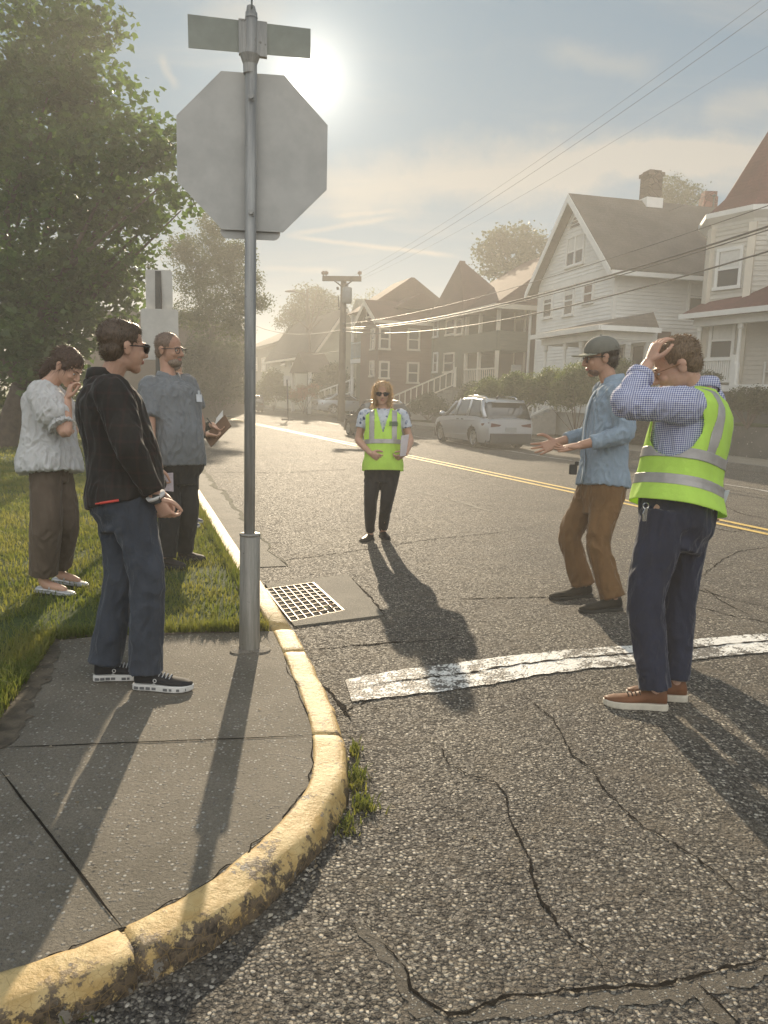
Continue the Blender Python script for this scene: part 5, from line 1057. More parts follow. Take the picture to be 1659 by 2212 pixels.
sp=dp(712,893,43.5); car('sedan',sp,68,.80,m_carpaint('silver_blue_paint',(.38,.42,.46),.5,.3),'silver sedan parked in a driveway beyond the utility pole','sedan')
# ================================================================ people
def solid(mb,voxel,smooth=4,disp=None,name='solid'):
    """one continuous surface grown round overlapping shapes"""
    me=mb.mesh(name,[]); ob=bpy.data.objects.new('tmp',me); COL.objects.link(ob)
    md=ob.modifiers.new('r','REMESH'); md.mode='VOXEL'; md.voxel_size=voxel; md.use_smooth_shade=True
    if smooth: s=ob.modifiers.new('s','SMOOTH'); s.factor=.5; s.iterations=smooth
    dg=bpy.context.evaluated_depsgraph_get(); dg.update(); out=bpy.data.meshes.new_from_object(ob.evaluated_get(dg)); bpy.data.objects.remove(ob); bpy.data.meshes.remove(me); out.name=name
    if disp:
        n=len(out.vertices); co=np.empty(n*3,np.float32); no=np.empty(n*3,np.float32); out.vertices.foreach_get('co',co); out.vertices.foreach_get('normal',no); co=co.reshape(-1,3); no=no.reshape(-1,3)
        amp,sc_,seed=disp; d=np.empty(n)
        off=seed*13.7
        for i in range(n):
            x,y,z=co[i]; v=Vector((x*sc_+off,y*sc_,z*sc_*.55+.5*math.sin(x*5+y*3)))
            w=mnoise.noise(v); a=mnoise.noise(Vector((x*sc_*2.3,y*sc_*2.3+off,z*sc_*1.2+w)))
            d[i]=amp*(.55*w+.9*(.5-abs(a)*1.6)-.2)
        co+=no*d[:,None]; out.vertices.foreach_set('co',co.ravel())
    out.polygons.foreach_set('use_smooth',[True]*len(out.polygons)); out.update(); return out
def limb(mb,pts,rad,k=6,n=14):
    P=catmull([np.append(np.asarray(p,float),r) for p,r in zip(pts,rad)],k)
    a=P[0]; b=P[-1]; ta=nrm(P[0][:3]-P[1][:3]); tb_=nrm(P[-1][:3]-P[-2][:3])
    pre=[np.append(a[:3]+ta*a[3]*.95,a[3]*.25),np.append(a[:3]+ta*a[3]*.6,a[3]*.8)]; post=[np.append(b[:3]+tb_*b[3]*.6,b[3]*.8),np.append(b[:3]+tb_*b[3]*.95,b[3]*.25)]
    Q=pre+P+post; mb.tube([q[:3] for q in Q],[max(.002,q[3]) for q in Q],n)
def flatlimb(mb,pts,rad,k=6,n=16):
    P=catmull([np.append(np.asarray(p,float),r) for p,r in zip(pts,rad)],k); mb.tube([q[:3] for q in P],[q[3] for q in P],n)
def m_skin(name,c):
    t=NT(name); p=t.pos(); nz=t.noise(p,14,4); col=t.mix(t.ss(nz,.35,.65),tuple(x*.9 for x in c),c); col=t.mix(t.ss(t.noise(p,60,3),.5,.75,0,.3),col,(c[0]*.95,c[1]*.72,c[2]*.65))
    t.put(t.b.inputs['Subsurface Weight'],.12); t.b.inputs['Subsurface Radius'].default_value=(.01,.004,.002); t.b.inputs['Subsurface Scale'].default_value=1.0
    return t.done(col,.5,t.bump(t.noise(p,180,3),.15,.001),spec=.4)
def m_cloth(name,c,rough=.85,var=.16,weave=900,sheen=.2,tr=0.,fold=.5,pat=None):
    t=NT(name); p=t.pos(); nz=t.noise(t.map(p,(1,1,.5)),9,5,.6); col=t.mix(t.ss(nz,.3,.7),tuple(x*(1-var) for x in c),tuple(min(1,x*(1+var)) for x in c))
    if pat: col=pat(t,p,col)
    f1=t.noise(t.map(p,(1,1,.45),(.4,.2,0)),13,4,.55,.8); f2=t.noise(t.map(p,(1,1,.8),(.1,.6,.4)),38,4,.6,.5)
    nr=t.bump(t.mth('ADD',f1,t.mth('MULTIPLY',f2,.45)),fold,.02); nr=t.bump(t.noise(p,weave,2),.25,.001,nr)
    t.put(t.b.inputs['Sheen Weight'],min(1,sheen*1.6)); t.b.inputs['Sheen Roughness'].default_value=.35; t.done(col,rough,nr,spec=.15)
    if tr: translucent(t,t.mix(1.,col,(1.1,1.1,1.0),'MULTIPLY'),tr)
    return t.m
def pat_gingham(t,p,col):
    x=t.sep(t.map(p,(1,1,1),(0,0,.5))); s=105.
    a=t.ss(t.mth('SINE',t.mth('MULTIPLY',x[0],s*6.283)),-.3,.3); b=t.ss(t.mth('SINE',t.mth('MULTIPLY',x[2],s*6.283)),-.3,.3); v=t.mth('MULTIPLY',t.mth('ADD',a,b),.5)
    return t.mix(v,(.62,.63,.70),(.055,.075,.24))
def pat_floral(t,p,col):
    v=t.voro(p,26); k=t.n('ShaderNodeSeparateColor'); t.L.new(v.outputs['Color'],k.inputs[0]); nz=t.noise(p,40,3)
    return t.mix(t.ss(t.mth('ADD',v.outputs['Distance'],t.mth('MULTIPLY',nz,.5)),.62,.72),t.ramp(k.outputs[0],[(0,(.05,.08,.16)),(.5,(.45,.5,.58)),(1,(.62,.64,.66))]),(.55,.58,.62))
def pat_plaid(t,p,col):
    x=t.sep(p); a=t.ss(t.mth('SINE',t.mth('MULTIPLY',x[0],90)),.75,.95); b=t.ss(t.mth('SINE',t.mth('MULTIPLY',x[2],90)),.75,.95); return t.mix(t.mth('MULTIPLY',t.mth('ADD',a,b),.12),col,(.09,.035,.03))
SK={'fair':m_skin('skin_fair',(.50,.30,.21)),'tan':m_skin('skin_tan',(.42,.24,.16))}
LIP=flat('lip_skin',(.36,.15,.12),.45,.1); EYEW=flat('eye_white',(.5,.48,.45),.2,.02); IRIS=flat('eye_iris',(.03,.022,.018),.15,.05); LENS=NT('dark_lens').done((.012,.012,.014),.08,spec=.8); FRAME=flat('spectacle_frame',(.03,.025,.022),.35,.1); GOLD=flat('spectacle_frame_amber',(.22,.11,.05),.3,.1)
def m_hair(name,c,tr=0.):
    t=NT(name); p=t.pos(); s=t.noise(t.map(p,(1,1,.25)),150,4,.7); col=t.mix(t.ss(s,.3,.7),tuple(x*.55 for x in c),tuple(min(1,x*1.35) for x in c)); t.done(col,.42,t.bump(s,.6,.004),spec=.4)
    if tr: translucent(t,t.mix(1.,col,(1.2,1.08,.85),'MULTIPLY'),tr)
    return t.m
class Fig:
    def __init__(s,label,D0,k,J,foot,wide=1.,deep=1.,belly=0.,z0=0.,name='person',hips=1.):
        s.k=k; s.D0=D0; s.J={n:dp(v[0],v[1],D0+v[2]) for n,v in J.items()}; s.z0=z0; s.wide=wide; s.deep=deep; s.belly=belly; s.hips=hips
        s.base=np.array([foot[0],foot[1],z0]); s.r=root(name,s.base,label,'person')
        J=s.J; s.hc=(J['hr']+J['hl'])/2; s.shc=(J['sr']+J['sl'])/2; s.lh=nrm(J['hr']-J['hl']); s.ls=nrm(J['sr']-J['sl'])
        s.body=MB()
    # torso surface; t: 0 hips .. 1 shoulders, th: 0 right side, 90 front, 180 left, 270 back
    SEC=[(-.22,.135,.10,0),(-.1,.172,.122,-.004),(.05,.178,.124,-.004),(.25,.160,.112,.004),(.45,.163,.114,.008),(.65,.176,.120,.008),(.82,.190,.120,.004),(.92,.188,.108,.0),(1.0,.158,.092,-.006),(1.06,.105,.075,-.008),(1.13,.062,.06,-.004)]
    def frame(s,t):
        u=min(1,max(0,t)); lat=nrm(s.lh*(1-u)+s.ls*u); ax=nrm(s.shc-s.hc); lat=nrm(lat-ax*(lat@ax)); f=np.cross(ax,lat)
        return s.hc+(s.shc-s.hc)*t,lat,f,ax
    def sec(s,t):
        T=s.SEC
        if t<=T[0][0]: return T[0][1:]
        for a,b in zip(T[:-1],T[1:]):
            if a[0]<=t<=b[0]:
                u=(t-a[0])/(b[0]-a[0]); u=u*u*(3-2*u)*.5+u*.5; return tuple(a[i]+(b[i]-a[i])*u for i in (1,2,3))
        return T[-1][1:]
    def tor(s,t,th,off=0.,fl=0.):
        c,lat,f,ax=s.frame(t); hw,hd,sh=s.sec(t); k=s.k; bell=s.belly*math.exp(-((t-.28)/.28)**2)
        wd=s.wide if t>.3 else s.wide*(s.hips if t<.05 else s.hips+(1-s.hips)*(t-.05)/.25)
        nk=min(1,max(0,(t-.9)/.18)); wd=wd*(1-nk)+.97*nk; dpn=s.deep*(1-nk)+nk; off=off*(1-.6*nk)
        hw=hw*k*wd+off+fl; hd_=hd*k*dpn+off+fl; ct,sn=math.cos(th),math.sin(th); e=2/2.35
        x=math.copysign(abs(ct)**e,ct)*hw; y=math.copysign(abs(sn)**e,sn)*hd_
        if sn>0: y+=bell*sn
        return c+lat*x+f*(y+sh*k)
    def torso(s,mb,t0,t1,off,flare=0.,n=26,m=28,tf=.2):
        rings=[]
        for i in range(n):
            t=t0+(t1-t0)*i/(n-1); fl=flare*max(0,(tf-t)/(tf-t0+1e-6)) if t<tf else 0
            rings.append([s.tor(t,2*math.pi*j/m,off,fl) for j in range(m)])
        mb.loft(rings)
    def arm(s,mb,sd,rad,upto=1.,off=0.):
        J=s.J; k=s.k; S,E,Wr=J['s'+sd],J['e'+sd],J['w'+sd]
        c,lat,f,ax=s.frame(1.); inn=S+(s.shc-S)*.35-ax*.03*k
        pts=[inn,S-ax*.012*k,S*.5+E*.5,S*.08+E*.92,E*.9+Wr*.1,E*.62+Wr*.38,Wr]; rr=[r*k+off for r in rad]
        if upto<.5:   # short sleeve
            pts=[inn,S-ax*.012*k,S*.55+E*.45,S*(1-upto*2)+E*(upto*2)]; rr=rr[:4]; flatlimb(mb,pts,rr)
        elif upto<1: 
            W2=E+(Wr-E)*(upto*2-1); pts[-1]=W2; pts[-2]=E*.6+W2*.4; flatlimb(mb,pts,rr)
        else: limb(mb,pts,rr)
    def leg(s,mb,sd,ank,rad,flat_=False):
        J=s.J; k=s.k; H_,K=J['h'+sd],J['k'+sd]
        kn=K; pts=[H_+Z*.02,H_*.62+kn*.38,kn+(H_-kn)*.06,kn*.62+ank*.38,ank*.8+kn*.2,ank]; rr=[r*k for r in rad]
        (flatlimb if flat_ else limb)(mb,pts,rr)
    def hand(s,sd,d,n,th,curl=(.25,.35,.3),spread=.1,thumb=.5,size=1.):
        """d: from wrist to fingers, n: the way the palm faces, th: towards the thumb"""
        mb=s.body; k=s.k*size; Wr=s.J['w'+sd]; d=nrm(d); n=nrm(np.asarray(n)-d*(np.asarray(n)@d)); t=nrm(np.cross(n,d)); 
        if t@np.asarray(th)<0: t=-t
        rings=[]
        for x,hw,hd in ((-.01,.027,.021),(.02,.031,.019),(.05,.040,.017),(.08,.043,.0145),(.098,.039,.012)):
            rings.append([Wr+d*x*k+t*math.cos(a)*hw*k+n*math.sin(a)*hd*k for a in np.linspace(0,2*math.pi,15)[:-1]])
        mb.loft(rings)
        for i,(o,L,r) in enumerate(((.0335,.07,.0088),(.0115,.079,.0092),(-.011,.073,.0088),(-.032,.056,.0078))):
            p=Wr+d*.088*k+t*o*k; a=0; sp=(o/.033)*spread; seg=L*k; c_=curl if not isinstance(curl[0],(list,tuple)) else curl[i]; P=[p-d*.012*k,p]; RR=[r*k,r*k]
            for q,(fr,cu) in enumerate(zip((.45,.32,.23),c_)):
                a+=cu*(1+.12*(i-1)); dd=nrm(d*math.cos(a)+n*math.sin(a)+t*sp*math.cos(a)); p=p+dd*seg*fr; P.append(p); RR.append(r*k*(.95,.85,.68)[q])
            limb(mb,P,RR,3,9)
        p=Wr+d*.022*k+t*.026*k; q=p+nrm(d*.55+t*(.35+.5*thumb)+n*.35)*.044*k; q2=q+nrm(d*(.9-.3*thumb)+t*(.15+.35*thumb)+n*.25)*.034*k; q3=q2+nrm(d*.95+t*.1*thumb+n*.25)*.026*k
        limb(mb,[p-d*.01*k-t*.006*k,p,q,q2,q3],[.013*k,.0135*k,.0115*k,.010*k,.0078*k],4,9)
    def head(s,c,f,up,hk=1.,chin=1.,jaw=1.,nose=1.,lips=True):
        k=s.k*hk; f=nrm(f); up=nrm(np.asarray(up)-f*(np.asarray(up)@f)); l=np.cross(f,up); s.hd=(np.asarray(c,float),f,l,up,k); mb=s.body
        E=lambda cl,cf,cu,rl,rf,ru: mb.ell(c+(l*cl+f*cf+up*cu)*k,l*rl*k,f*rf*k,up*ru*k,18,12)
        E(0,-.012,.038,.075,.096,.083); E(0,.026,-.022,.063,.070,.085); E(0,.008,-.060,.054*jaw,.064,.046); E(0,.062,-.096,.026*jaw,.024*chin,.020); E(0,.045,-.082,.040*jaw,.038,.026)
        E(0,.080,.020,.046,.014,.012); E(.033,.068,-.028,.024,.022,.020); E(-.033,.068,-.028,.024,.022,.020)
        P=lambda cf,cu: c+(f*cf+up*cu)*k
        mb.tube([P(.086,.020),P(.096,.0),P(.108*nose,-.020),P(.112*nose,-.030),P(.098,-.038)],[.008*k,.0095*k,.0125*k,.0135*k,.010*k],10); E(.012,.094,-.034,.010,.012,.008); E(-.012,.094,-.034,.010,.012,.008)
        E(0,.091,-.058,.022,.011,.0055); E(0,.090,-.067,.019,.011,.006); E(0,.084,-.047,.024,.010,.012)
        for sg in (1,-1): E(sg*.074,-.012,-.008,.009,.019,.031); E(sg*.079,-.018,.004,.008,.017,.020)
        n0=c+(-f*.022-up*.085)*k; nb=s.shc+(s.frame(1.)[3])*.035*s.k; limb(mb,[n0+up*.03*k,n0*.6+nb*.4,nb],[.054*k,.054*s.k,.066*s.k],5)
    def eyes(s):
        c,f,l,up,k=s.hd; 
        for sg in (1,-1):
            q=c+(l*sg*.031+f*.0835+up*.0005)*k; m=MB(); m.ell(q,l*.0125*k,f*.006*k,up*.0055*k,10,7); e=link('eye',m.mesh('eye',EYEW,True),s.r); m=MB(); m.ell(q+f*.004*k-up*.0005*k,l*.006*k,f*.0035*k,up*.0052*k,8,6); link('iris',m.mesh('iris',IRIS,True),e)
    def brows(s,mat):
        c,f,l,up,k=s.hd
        for sg in (1,-1): m=MB(); m.tube([c+(l*sg*a+f*b+up*h)*k for a,b,h in ((.012,.0955,.019),(.03,.0905,.024),(.048,.074,.019))],[.0035*k,.0042*k,.002*k],7); link('eyebrow',m.mesh('eyebrow',mat,True),s.r)
    def glasses(s,dark=True,frame=None,name='sunglasses'):
        c,f,l,up,k=s.hd; frame=frame or FRAME; g=MB()
        for sg in (1,-1):
            q=c+(l*sg*.034+f*.094+up*.0)*k; poly=[q+(l*sg*a+up*b-f*(.02*max(0,a*30)**2*.02))*k for a,b in ((-.026,.014),(-.01,.019),(.015,.019),(.03,.014),(.029,-.006),(.015,-.02),(-.01,-.02),(-.024,-.008))]
            if dark: g.prism(poly,f*.004*k,1)
            for a,b in zip(poly,poly[1:]+poly[:1]): g.tube([a+f*.002*k,b+f*.002*k],.0026*k,5)
            g.tube([c+(l*sg*.063+f*.10+up*.010)*k,c+(l*sg*.078+f*.06+up*.008)*k,c+(l*sg*.083-f*.012+up*.004)*k,c+(l*sg*.08-f*.03-up*.012)*k],.003*k,5)
        g.tube([c+(l*.01+f*.108+up*.006)*k,c+(-l*.01+f*.108+up*.006)*k],.0028*k,5)
        return link(name,g.mesh(name,[frame,LENS]),s.r)
    def hair(s,mat,parts,strands=0,length=.02,seed=1,spread=.6,down=.2,name='hair',vox=.005,amp=.005):
        """parts: ellipsoids (l,f,u, rl,rf,ru) in the head's frame"""
        c,f,l,up,k=s.hd; mb=MB()
        for (cl,cf,cu,rl,rf,ru) in parts: mb.ell(c+(l*cl+f*cf+up*cu)*k,l*rl*k,f*rf*k,up*ru*k,20,14)
        me=solid(mb,vox,3,(amp,34,seed),name); me.materials.append(mat); o=link(name,me,s.r)
        if strands:
            r=np.random.default_rng(seed); n=len(me.vertices); co=np.empty(n*3,np.float32); no=np.empty(n*3,np.float32); me.vertices.foreach_get('co',co); me.vertices.foreach_get('normal',no); co=co.reshape(-1,3); no=no.reshape(-1,3)
            ids=r.integers(0,n,strands); P0=co[ids]; N0=no[ids]; V=[]; ff=[]
            d=N0*.55+r.normal(0,spread,(strands,3))*.5-np.asarray(up)[None]*down-np.asarray(f)[None]*.25; d/=np.linalg.norm(d,axis=1)[:,None]; L=(length*k*r.uniform(.5,1.4,strands))[:,None]
            side=np.cross(d,r.normal(0,1,(strands,3))); side/=np.linalg.norm(side,axis=1)[:,None]; w=.0011*k
            A=P0-N0*.002; M_=P0+d*L*.5; T_=P0+d*L-np.asarray(up)[None]*L*down*.6
            V=np.stack([A-side*w,A+side*w,M_+side*w*.8,M_-side*w*.8,T_],1).reshape(-1,3); i=np.arange(strands)[:,None]*5; F3=np.concatenate([i+[0,1,2],i+[0,2,3],i+[3,2,4]],0)
            link('hair_strands',npmesh('hair_strands',V,F3,mat),o)
        return o
    def skin(s,mat,vox=.004,lips=True):
        me=solid(s.body,vox,3,None,'body'); me.materials.append(mat)
        if lips and hasattr(s,'hd'):
            me.materials.append(LIP); c,f,l,up,k=s.hd; n=len(me.polygons); ce=np.empty(n*3,np.float32); me.polygons.foreach_get('center',ce); ce=ce.reshape(-1,3); q=ce-(c+(f*.096-up*.0625)*k)
            v=(q@l/(.026*k))**2+(q@f/(.02*k))**2+(q@up/(.0105*k))**2; me.polygons.foreach_set('material_index',(v<1).astype(np.int32))
        return link('body',me,s.r)
    def cloth(s,name,mb,mat,vox=.007,smooth=4,disp=(.006,9,1),parent=None): me=solid(mb,vox,smooth,disp,name); me.materials.append(mat); return link(name,me,parent or s.r)
    def collar(s,mat,h=.034,r=.074,open_=.5,tilt=.012,name='collar'):
        k=s.k; c,lat,f,ax=s.frame(1.085); c=c+ax*.008*k; rings=[]; n=30; a0=math.pi/2+open_*.5; 
        for j,(rr,hh) in enumerate(((r*1.06,-.012),(r*.98,h*.6),(r*.97,h),(r*1.04,h*1.03),(r*1.17,h*.45),(r*1.26,-.004),(r*1.2,-.012))):
            ring=[]
            for i in range(n):
                a=a0+(2*math.pi-open_)*i/(n-1); edge=max(0,1-min(i,n-1-i)/4.)
                ring.append(c+(lat*math.cos(a)*rr+f*(math.sin(a)*rr+.004)+ax*(hh-(.028*edge if j>=4 else .012*edge)+tilt*-math.sin(a)))*k)
            rings.append(ring)
        m=MB(); m.loft(rings,0,False,False); return link(name,m.mesh(name,mat,True),s.r)
    def patch(s,name,t0,t1,off,keep,mat,nt=90,nth=200,thick=.004,wob=0.,fl=0.,tf=.2,parent=None,seed=0):
        """a piece of cloth lying on the torso: the cells of a fine grid for which keep(t, th, x, point) holds"""
        G=np.empty((nt,nth,3)); X=np.empty((nt,nth))
        for i in range(nt):
            t=t0+(t1-t0)*i/(nt-1); f_=fl*max(0,(tf-t)/(tf-t0+1e-6)) if t<tf else 0; c,lat,f,ax=s.frame(t)
            for j in range(nth):
                th=2*math.pi*j/nth; p=s.tor(t,th,off,f_)
                if wob: 
                    q=p*7; w=mnoise.noise(Vector((q[0]+seed,q[1],q[2]*.5)))+.6*mnoise.noise(Vector((q[0]*2.3,q[1]*2.3+seed,q[2]*.9))); p=p+nrm(p-c)*w*wob
                G[i,j]=p; X[i,j]=(p-c)@lat
        idx=-np.ones((nt,nth),int); vs=[]; fs=[]
        def vid(i,j):
            j%=nth
            if idx[i,j]<0: idx[i,j]=len(vs); vs.append(G[i,j])
            return idx[i,j]
        for i in range(nt-1):
            t=t0+(t1-t0)*(i+.5)/(nt-1)
            for j in range(nth):
                jn=(j+1)%nth
                if keep(t,2*math.pi*(j+.5)/nth,(X[i,j]+X[i+1,jn])/2,(G[i,j]+G[i+1,jn])/2): fs.append((vid(i,j),vid(i,jn),vid(i+1,jn),vid(i+1,j)))
        m=MB(); m.add(vs,fs); me=m.mesh(name,mat,True,False); ob=link(name,me,parent or s.r); md=ob.modifiers.new('thickness','SOLIDIFY'); md.thickness=thick; md.offset=0; return ob
    def shoe(s,H_,T_,wid,upper,sole,hgt=.085,st_=.026,ank=None,name='shoe',low=False,toe=.5,laces=None):
        """heel and toe points on the ground"""
        H_=np.array([H_[0],H_[1],s.z0]); T_=np.array([T_[0],T_[1],s.z0]); d=T_-H_; L=np.linalg.norm(d); d=d/L; l=np.array([d[1],-d[0],0]); prof=[(.0,.55),(.03,.72),(.1,.82),(.25,.8),(.42,.80),(.6,.95),(.75,1.),(.87,.86),(.95,.58),(1.,.16)]
        out=[]; w=wid/2
        for x,a in prof: out.append(H_+d*x*L+l*(a*w+(.004 if .3<x<.9 else 0)))
        for x,a in prof[::-1]: out.append(H_+d*x*L-l*a*w)
        rings=[]
        def ring(x,a,zt,zb):
            R_=[]
            for q in np.linspace(0,2*math.pi,15)[:-1]:
                cx,sz=math.cos(q),math.sin(q); R_.append(H_+d*x*L+l*cx*a*w*(1-.18*max(0,sz))+Z*((zt+zb)/2+(zt-zb)/2*sz))
            return R_
        h0=hgt*(.8 if low else 1.15)
        for x,a,zt in ((.02,.5,h0*.75),(.06,.70,h0),(.16,.78,h0*1.02),(.3,.78,h0*.98),(.42,.8,hgt*.86),(.55,.88,hgt*.70),(.7,.95,hgt*.60),(.84,.86,hgt*.55),(.93,.62,hgt*.46),(.985,.25,hgt*.36)): rings.append(ring(x,a*.97,max(zt,st_+.01),st_*.6))
        m=MB(); m.loft(rings); up=link(name,m.mesh(name,upper,True),s.r)
        m=MB(); m.loft([[p+Z*.002 for p in [H_+(q-H_)*.985 for q in out]],[p+Z*.008 for p in out],[p+Z*(st_*.9) for p in out],[p+Z*st_ for p in [(H_+T_)/2+(q-(H_+T_)/2)*.97 for q in out]]]); link('sole',m.mesh('sole',sole,False),up)
        if laces:
            m=MB()
            for x in (.44,.5,.56,.62): zz=hgt*(.90-.6*(x-.4)); m.tube([H_+d*x*L+l*w*.5+Z*(zz-.014),H_+d*(x+.015)*L+Z*zz,H_+d*x*L-l*w*.5+Z*(zz-.014)],.003,5)
            link('laces',m.mesh('laces',laces,True),up)
        a=H_+d*.2*L+Z*(hgt+.012); return a,up,d,l,L
    def item(s,name,quad,th,mats,label,cat,n=None,extra=None):
        q=[np.asarray(p,float) for p in quad]; nv=nrm(np.cross(q[1]-q[0],q[3]-q[0])); m=MB(); m.prism(q,nv*th); o=link(name,m.mesh(name,mats),None); tag(o,label,cat); base_origin(o,q[0]); return o
def VEC(x,d,z): return np.array([x,d,z],float)     # right in the picture, away, up
LIME=m_cloth('hi_vis_lime',(.66,.90,.17),.7,.05,700,.1,.42,.5); TAPE=flat('reflective_tape',(.36,.34,.32),.4,.12,12,metal=.25,bump=.003,bs=30); LIMED=m_cloth('hi_vis_trim',(.5,.85,.06),.7,.05,700,.1,.2,.2)
ARM_SK=(.05,.046,.043,.040,.041,.038,.027)
def std_body(fig,ankr,ankl,hand_sk=True,off=-.012):
    """the body under the clothes: torso, arms and legs as one surface"""
    fig.torso(fig.body,-.18,1.10,-.016*fig.k,0,18,20)
    for sd in 'rl': fig.arm(fig.body,sd,ARM_SK)
    for sd,a in (('r',ankr),('l',ankl)): fig.leg(fig.body,sd,a-Z*.03,(.075,.068,.05,.048,.036,.034))
# ---------------------------------------------------------------- man with the hi-vis vest, hand on his head
nH,nT=gp(1440,1531),gp(1302,1521); fH,fT=gp(1482,1512),gp(1352,1503)
fig=Fig('man in a lime safety vest and gingham shirt clutching his head, seen from behind',3.86,1.06,
 dict(sl=(1478,872,-.14),sr=(1534,862,.21),el=(1346,874,-.20),wl=(1401,784,-.10),er=(1545,985,.32),wr=(1532,1072,.26),hl=(1437,1115,-.08),hr=(1486,1113,.08),kl=(1392,1295,-.10),kr=(1467,1292,.09)),(gp(1400,1520)+gp(1440,1512))/2,1.08,1.22,.035,hips=.94)
UP1=m_cloth('tan_leather',(.16,.068,.032),.5,.2,300,0,0,.25); CREAM=flat('cream_rubber',(.55,.5,.4),.6,.1,20); LACE=flat('dark_lace',(.05,.03,.02),.8)
al,_,_,_,_=fig.shoe(nH,nT,.108,UP1,CREAM,.098,.034,laces=LACE); ar,_,_,_,_=fig.shoe(fH,fT,.108,UP1,CREAM,.098,.034,laces=LACE)
std_body(fig,ar,al)
fig.hand('l',VEC(.34,.05,.94),VEC(.88,.25,-.40),VEC(.1,-.9,-.1),((.45,.65,.4),(.4,.6,.4),(.4,.6,.4),(.45,.65,.4)),.35,.6); fig.hand('r',VEC(.1,.1,-.9),VEC(.3,-.9,0),VEC(-.6,0,.2),(.6,.6,.5))
fig.head(dp(1461,790,3.86),VEC(-.87,.22,-.46),VEC(-.35,.05,.85),1.09)
fig.skin(SK['fair']); HR=m_hair('ginger_brown_hair',(.20,.135,.078),.25); fig.eyes(); fig.brows(HR)
fig.hair(HR,[(0,-.024,.044,.0815,.098,.080),(0,-.052,-.005,.069,.058,.068),(0,.03,.078,.060,.052,.038)],2200,.010,3,.35,.0,amp=.003); fig.glasses(False,GOLD,'glasses')
GING=m_cloth('gingham_shirt',(.3,.32,.45),.8,.05,900,.1,0,.6,pat_gingham)
m=MB(); fig.torso(m,.08,1.10,.008); fig.arm(m,'l',(.088,.094,.080,.070,.070,.062,.056),.84); fig.arm(m,'r',(.072,.074,.066,.06,.06,.055,.048),.93); fig.cloth('shirt',m,GING,disp=(.012,11,2)); fig.collar(GING,.04,.078,.9,.022)
m=MB(); S,E_,W_=[fig.J[q] for q in ('sl','el','wl')]; a=E_+(W_-E_)*.60; b=E_+(W_-E_)*.74; m.tube([a,a*.5+b*.5,b],[.066,.070,.064],16); fig.cloth('rolled_cuff',m,GING,.005,2,(.006,14,4))
NAVY=m_cloth('navy_trousers',(.022,.026,.045),.8,.2,900,.15,0,.55)
m=MB(); fig.torso(m,-.30,.20,.010,0,16,28); fig.leg(m,'l',al+Z*.0+VEC(.0,0,-.01),(.112,.104,.088,.082,.074,.076),True); fig.leg(m,'r',ar+VEC(0,0,-.01),(.112,.102,.084,.078,.070,.070),True); fig.cloth('trousers',m,NAVY,.008,4,(.012,8,5))
def vest(fig,t0,arm_r,vt,vw,front_gap,mat,flare=.012,off=.022,band=((.28,.36),),straps=(.085,.05),back=True,strapw=.026,wob=.006,seed=3,armc=(0,0),tmax=1.075,armin=-.075):
    k=fig.k; SL,SR=fig.J['sl'],fig.J['sr']
    def hole(t,th,x,p):
        for S in (SL,SR):
            c,lat,f,ax=fig.frame(.9); q=p-S; sg=1 if (S-fig.shc)@lat>0 else -1; a=(q@lat)*sg; b=q@f; h=q@ax
            if (b-armc[0])**2/arm_r[0]**2+(h+arm_r[1]*.55-armc[1])**2/arm_r[1]**2<1 and a>armin*k: return True
        return False
    def keep(t,th,x,p):
        if hole(t,th,x,p): return False
        if math.sin(th)>0:
            v=vw*max(0,(t-vt))
            if abs(x)<v or abs(x)<front_gap: return False
        elif t>1.03 and abs(x)<.055*k: return False
        return True
    v=fig.patch('safety_vest',t0,tmax,off,keep,mat,110,240,.004,wob,flare,.35,seed=seed)
    for i,(b0,b1) in enumerate(band): fig.patch('reflective_stripe',b0,b1,off+.0045,lambda t,th,x,p:keep(t,th,x,p),TAPE,14,240,.002,wob,flare*max(0,(.35-(b0+b1)/2)/(.35-t0)),9,v,seed)
    for sg in (-1,1):
      for fr in (True,False):
        def st_(t,th,x,p): return keep(t,th,x,p) and (math.sin(th)>0)==fr and abs(x*sg-(straps[0] if fr else straps[1])*k)<strapw*k
        fig.patch('reflective_strap',band[-1][1]-.01,tmax-.03,off+.0042,st_,TAPE,90,420,.002,wob,0,.2,v,seed)
    return v
vest(fig,.065,(.135,.165),.45,.30,.004,LIME,.022,.030,((.205,.29),(.43,.515)),(.095,.112),True,.027,.010,3,(.03,-.01))
fig.item('clipboard',[dp(1540,1066,4.02),dp(1577,1059,4.1),dp(1556,1116,4.1),dp(1528,1112,4.02)],.012,flat('clipboard_papers',(.5,.53,.52),.5,.1),'clipboard of papers tucked behind the back of the man clutching his head','clipboard')
kc_=dp(1394,1106,3.66); m=MB(); 
for i in range(3): m.tube([kc_+VEC(.004*i,0,.02-.0*i),kc_+VEC(.008*i-.01,0,-.01),kc_+VEC(.006*i-.006,0,-.045)],.0045,6)
m.tube([kc_+VEC(math.cos(a)*.014,0,.03+math.sin(a)*.014) for a in np.linspace(0,6.3,14)],.003,5); o=link('key_ring',m.mesh('key_ring',CHROME),None); tag(o,'bunch of keys hanging from the belt of the man in the safety vest','keys'); base_origin(o,kc_)
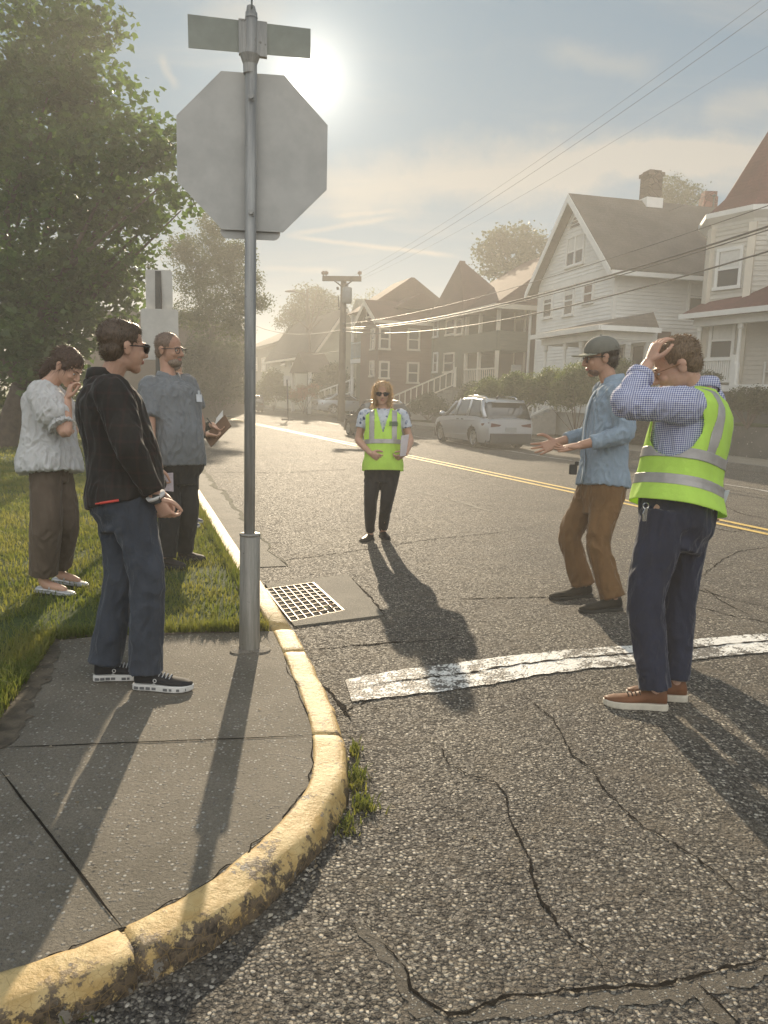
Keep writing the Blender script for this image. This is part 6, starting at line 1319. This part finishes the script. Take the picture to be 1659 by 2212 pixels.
# ---------------------------------------------------------------- man in the cap
nH,nT=gp(1341,1317),gp(1250,1323); fH,fT=gp(1276,1287),gp(1186,1296)
fig=Fig('man in an olive cap and light blue shirt holding both palms out',5.66,1.14,
 dict(sl=(1338,852,-.19),sr=(1304,842,.20),el=(1352,938,-.27),wl=(1254,962,-.22),er=(1292,930,.30),wr=(1205,955,.22),hl=(1318,1052,-.09),hr=(1284,1050,.10),kl=(1290,1178,-.13),kr=(1228,1160,.18)),(gp(1290,1318)+gp(1230,1292))/2,.98,1.0,.01)
BOOT=m_cloth('dark_suede',(.03,.026,.02),.8,.2,300,.1,0,.3); DSOLE=flat('black_rubber',(.02,.02,.018),.7)
al,_,_,_,_=fig.shoe(nH,nT,.115,BOOT,DSOLE,.10,.024); ar,_,_,_,_=fig.shoe(fH,fT,.115,BOOT,DSOLE,.10,.024)
std_body(fig,ar,al)
fig.hand('l',VEC(-.97,-.1,-.20),VEC(.0,-.25,.95),VEC(0,-1,.25),((.05,.12,.1),(.1,.15,.12),(.16,.2,.15),(.25,.25,.2)),.2,.7,1.05); fig.hand('r',VEC(-.92,.0,-.40),VEC(-.1,-.75,.6),VEC(-.4,-.3,.85),((.0,.08,.1),(.06,.12,.1),(.12,.15,.12),(.2,.2,.2)),.35,.9,1.1)
fig.head(dp(1298,773,5.66),VEC(-.985,.05,-.13),VEC(-.10,0,1),1.03,1.15)
fig.skin(SK['tan']); DKH=m_hair('dark_brown_hair',(.035,.022,.014)); fig.eyes(); fig.brows(DKH)
fig.hair(DKH,[(0,-.028,.035,.081,.09,.078),(0,-.055,-.02,.068,.052,.065)],700,.018,5,.5,.2)
c,f,l,up,k=fig.hd; m=MB(); m.ell(c+(f*.046-up*.080)*k,l*.0475*k,f*.043*k,up*.034*k,16,10); fig.cloth('stubble',m,m_hair('stubble',(.16,.095,.065)),.005,2,None)
OLIVE=m_cloth('olive_cap',(.15,.148,.125),.85,.1,700,.1,0,.15); m=MB(); m.ell(c+(up*.050-f*.008)*k,l*.092*k,f*.113*k,up*.090*k,24,16); P=[]
cap=fig.cloth('cap',m,OLIVE,.005,3,None)
bm=bmesh.new(); bm.from_mesh(cap.data); cut=c+up*.028*k; bmesh.ops.delete(bm,geom=[v for v in bm.verts if (np.array(v.co)-cut)@(up+f*.12)<0],context='VERTS'); bm.to_mesh(cap.data); bm.free()
rg=[]
for j,z in enumerate((0,.004)):
    rg.append([c+(l*math.sin(a)*.084+f*(.060+math.cos(a)*.064+.06*max(0,math.cos(a)))+up*(.038+z-.018*math.sin(a)**2-.010*math.cos(a)))*k for a in np.linspace(-1.62,1.62,22)]+[c+(l*math.sin(a)*.080+f*(.04+math.cos(a)*.055)+up*(.040+z-.018*math.sin(a)**2))*k for a in np.linspace(1.62,-1.62,22)])
m=MB(); m.loft(rg); link('brim',m.mesh('brim',m_cloth('cap_brim',(.24,.235,.17),.85,.1,700,.1,0,.1),True),cap); m=MB(); m.ell(c+(up*.140-f*.008)*k,l*.008*k,f*.008*k,up*.006*k,8,6); link('cap_button',m.mesh('cap_button',OLIVE,True),cap)
fig.glasses(False,None,'glasses')
BLUE=m_cloth('light_blue_shirt',(.27,.345,.42),.8,.1,900,.15,.12,1.)
m=MB(); fig.torso(m,.0,1.10,.018,.012,26,28,.4); fig.arm(m,'l',(.082,.080,.072,.064,.064,.058,.050),.88); fig.arm(m,'r',(.080,.076,.066,.060,.060,.054,.048),.9); fig.cloth('shirt',m,BLUE,disp=(.013,10,7)); fig.collar(BLUE,.042,.072,1.2,.02)
pk=[fig.tor(t,R(90)+.06*math.sin(t*9),.026,.016*max(0,(.4-t)/.5)) for t in np.linspace(.02,1.0,16)]; c0_,lat_,f_,ax_=fig.frame(.5); m=MB(); m.loft([[p-lat_*.016+f_*.002,p+lat_*.016+f_*.002,p+lat_*.016+f_*.007,p-lat_*.016+f_*.007] for p in pk]); link('placket',m.mesh('placket',BLUE,True),fig.r)
BROWN=m_cloth('brown_trousers',(.155,.085,.036),.85,.14,900,.15,0,.55)
m=MB(); fig.torso(m,-.30,.16,.004,0,16,28); fig.leg(m,'l',al-Z*.02,(.10,.096,.080,.078,.080,.084),True); fig.leg(m,'r',ar-Z*.02,(.10,.094,.080,.076,.078,.080),True); fig.cloth('trousers',m,BROWN,.008,4,(.013,8,9))
pc_=dp(1238,1014,5.5); m=MB(); m.box(pc_,(.055,.03,.075)); m.box(pc_+VEC(.02,-.018,.045),(.03,.012,.03)); o=link('belt_pouch',m.mesh('belt_pouch',BLACKP),None); md=o.modifiers.new('b','BEVEL'); md.width=.008; md.segments=2; tag(o,'small black pouch clipped at the waist of the man in the cap','pouch'); base_origin(o,pc_)
# ---------------------------------------------------------------- woman with the vest in the road
rH,rT=gp(803,1163),gp(769,1177); lH,lT=gp(824,1157),gp(843,1171)
fig=Fig('blonde woman in a lime safety vest and dark trousers standing in the road',7.72,.965,
 dict(sr=(788,893,0),sl=(868,893,0),er=(774,951,.03),wr=(800,979,-.16),el=(886,952,.03),wl=(876,980,-.14),hr=(808,1010,.0),hl=(846,1010,.0),kr=(800,1083,-.03),kl=(836,1081,-.03)),(gp(800,1168)+gp(832,1162))/2,1.0,1.05,.02)
fig.lh=nrm(-rgt); fig.ls=nrm(-rgt)
SHB=m_cloth('black_leather',(.02,.018,.017),.4,.1,300,0,0,.1)
ar,_,_,_,_=fig.shoe(rH,rH+nrm(rT-rH)*.25,.098,SHB,DSOLE,.075,.02,low=True); al,_,_,_,_=fig.shoe(lH,lH+nrm(lT-lH)*.25,.098,SHB,DSOLE,.075,.02,low=True)
std_body(fig,ar,al)
fig.hand('r',VEC(.85,-.3,-.42),VEC(.2,.9,.2),VEC(.3,-.3,.8),(.6,.7,.5),.05,.4); fig.hand('l',VEC(-.8,-.35,-.45),VEC(-.2,.6,.6),VEC(-.2,-.4,.8),(.7,.8,.5),.05,.4)
fig.head(dp(826,850,7.66),VEC(.02,-1,-.06),VEC(0,-.06,1),1.0,.9,.95)
fig.skin(SK['fair']); BLON=m_hair('blonde_hair',(.50,.35,.19),.35); fig.brows(BLON)
fig.hair(BLON,[(0,-.022,.045,.088,.102,.084),(.068,-.022,-.035,.026,.055,.085),(-.068,-.022,-.035,.026,.055,.085),(0,-.06,-.04,.08,.052,.095),(.062,.030,.045,.022,.030,.050),(-.062,.030,.045,.022,.030,.050),(.072,-.01,-.105,.024,.042,.036),(-.072,-.01,-.105,.024,.042,.036)],2600,.05,8,.6,.55,amp=.007); fig.glasses(True)
FLOR=m_cloth('floral_blouse',(.4,.43,.48),.8,.1,900,.1,.1,.5,pat_floral)
m=MB(); fig.torso(m,-.08,1.08,.006); 
for sd in 'rl': fig.arm(m,sd,(.060,.062,.064,.064,.06,.05,.04),.27)
fig.cloth('blouse',m,FLOR,disp=(.007,10,11))
BLK=m_cloth('black_trousers',(.02,.02,.022),.85,.2,900,.15,0,.5)
m=MB(); fig.torso(m,-.28,.12,.01,0,16,28); fig.leg(m,'r',ar-Z*.0,(.104,.094,.072,.066,.056,.052),True); fig.leg(m,'l',al-Z*.0,(.104,.094,.072,.066,.056,.052),True); fig.cloth('trousers',m,BLK,.008,4,(.008,8,12))
vest(fig,-.06,(.11,.15),.60,.155,.0035,LIME,.018,.028,((.42,.50),),(.118,.10),True,.026,.010,5,armin=-.012)
fig.patch('vest_emblem',.74,.82,.036,lambda t,th,x,p: math.sin(th)>0 and -.15<x<-.06 and (int(t*260)%2==0),flat('emblem_dark_green',(.03,.09,.06),.6),20,300,.001)
fig.item('papers',[dp(868,941,7.50),dp(884,938,7.56),dp(877,984,7.56),dp(865,986,7.50)],.012,flat('folded_papers',(.55,.5,.5),.6,.1),'folded pinkish papers held by the blonde woman in the road','papers')
# ---------------------------------------------------------------- man in black on the corner slab
nH,nT=gp(291,1484,KH),gp(418,1490,KH); fH,fT=gp(203,1467,KH),gp(318,1461,KH)
fig=Fig('man in a black shirt, jeans and dark glasses standing on the concrete corner',3.62,.995,
 dict(sr=(243,845,-.16),sl=(217,838,.17),er=(284,975,-.24),wr=(338,1074,-.13),el=(300,970,.20),wl=(346,1066,.03),hr=(279,1075,-.07),hl=(254,1073,.09),kr=(317,1245,-.07),kl=(262,1245,.10)),(gp(330,1488,KH)+gp(255,1464,KH))/2,1.06,1.12,.05,KH,hips=.98)
SNK=m_cloth('black_mesh_shoe',(.022,.022,.024),.7,.15,400,.1,0,.2); WSOLE=flat('white_sole',(.62,.6,.56),.6,.06,20); LACE2=flat('grey_lace',(.4,.4,.4),.8)
def cloudsole(up,H_,d,l,L,w,z0):
    m=MB()
    for i in range(9):
        x=.08+.1*i
        for sg in (1,-1): m.box(H_+d*x*L+l*sg*w*.5*(.8 if x<.5 else .97 if x<.85 else .7)+Z*(z0-H_[2]+.014),(.020,.009,.012),rz=math.atan2(d[1],d[0]))
    return m
ar,u1,d1,l1,L1=fig.shoe(nH,nT,.104,SNK,WSOLE,.095,.03,laces=LACE2); al,u2,d2,l2,L2=fig.shoe(fH,fT,.104,SNK,WSOLE,.095,.03,laces=LACE2)
for u_,H_,d_,l_,L_ in ((u1,nH,d1,l1,L1),(u2,fH,d2,l2,L2)):
    link('sole_recess_shade',cloudsole(u_,H_,d_,l_,L_,.104,KH).mesh('sole_recess_shade',flat('sole_shadow_grey',(.12,.12,.12),.8)),u_)  # solid grey blocks, coloured as the shade inside the sole hollows
    m=MB(); q=H_+d_*.47*L_+l_*(.043*(1 if l_[1]<0 else -1)); sg=(1 if l_[1]<0 else -1)
    q=H_+d_*.40*L_+l_*sg*.0435+Z*.048; m.tube([q+d_*math.cos(a)*.0075+Z*(math.sin(a)*.0085+.006)+l_*sg*.002 for a in np.linspace(0,6.28,12)],.0019,5); m.tube([q+d_*(.003-.008)+Z*(-.016+0)+d_*math.cos(a)*.007+Z*math.sin(a)*.007+l_*sg*.002 for a in np.linspace(-.2,3.3,8)],.0019,5); m.tube([q+d_*.0015-Z*.016+l_*sg*.002,q+d_*.0015-Z*.024+l_*sg*.002],.0019,5); link('shoe_mark',m.mesh('shoe_mark',WSOLE),u_)
std_body(fig,ar,al)
fig.hand('r',VEC(.45,.1,-.88),VEC(.3,.7,.25),VEC(.85,.0,.4),(.7,.8,.6),.04,.3); fig.hand('l',VEC(.35,-.2,-.9),VEC(-.2,-.8,0),VEC(.85,.0,.3),(.7,.8,.6),.04,.3)
fig.head(dp(266,749,3.60),VEC(.72,.69,-.05),VEC(.03,0,1),1.05,1.05)
fig.skin(SK['fair']); BRH=m_hair('brown_hair',(.085,.055,.033)); fig.brows(BRH)
fig.hair(BRH,[(0,-.022,.043,.081,.099,.080),(0,-.053,-.012,.069,.053,.069),(0,.03,.076,.060,.050,.038)],1800,.010,13,.35,.05,amp=.003); fig.glasses(True)
BLS=m_cloth('black_shirt',(.024,.022,.02),.85,.25,900,.1,.04,.3,pat_plaid)
m=MB(); fig.torso(m,-.06,1.10,.020,.012,26,28,.4); fig.arm(m,'r',(.088,.092,.080,.070,.068,.060,.052),.93); fig.arm(m,'l',(.086,.088,.075,.066,.064,.056,.05),.93); fig.cloth('shirt',m,BLS,disp=(.010,9,15)); fig.collar(BLS,.036,.072,.9,.016)
DEN=m_cloth('blue_jeans',(.045,.053,.068),.85,.22,900,.1,0,.6)
m=MB(); fig.torso(m,-.30,.12,.012,0,16,28); fig.leg(m,'r',ar-Z*.03,(.108,.100,.086,.080,.080,.084),True); fig.leg(m,'l',al-Z*.03,(.108,.098,.084,.078,.078,.080),True); fig.cloth('trousers',m,DEN,.008,4,(.012,8,16))
m=MB(); E_,W_=fig.J['er'],fig.J['wr']; a=E_+(W_-E_)*.94; b=E_+(W_-E_)*1.0; m.tube([a,b],[.046,.044],16); link('white_cuff',m.mesh('white_cuff',m_cloth('white_cuff_cloth',(.6,.58,.55),.8,.05),True),fig.r)
m=MB(); a=E_+(W_-E_)*1.02; b=E_+(W_-E_)*1.08; m.tube([a,b],[.038,.036],16); q=(a+b)/2+VEC(.005,-.036,.008); m.box(q,(.034,.012,.04)); o=link('wrist_watch',m.mesh('wrist_watch',BLACKP),None); tag(o,'black watch on the wrist of the man in the black shirt','watch'); base_origin(o,a)
pp=dp(232,1084,3.42); m=MB(); m.tube([pp+VEC(-.035,0,-.008),pp+VEC(.05,.004,.008)],.006,8); m.tube([pp+VEC(-.055,0,-.011),pp+VEC(-.035,0,-.008)],.004,8); o=link('red_pen',m.mesh('red_pen',flat('red_plastic',(.55,.05,.03),.35),True),None); tag(o,'red pen in the back pocket of the jeans','pen'); base_origin(o,pp)
# ---------------------------------------------------------------- man in the grey polo
lH,lT=gp(386,1208,KH),gp(444,1212,KH); rH,rT=gp(350,1224,KH),gp(400,1229,KH)
fig=Fig('bearded man in a grey blue polo shirt and dark trousers on the lawn',6.12,1.05,
 dict(sr=(324,832,-.12),sl=(404,827,.12),er=(324,945,-.30),wr=(345,1010,-.28),el=(433,915,.16),wl=(428,968,.04),hr=(356,1000,-.05),hl=(398,998,.07),kr=(366,1105,-.08),kl=(406,1100,.06)),(gp(400,1210,KH)+gp(374,1226,KH))/2,1.22,1.26,.07,KH)
BRS=m_cloth('dark_trainer',(.03,.026,.024),.7,.2,400,.1,0,.2)
al,_,_,_,_=fig.shoe(lH,lT,.108,BRS,DSOLE,.09,.028); ar,_,_,_,_=fig.shoe(rH,rT,.108,BRS,DSOLE,.09,.028)
std_body(fig,ar,al)
fig.hand('r',VEC(.15,-.1,-.95),VEC(.6,.5,.1),VEC(.7,-.6,0),(.7,.8,.6),.04,.3); fig.hand('l',VEC(-.35,-.3,-.85),VEC(-.7,.2,0),VEC(0,-.9,.1),(.6,.7,.5),.04,.3)
fig.head(dp(366,756,6.12),VEC(.93,-.34,-.06),VEC(0,0,1),1.07,1.1,1.05)
fig.skin(SK['tan']); GRH=m_hair('cropped_greying_hair',(.15,.10,.07)); fig.eyes(); fig.brows(GRH)
fig.hair(GRH,[(0,-.020,.043,.081,.097,.083),(0,-.052,-.012,.070,.053,.068)],900,.010,17,.5,.05,amp=.003); m=MB(); c,f,l,up,k=fig.hd; m.ell(c+(f*.048-up*.084)*k,l*.052*k,f*.055*k,up*.040*k,16,10); m.ell(c+(f*.088-up*.046)*k,l*.028*k,f*.014*k,up*.010*k,12,8); fig.cloth('beard',m,m_hair('greying_beard',(.20,.15,.11)),.005,2,(.004,40,3)); fig.glasses(False,None,'glasses')
POLO=m_cloth('grey_blue_polo',(.17,.185,.195),.85,.1,900,.15,.06,.8)
m=MB(); fig.torso(m,-.06,1.10,.020,.014,26,28,.4); 
for sd in 'rl': fig.arm(m,sd,(.078,.084,.080,.078,.06,.05,.04),.33)
fig.cloth('polo_shirt',m,POLO,disp=(.014,10,19)); fig.collar(POLO,.034,.076,1.0,.018)
CHAR=m_cloth('charcoal_trousers',(.024,.024,.024),.85,.2,900,.1,0,.5)
m=MB(); fig.torso(m,-.30,.12,.012,0,16,28); fig.leg(m,'r',ar-Z*.02,(.112,.104,.088,.080,.074,.074),True); fig.leg(m,'l',al-Z*.02,(.112,.104,.088,.080,.074,.074),True); fig.cloth('trousers',m,CHAR,.008,4,(.010,8,20))
bq=fig.tor(.80,R(122),.034); c_,lat_,f_,ax_=fig.frame(.80); m=MB(); m.obox(bq-lat_*.025-ax_*.035,lat_*.05,f_*.006,ax_*.06); m.obox(bq-lat_*.006+ax_*.025,lat_*.012,f_*.008,ax_*.03); o=link('name_badge',m.mesh('name_badge',flat('badge_white',(.55,.58,.6),.35)),None); tag(o,'white name badge clipped on the grey blue polo shirt','badge'); base_origin(o,bq)
W_=fig.J['wl']; E_=fig.J['el']; d=nrm(W_-E_); m=MB(); m.tube([W_-d*.03,W_+d*.0],[.037,.035],16); m.box(W_-d*.015+VEC(.02,-.03,0),(.04,.014,.04)); o=link('wrist_watch',m.mesh('wrist_watch',BLACKP),None); tag(o,'black watch on the wrist of the bearded man in the polo','watch'); base_origin(o,W_)
fig.item('leaflet',[dp(355,1022,5.84),dp(374,1021,5.88),dp(375,1062,5.88),dp(354,1060,5.84)],.004,flat('leaflet_print',(.42,.36,.38),.5,.25,18),'small printed leaflet in the hand of the bearded man in the polo','leaflet')
# ---------------------------------------------------------------- person hidden behind him, holding a notebook
aH,aT=gp(405,1126,KH),gp(437,1131,KH); bH,bT=gp(396,1134,KH),gp(430,1140,KH)
fig=Fig('person in dark sleeves mostly hidden behind the man in the polo, holding a notebook',7.65,.97,
 dict(sl=(376,862,.18),sr=(366,862,-.18),el=(420,930,.10),wl=(459,917,.0),er=(412,938,-.12),wr=(448,938,-.10),hl=(392,985,.09),hr=(388,985,-.08),kl=(404,1060,.10),kr=(396,1062,-.08)),(gp(415,1130,KH)),.95,.95,0,KH)
al,_,_,_,_=fig.shoe(aH,aT,.10,m_cloth('blue_shoe',(.07,.09,.15),.7,.1),WSOLE,.085,.024); ar,_,_,_,_=fig.shoe(bH,bT,.10,m_cloth('blue_shoe_b',(.07,.09,.15),.7,.1),WSOLE,.085,.024)
std_body(fig,ar,al); fig.hand('l',VEC(.7,-.1,-.35),VEC(0,-.3,.9),VEC(.1,-.9,.2),(.5,.6,.4)); fig.hand('r',VEC(.8,.2,-.2),VEC(0,.3,.9),VEC(.1,.9,.2),(.5,.6,.4))
fig.head(dp(374,806,7.65),VEC(.95,-.1,-.25),VEC(.2,0,1),1.0); fig.skin(SK['fair']); fig.eyes(); fig.hair(BRH,[(0,-.022,.047,.084,.101,.083),(0,-.053,-.012,.071,.056,.072)],400,.02,23)
DKS=m_cloth('dark_jacket',(.03,.032,.028),.85,.15); m=MB(); fig.torso(m,-.06,1.10,.016); 
for sd in 'rl': fig.arm(m,sd,(.08,.078,.068,.062,.06,.054,.046),.95)
fig.cloth('jacket',m,DKS,.009,4,(.008,9,25)); m=MB(); fig.torso(m,-.28,.12,.01,0,16,24); fig.leg(m,'l',al,(.10,.092,.076,.07,.064,.062),True); fig.leg(m,'r',ar,(.10,.092,.076,.07,.064,.062),True); fig.cloth('trousers',m,CHAR,.009,4,(.008,8,26))
nq=[dp(440,942,7.62),dp(486,896,7.66),dp(499,919,7.60),dp(455,965,7.56)]; fig.item('notebook',nq,.015,m_cloth('brown_cover',(.13,.075,.045),.6,.1),'brown notebook held out over the road by the hidden person','notebook')
m=MB(); nv=nrm(np.cross(nq[1]-nq[0],nq[3]-nq[0])); m.prism([nq[0]*.1+nq[1]*.9-nv*.004+Z*.004,nq[1]-nv*.004+VEC(-.02,0,.045),nq[1]*.6+nq[0]*.4-nv*.004+VEC(.0,0,.05),nq[1]*.55+nq[0]*.45-nv*.004],nv*.003); o=link('loose_page',m.mesh('loose_page',flat('page_white',(.6,.6,.58),.6)),None); tag(o,'white page lifting from the top of the notebook','page'); base_origin(o,nq[1])
m=MB(); m.tube([dp(447,903,7.6),dp(457,916,7.58)],.006,6); o=link('pen',m.mesh('pen',BLACKP),None); tag(o,'dark pen held above the brown notebook','pen'); base_origin(o,dp(457,916,7.58))
# ---------------------------------------------------------------- woman in the white blouse
nH,nT=gp(78,1277,KH),gp(163,1286,KH); fH,fT=gp(114,1257,KH),gp(190,1266,KH)
fig=Fig('woman in a white puff sleeve blouse and brown trousers with her hand to her chin',5.2,.975,
 dict(sr=(92,850,-.17),sl=(104,848,.17),er=(142,938,-.27),wr=(146,862,-.20),el=(158,930,.16),wl=(146,934,-.04),hr=(98,1000,-.08),hl=(118,1000,.09),kr=(100,1125,-.09),kl=(142,1122,.10)),(gp(120,1280,KH)+gp(150,1260,KH))/2,1.0,1.05,0,KH)
SIL=flat('silver_shoe',(.5,.5,.5),.35,.1,metal=.4)
ar,u1,d1,l1,L1=fig.shoe(nH,nT,.09,SIL,SIL,.05,.012,low=True); al,u2,d2,l2,L2=fig.shoe(fH,fT,.09,SIL,SIL,.05,.012,low=True)
ar=ar+Z*.045; al=al+Z*.045
for sd,a,H_,d_,L_ in (('r',ar,nH,d1,L1),('l',al,fH,d2,L2)): limb(fig.body,[a-Z*.02,H_+d_*L_*.3+Z*.055,H_+d_*L_*.55+Z*.042,H_+d_*L_*.72+Z*.034],[.036,.036,.030,.022])
std_body(fig,ar,al)
fig.hand('r',VEC(.25,.02,.95),VEC(.75,.5,.0),VEC(.6,-.75,.1),((.5,.9,.6),(.6,1.,.7),(.7,1.1,.7),(.8,1.1,.7)),.03,.3); fig.hand('l',VEC(-.9,-.35,.05),VEC(.2,-.8,-.2),VEC(.1,.0,.9),(.4,.5,.4),.05,.4)
fig.head(dp(146,793,5.2),VEC(.80,-.18,-.58),VEC(.5,-.05,.85),1.06,.9,.92)
fig.skin(SK['fair']); DBH=m_hair('chestnut_hair',(.06,.03,.018),.1); fig.eyes(); fig.brows(DBH)
fig.hair(DBH,[(0,-.020,.045,.086,.102,.084),(0,-.058,-.012,.075,.058,.075),(.064,.02,.03,.022,.03,.045),(-.064,.02,.03,.022,.03,.045),(0,-.105,-.055,.045,.04,.06),(.02,-.11,-.115,.032,.03,.06),(0,-.10,-.165,.022,.022,.05)],1100,.04,29,.5,.4,amp=.007)
WBL=m_cloth('white_blouse',(.66,.66,.65),.8,.05,900,.2,.3,.9)
m=MB(); fig.torso(m,-.14,1.09,.030,.055,26,28,.75)
for sd in 'rl':
    S,E_=fig.J['s'+sd],fig.J['e'+sd]; c_,lat_,f_,ax_=fig.frame(1.); flatlimb(m,[S+(fig.shc-S)*.4-ax_*.03,S-ax_*.01,S*.55+E_*.45,S*.38+E_*.62,S*.28+E_*.72],[.085,.098,.112,.110,.076])
fig.cloth('blouse',m,WBL,.0065,3,(.020,13,31))
for sd in 'rl': S,E_=fig.J['s'+sd],fig.J['e'+sd]; m=MB(); m.tube([S*.30+E_*.70,S*.25+E_*.75,S*.16+E_*.84],[.070,.068,.088],20); fig.cloth('sleeve_ruffle',m,WBL,.005,1,(.022,32,33))
c_,lat_,f_,ax_=fig.frame(1.06); m=MB(); m.tube([c_+(lat_*math.cos(a)*.072+f_*math.sin(a)*.072+ax_*(.015-.02*math.sin(a)))*fig.k for a in np.linspace(0,6.283,24)],.02,8); fig.cloth('neck_ruffle',m,WBL,.005,1,(.018,34,35))
BRT=m_cloth('brown_wide_trousers',(.115,.088,.066),.85,.14,900,.1,.08,.5)
m=MB(); fig.torso(m,-.30,.12,.006,0,16,28); fig.leg(m,'r',ar+Z*.02,(.108,.108,.104,.104,.098,.096),True); fig.leg(m,'l',al+Z*.02,(.105,.105,.10,.098,.090,.086),True); fig.cloth('trousers',m,BRT,.008,4,(.012,8,37))
for u_,a,H_,d_,L_ in ((u1,ar,nH,d1,L1),(u2,al,fH,d2,L2)):
    q=H_+d_*L_*.42+Z*.03; l_=np.array([d_[1],-d_[0],0]); m=MB(); m.tube([q+l_*.038,q+l_*.022+Z*.032,q+Z*.044,q-l_*.022+Z*.032,q-l_*.038],.005,6); link('strap',m.mesh('strap',SIL,True),u_)
# ---------------------------------------------------------------- the hazy evening air, also standing in for lens veil
HAZE_D=.0062
def haze():
    m=MB(); m.box((0,60,5.9),(260,330,13.8)); o=m.build('haze',bpy.data.materials.new('haze_air'))
    mt=o.data.materials[0]; mt.use_nodes=True; nt=mt.node_tree; nt.nodes.clear()
    out=nt.nodes.new('ShaderNodeOutputMaterial'); v=nt.nodes.new('ShaderNodeVolumePrincipled'); nt.links.new(v.outputs[0],out.inputs['Volume'])
    v.inputs['Color'].default_value=(.95,.92,.85,1); v.inputs['Density'].default_value=HAZE_D; v.inputs['Anisotropy'].default_value=.34
    tag(o,kind='stuff',label='pale golden evening haze in the air over the street, also standing in for lens glare',cat='haze')
haze()
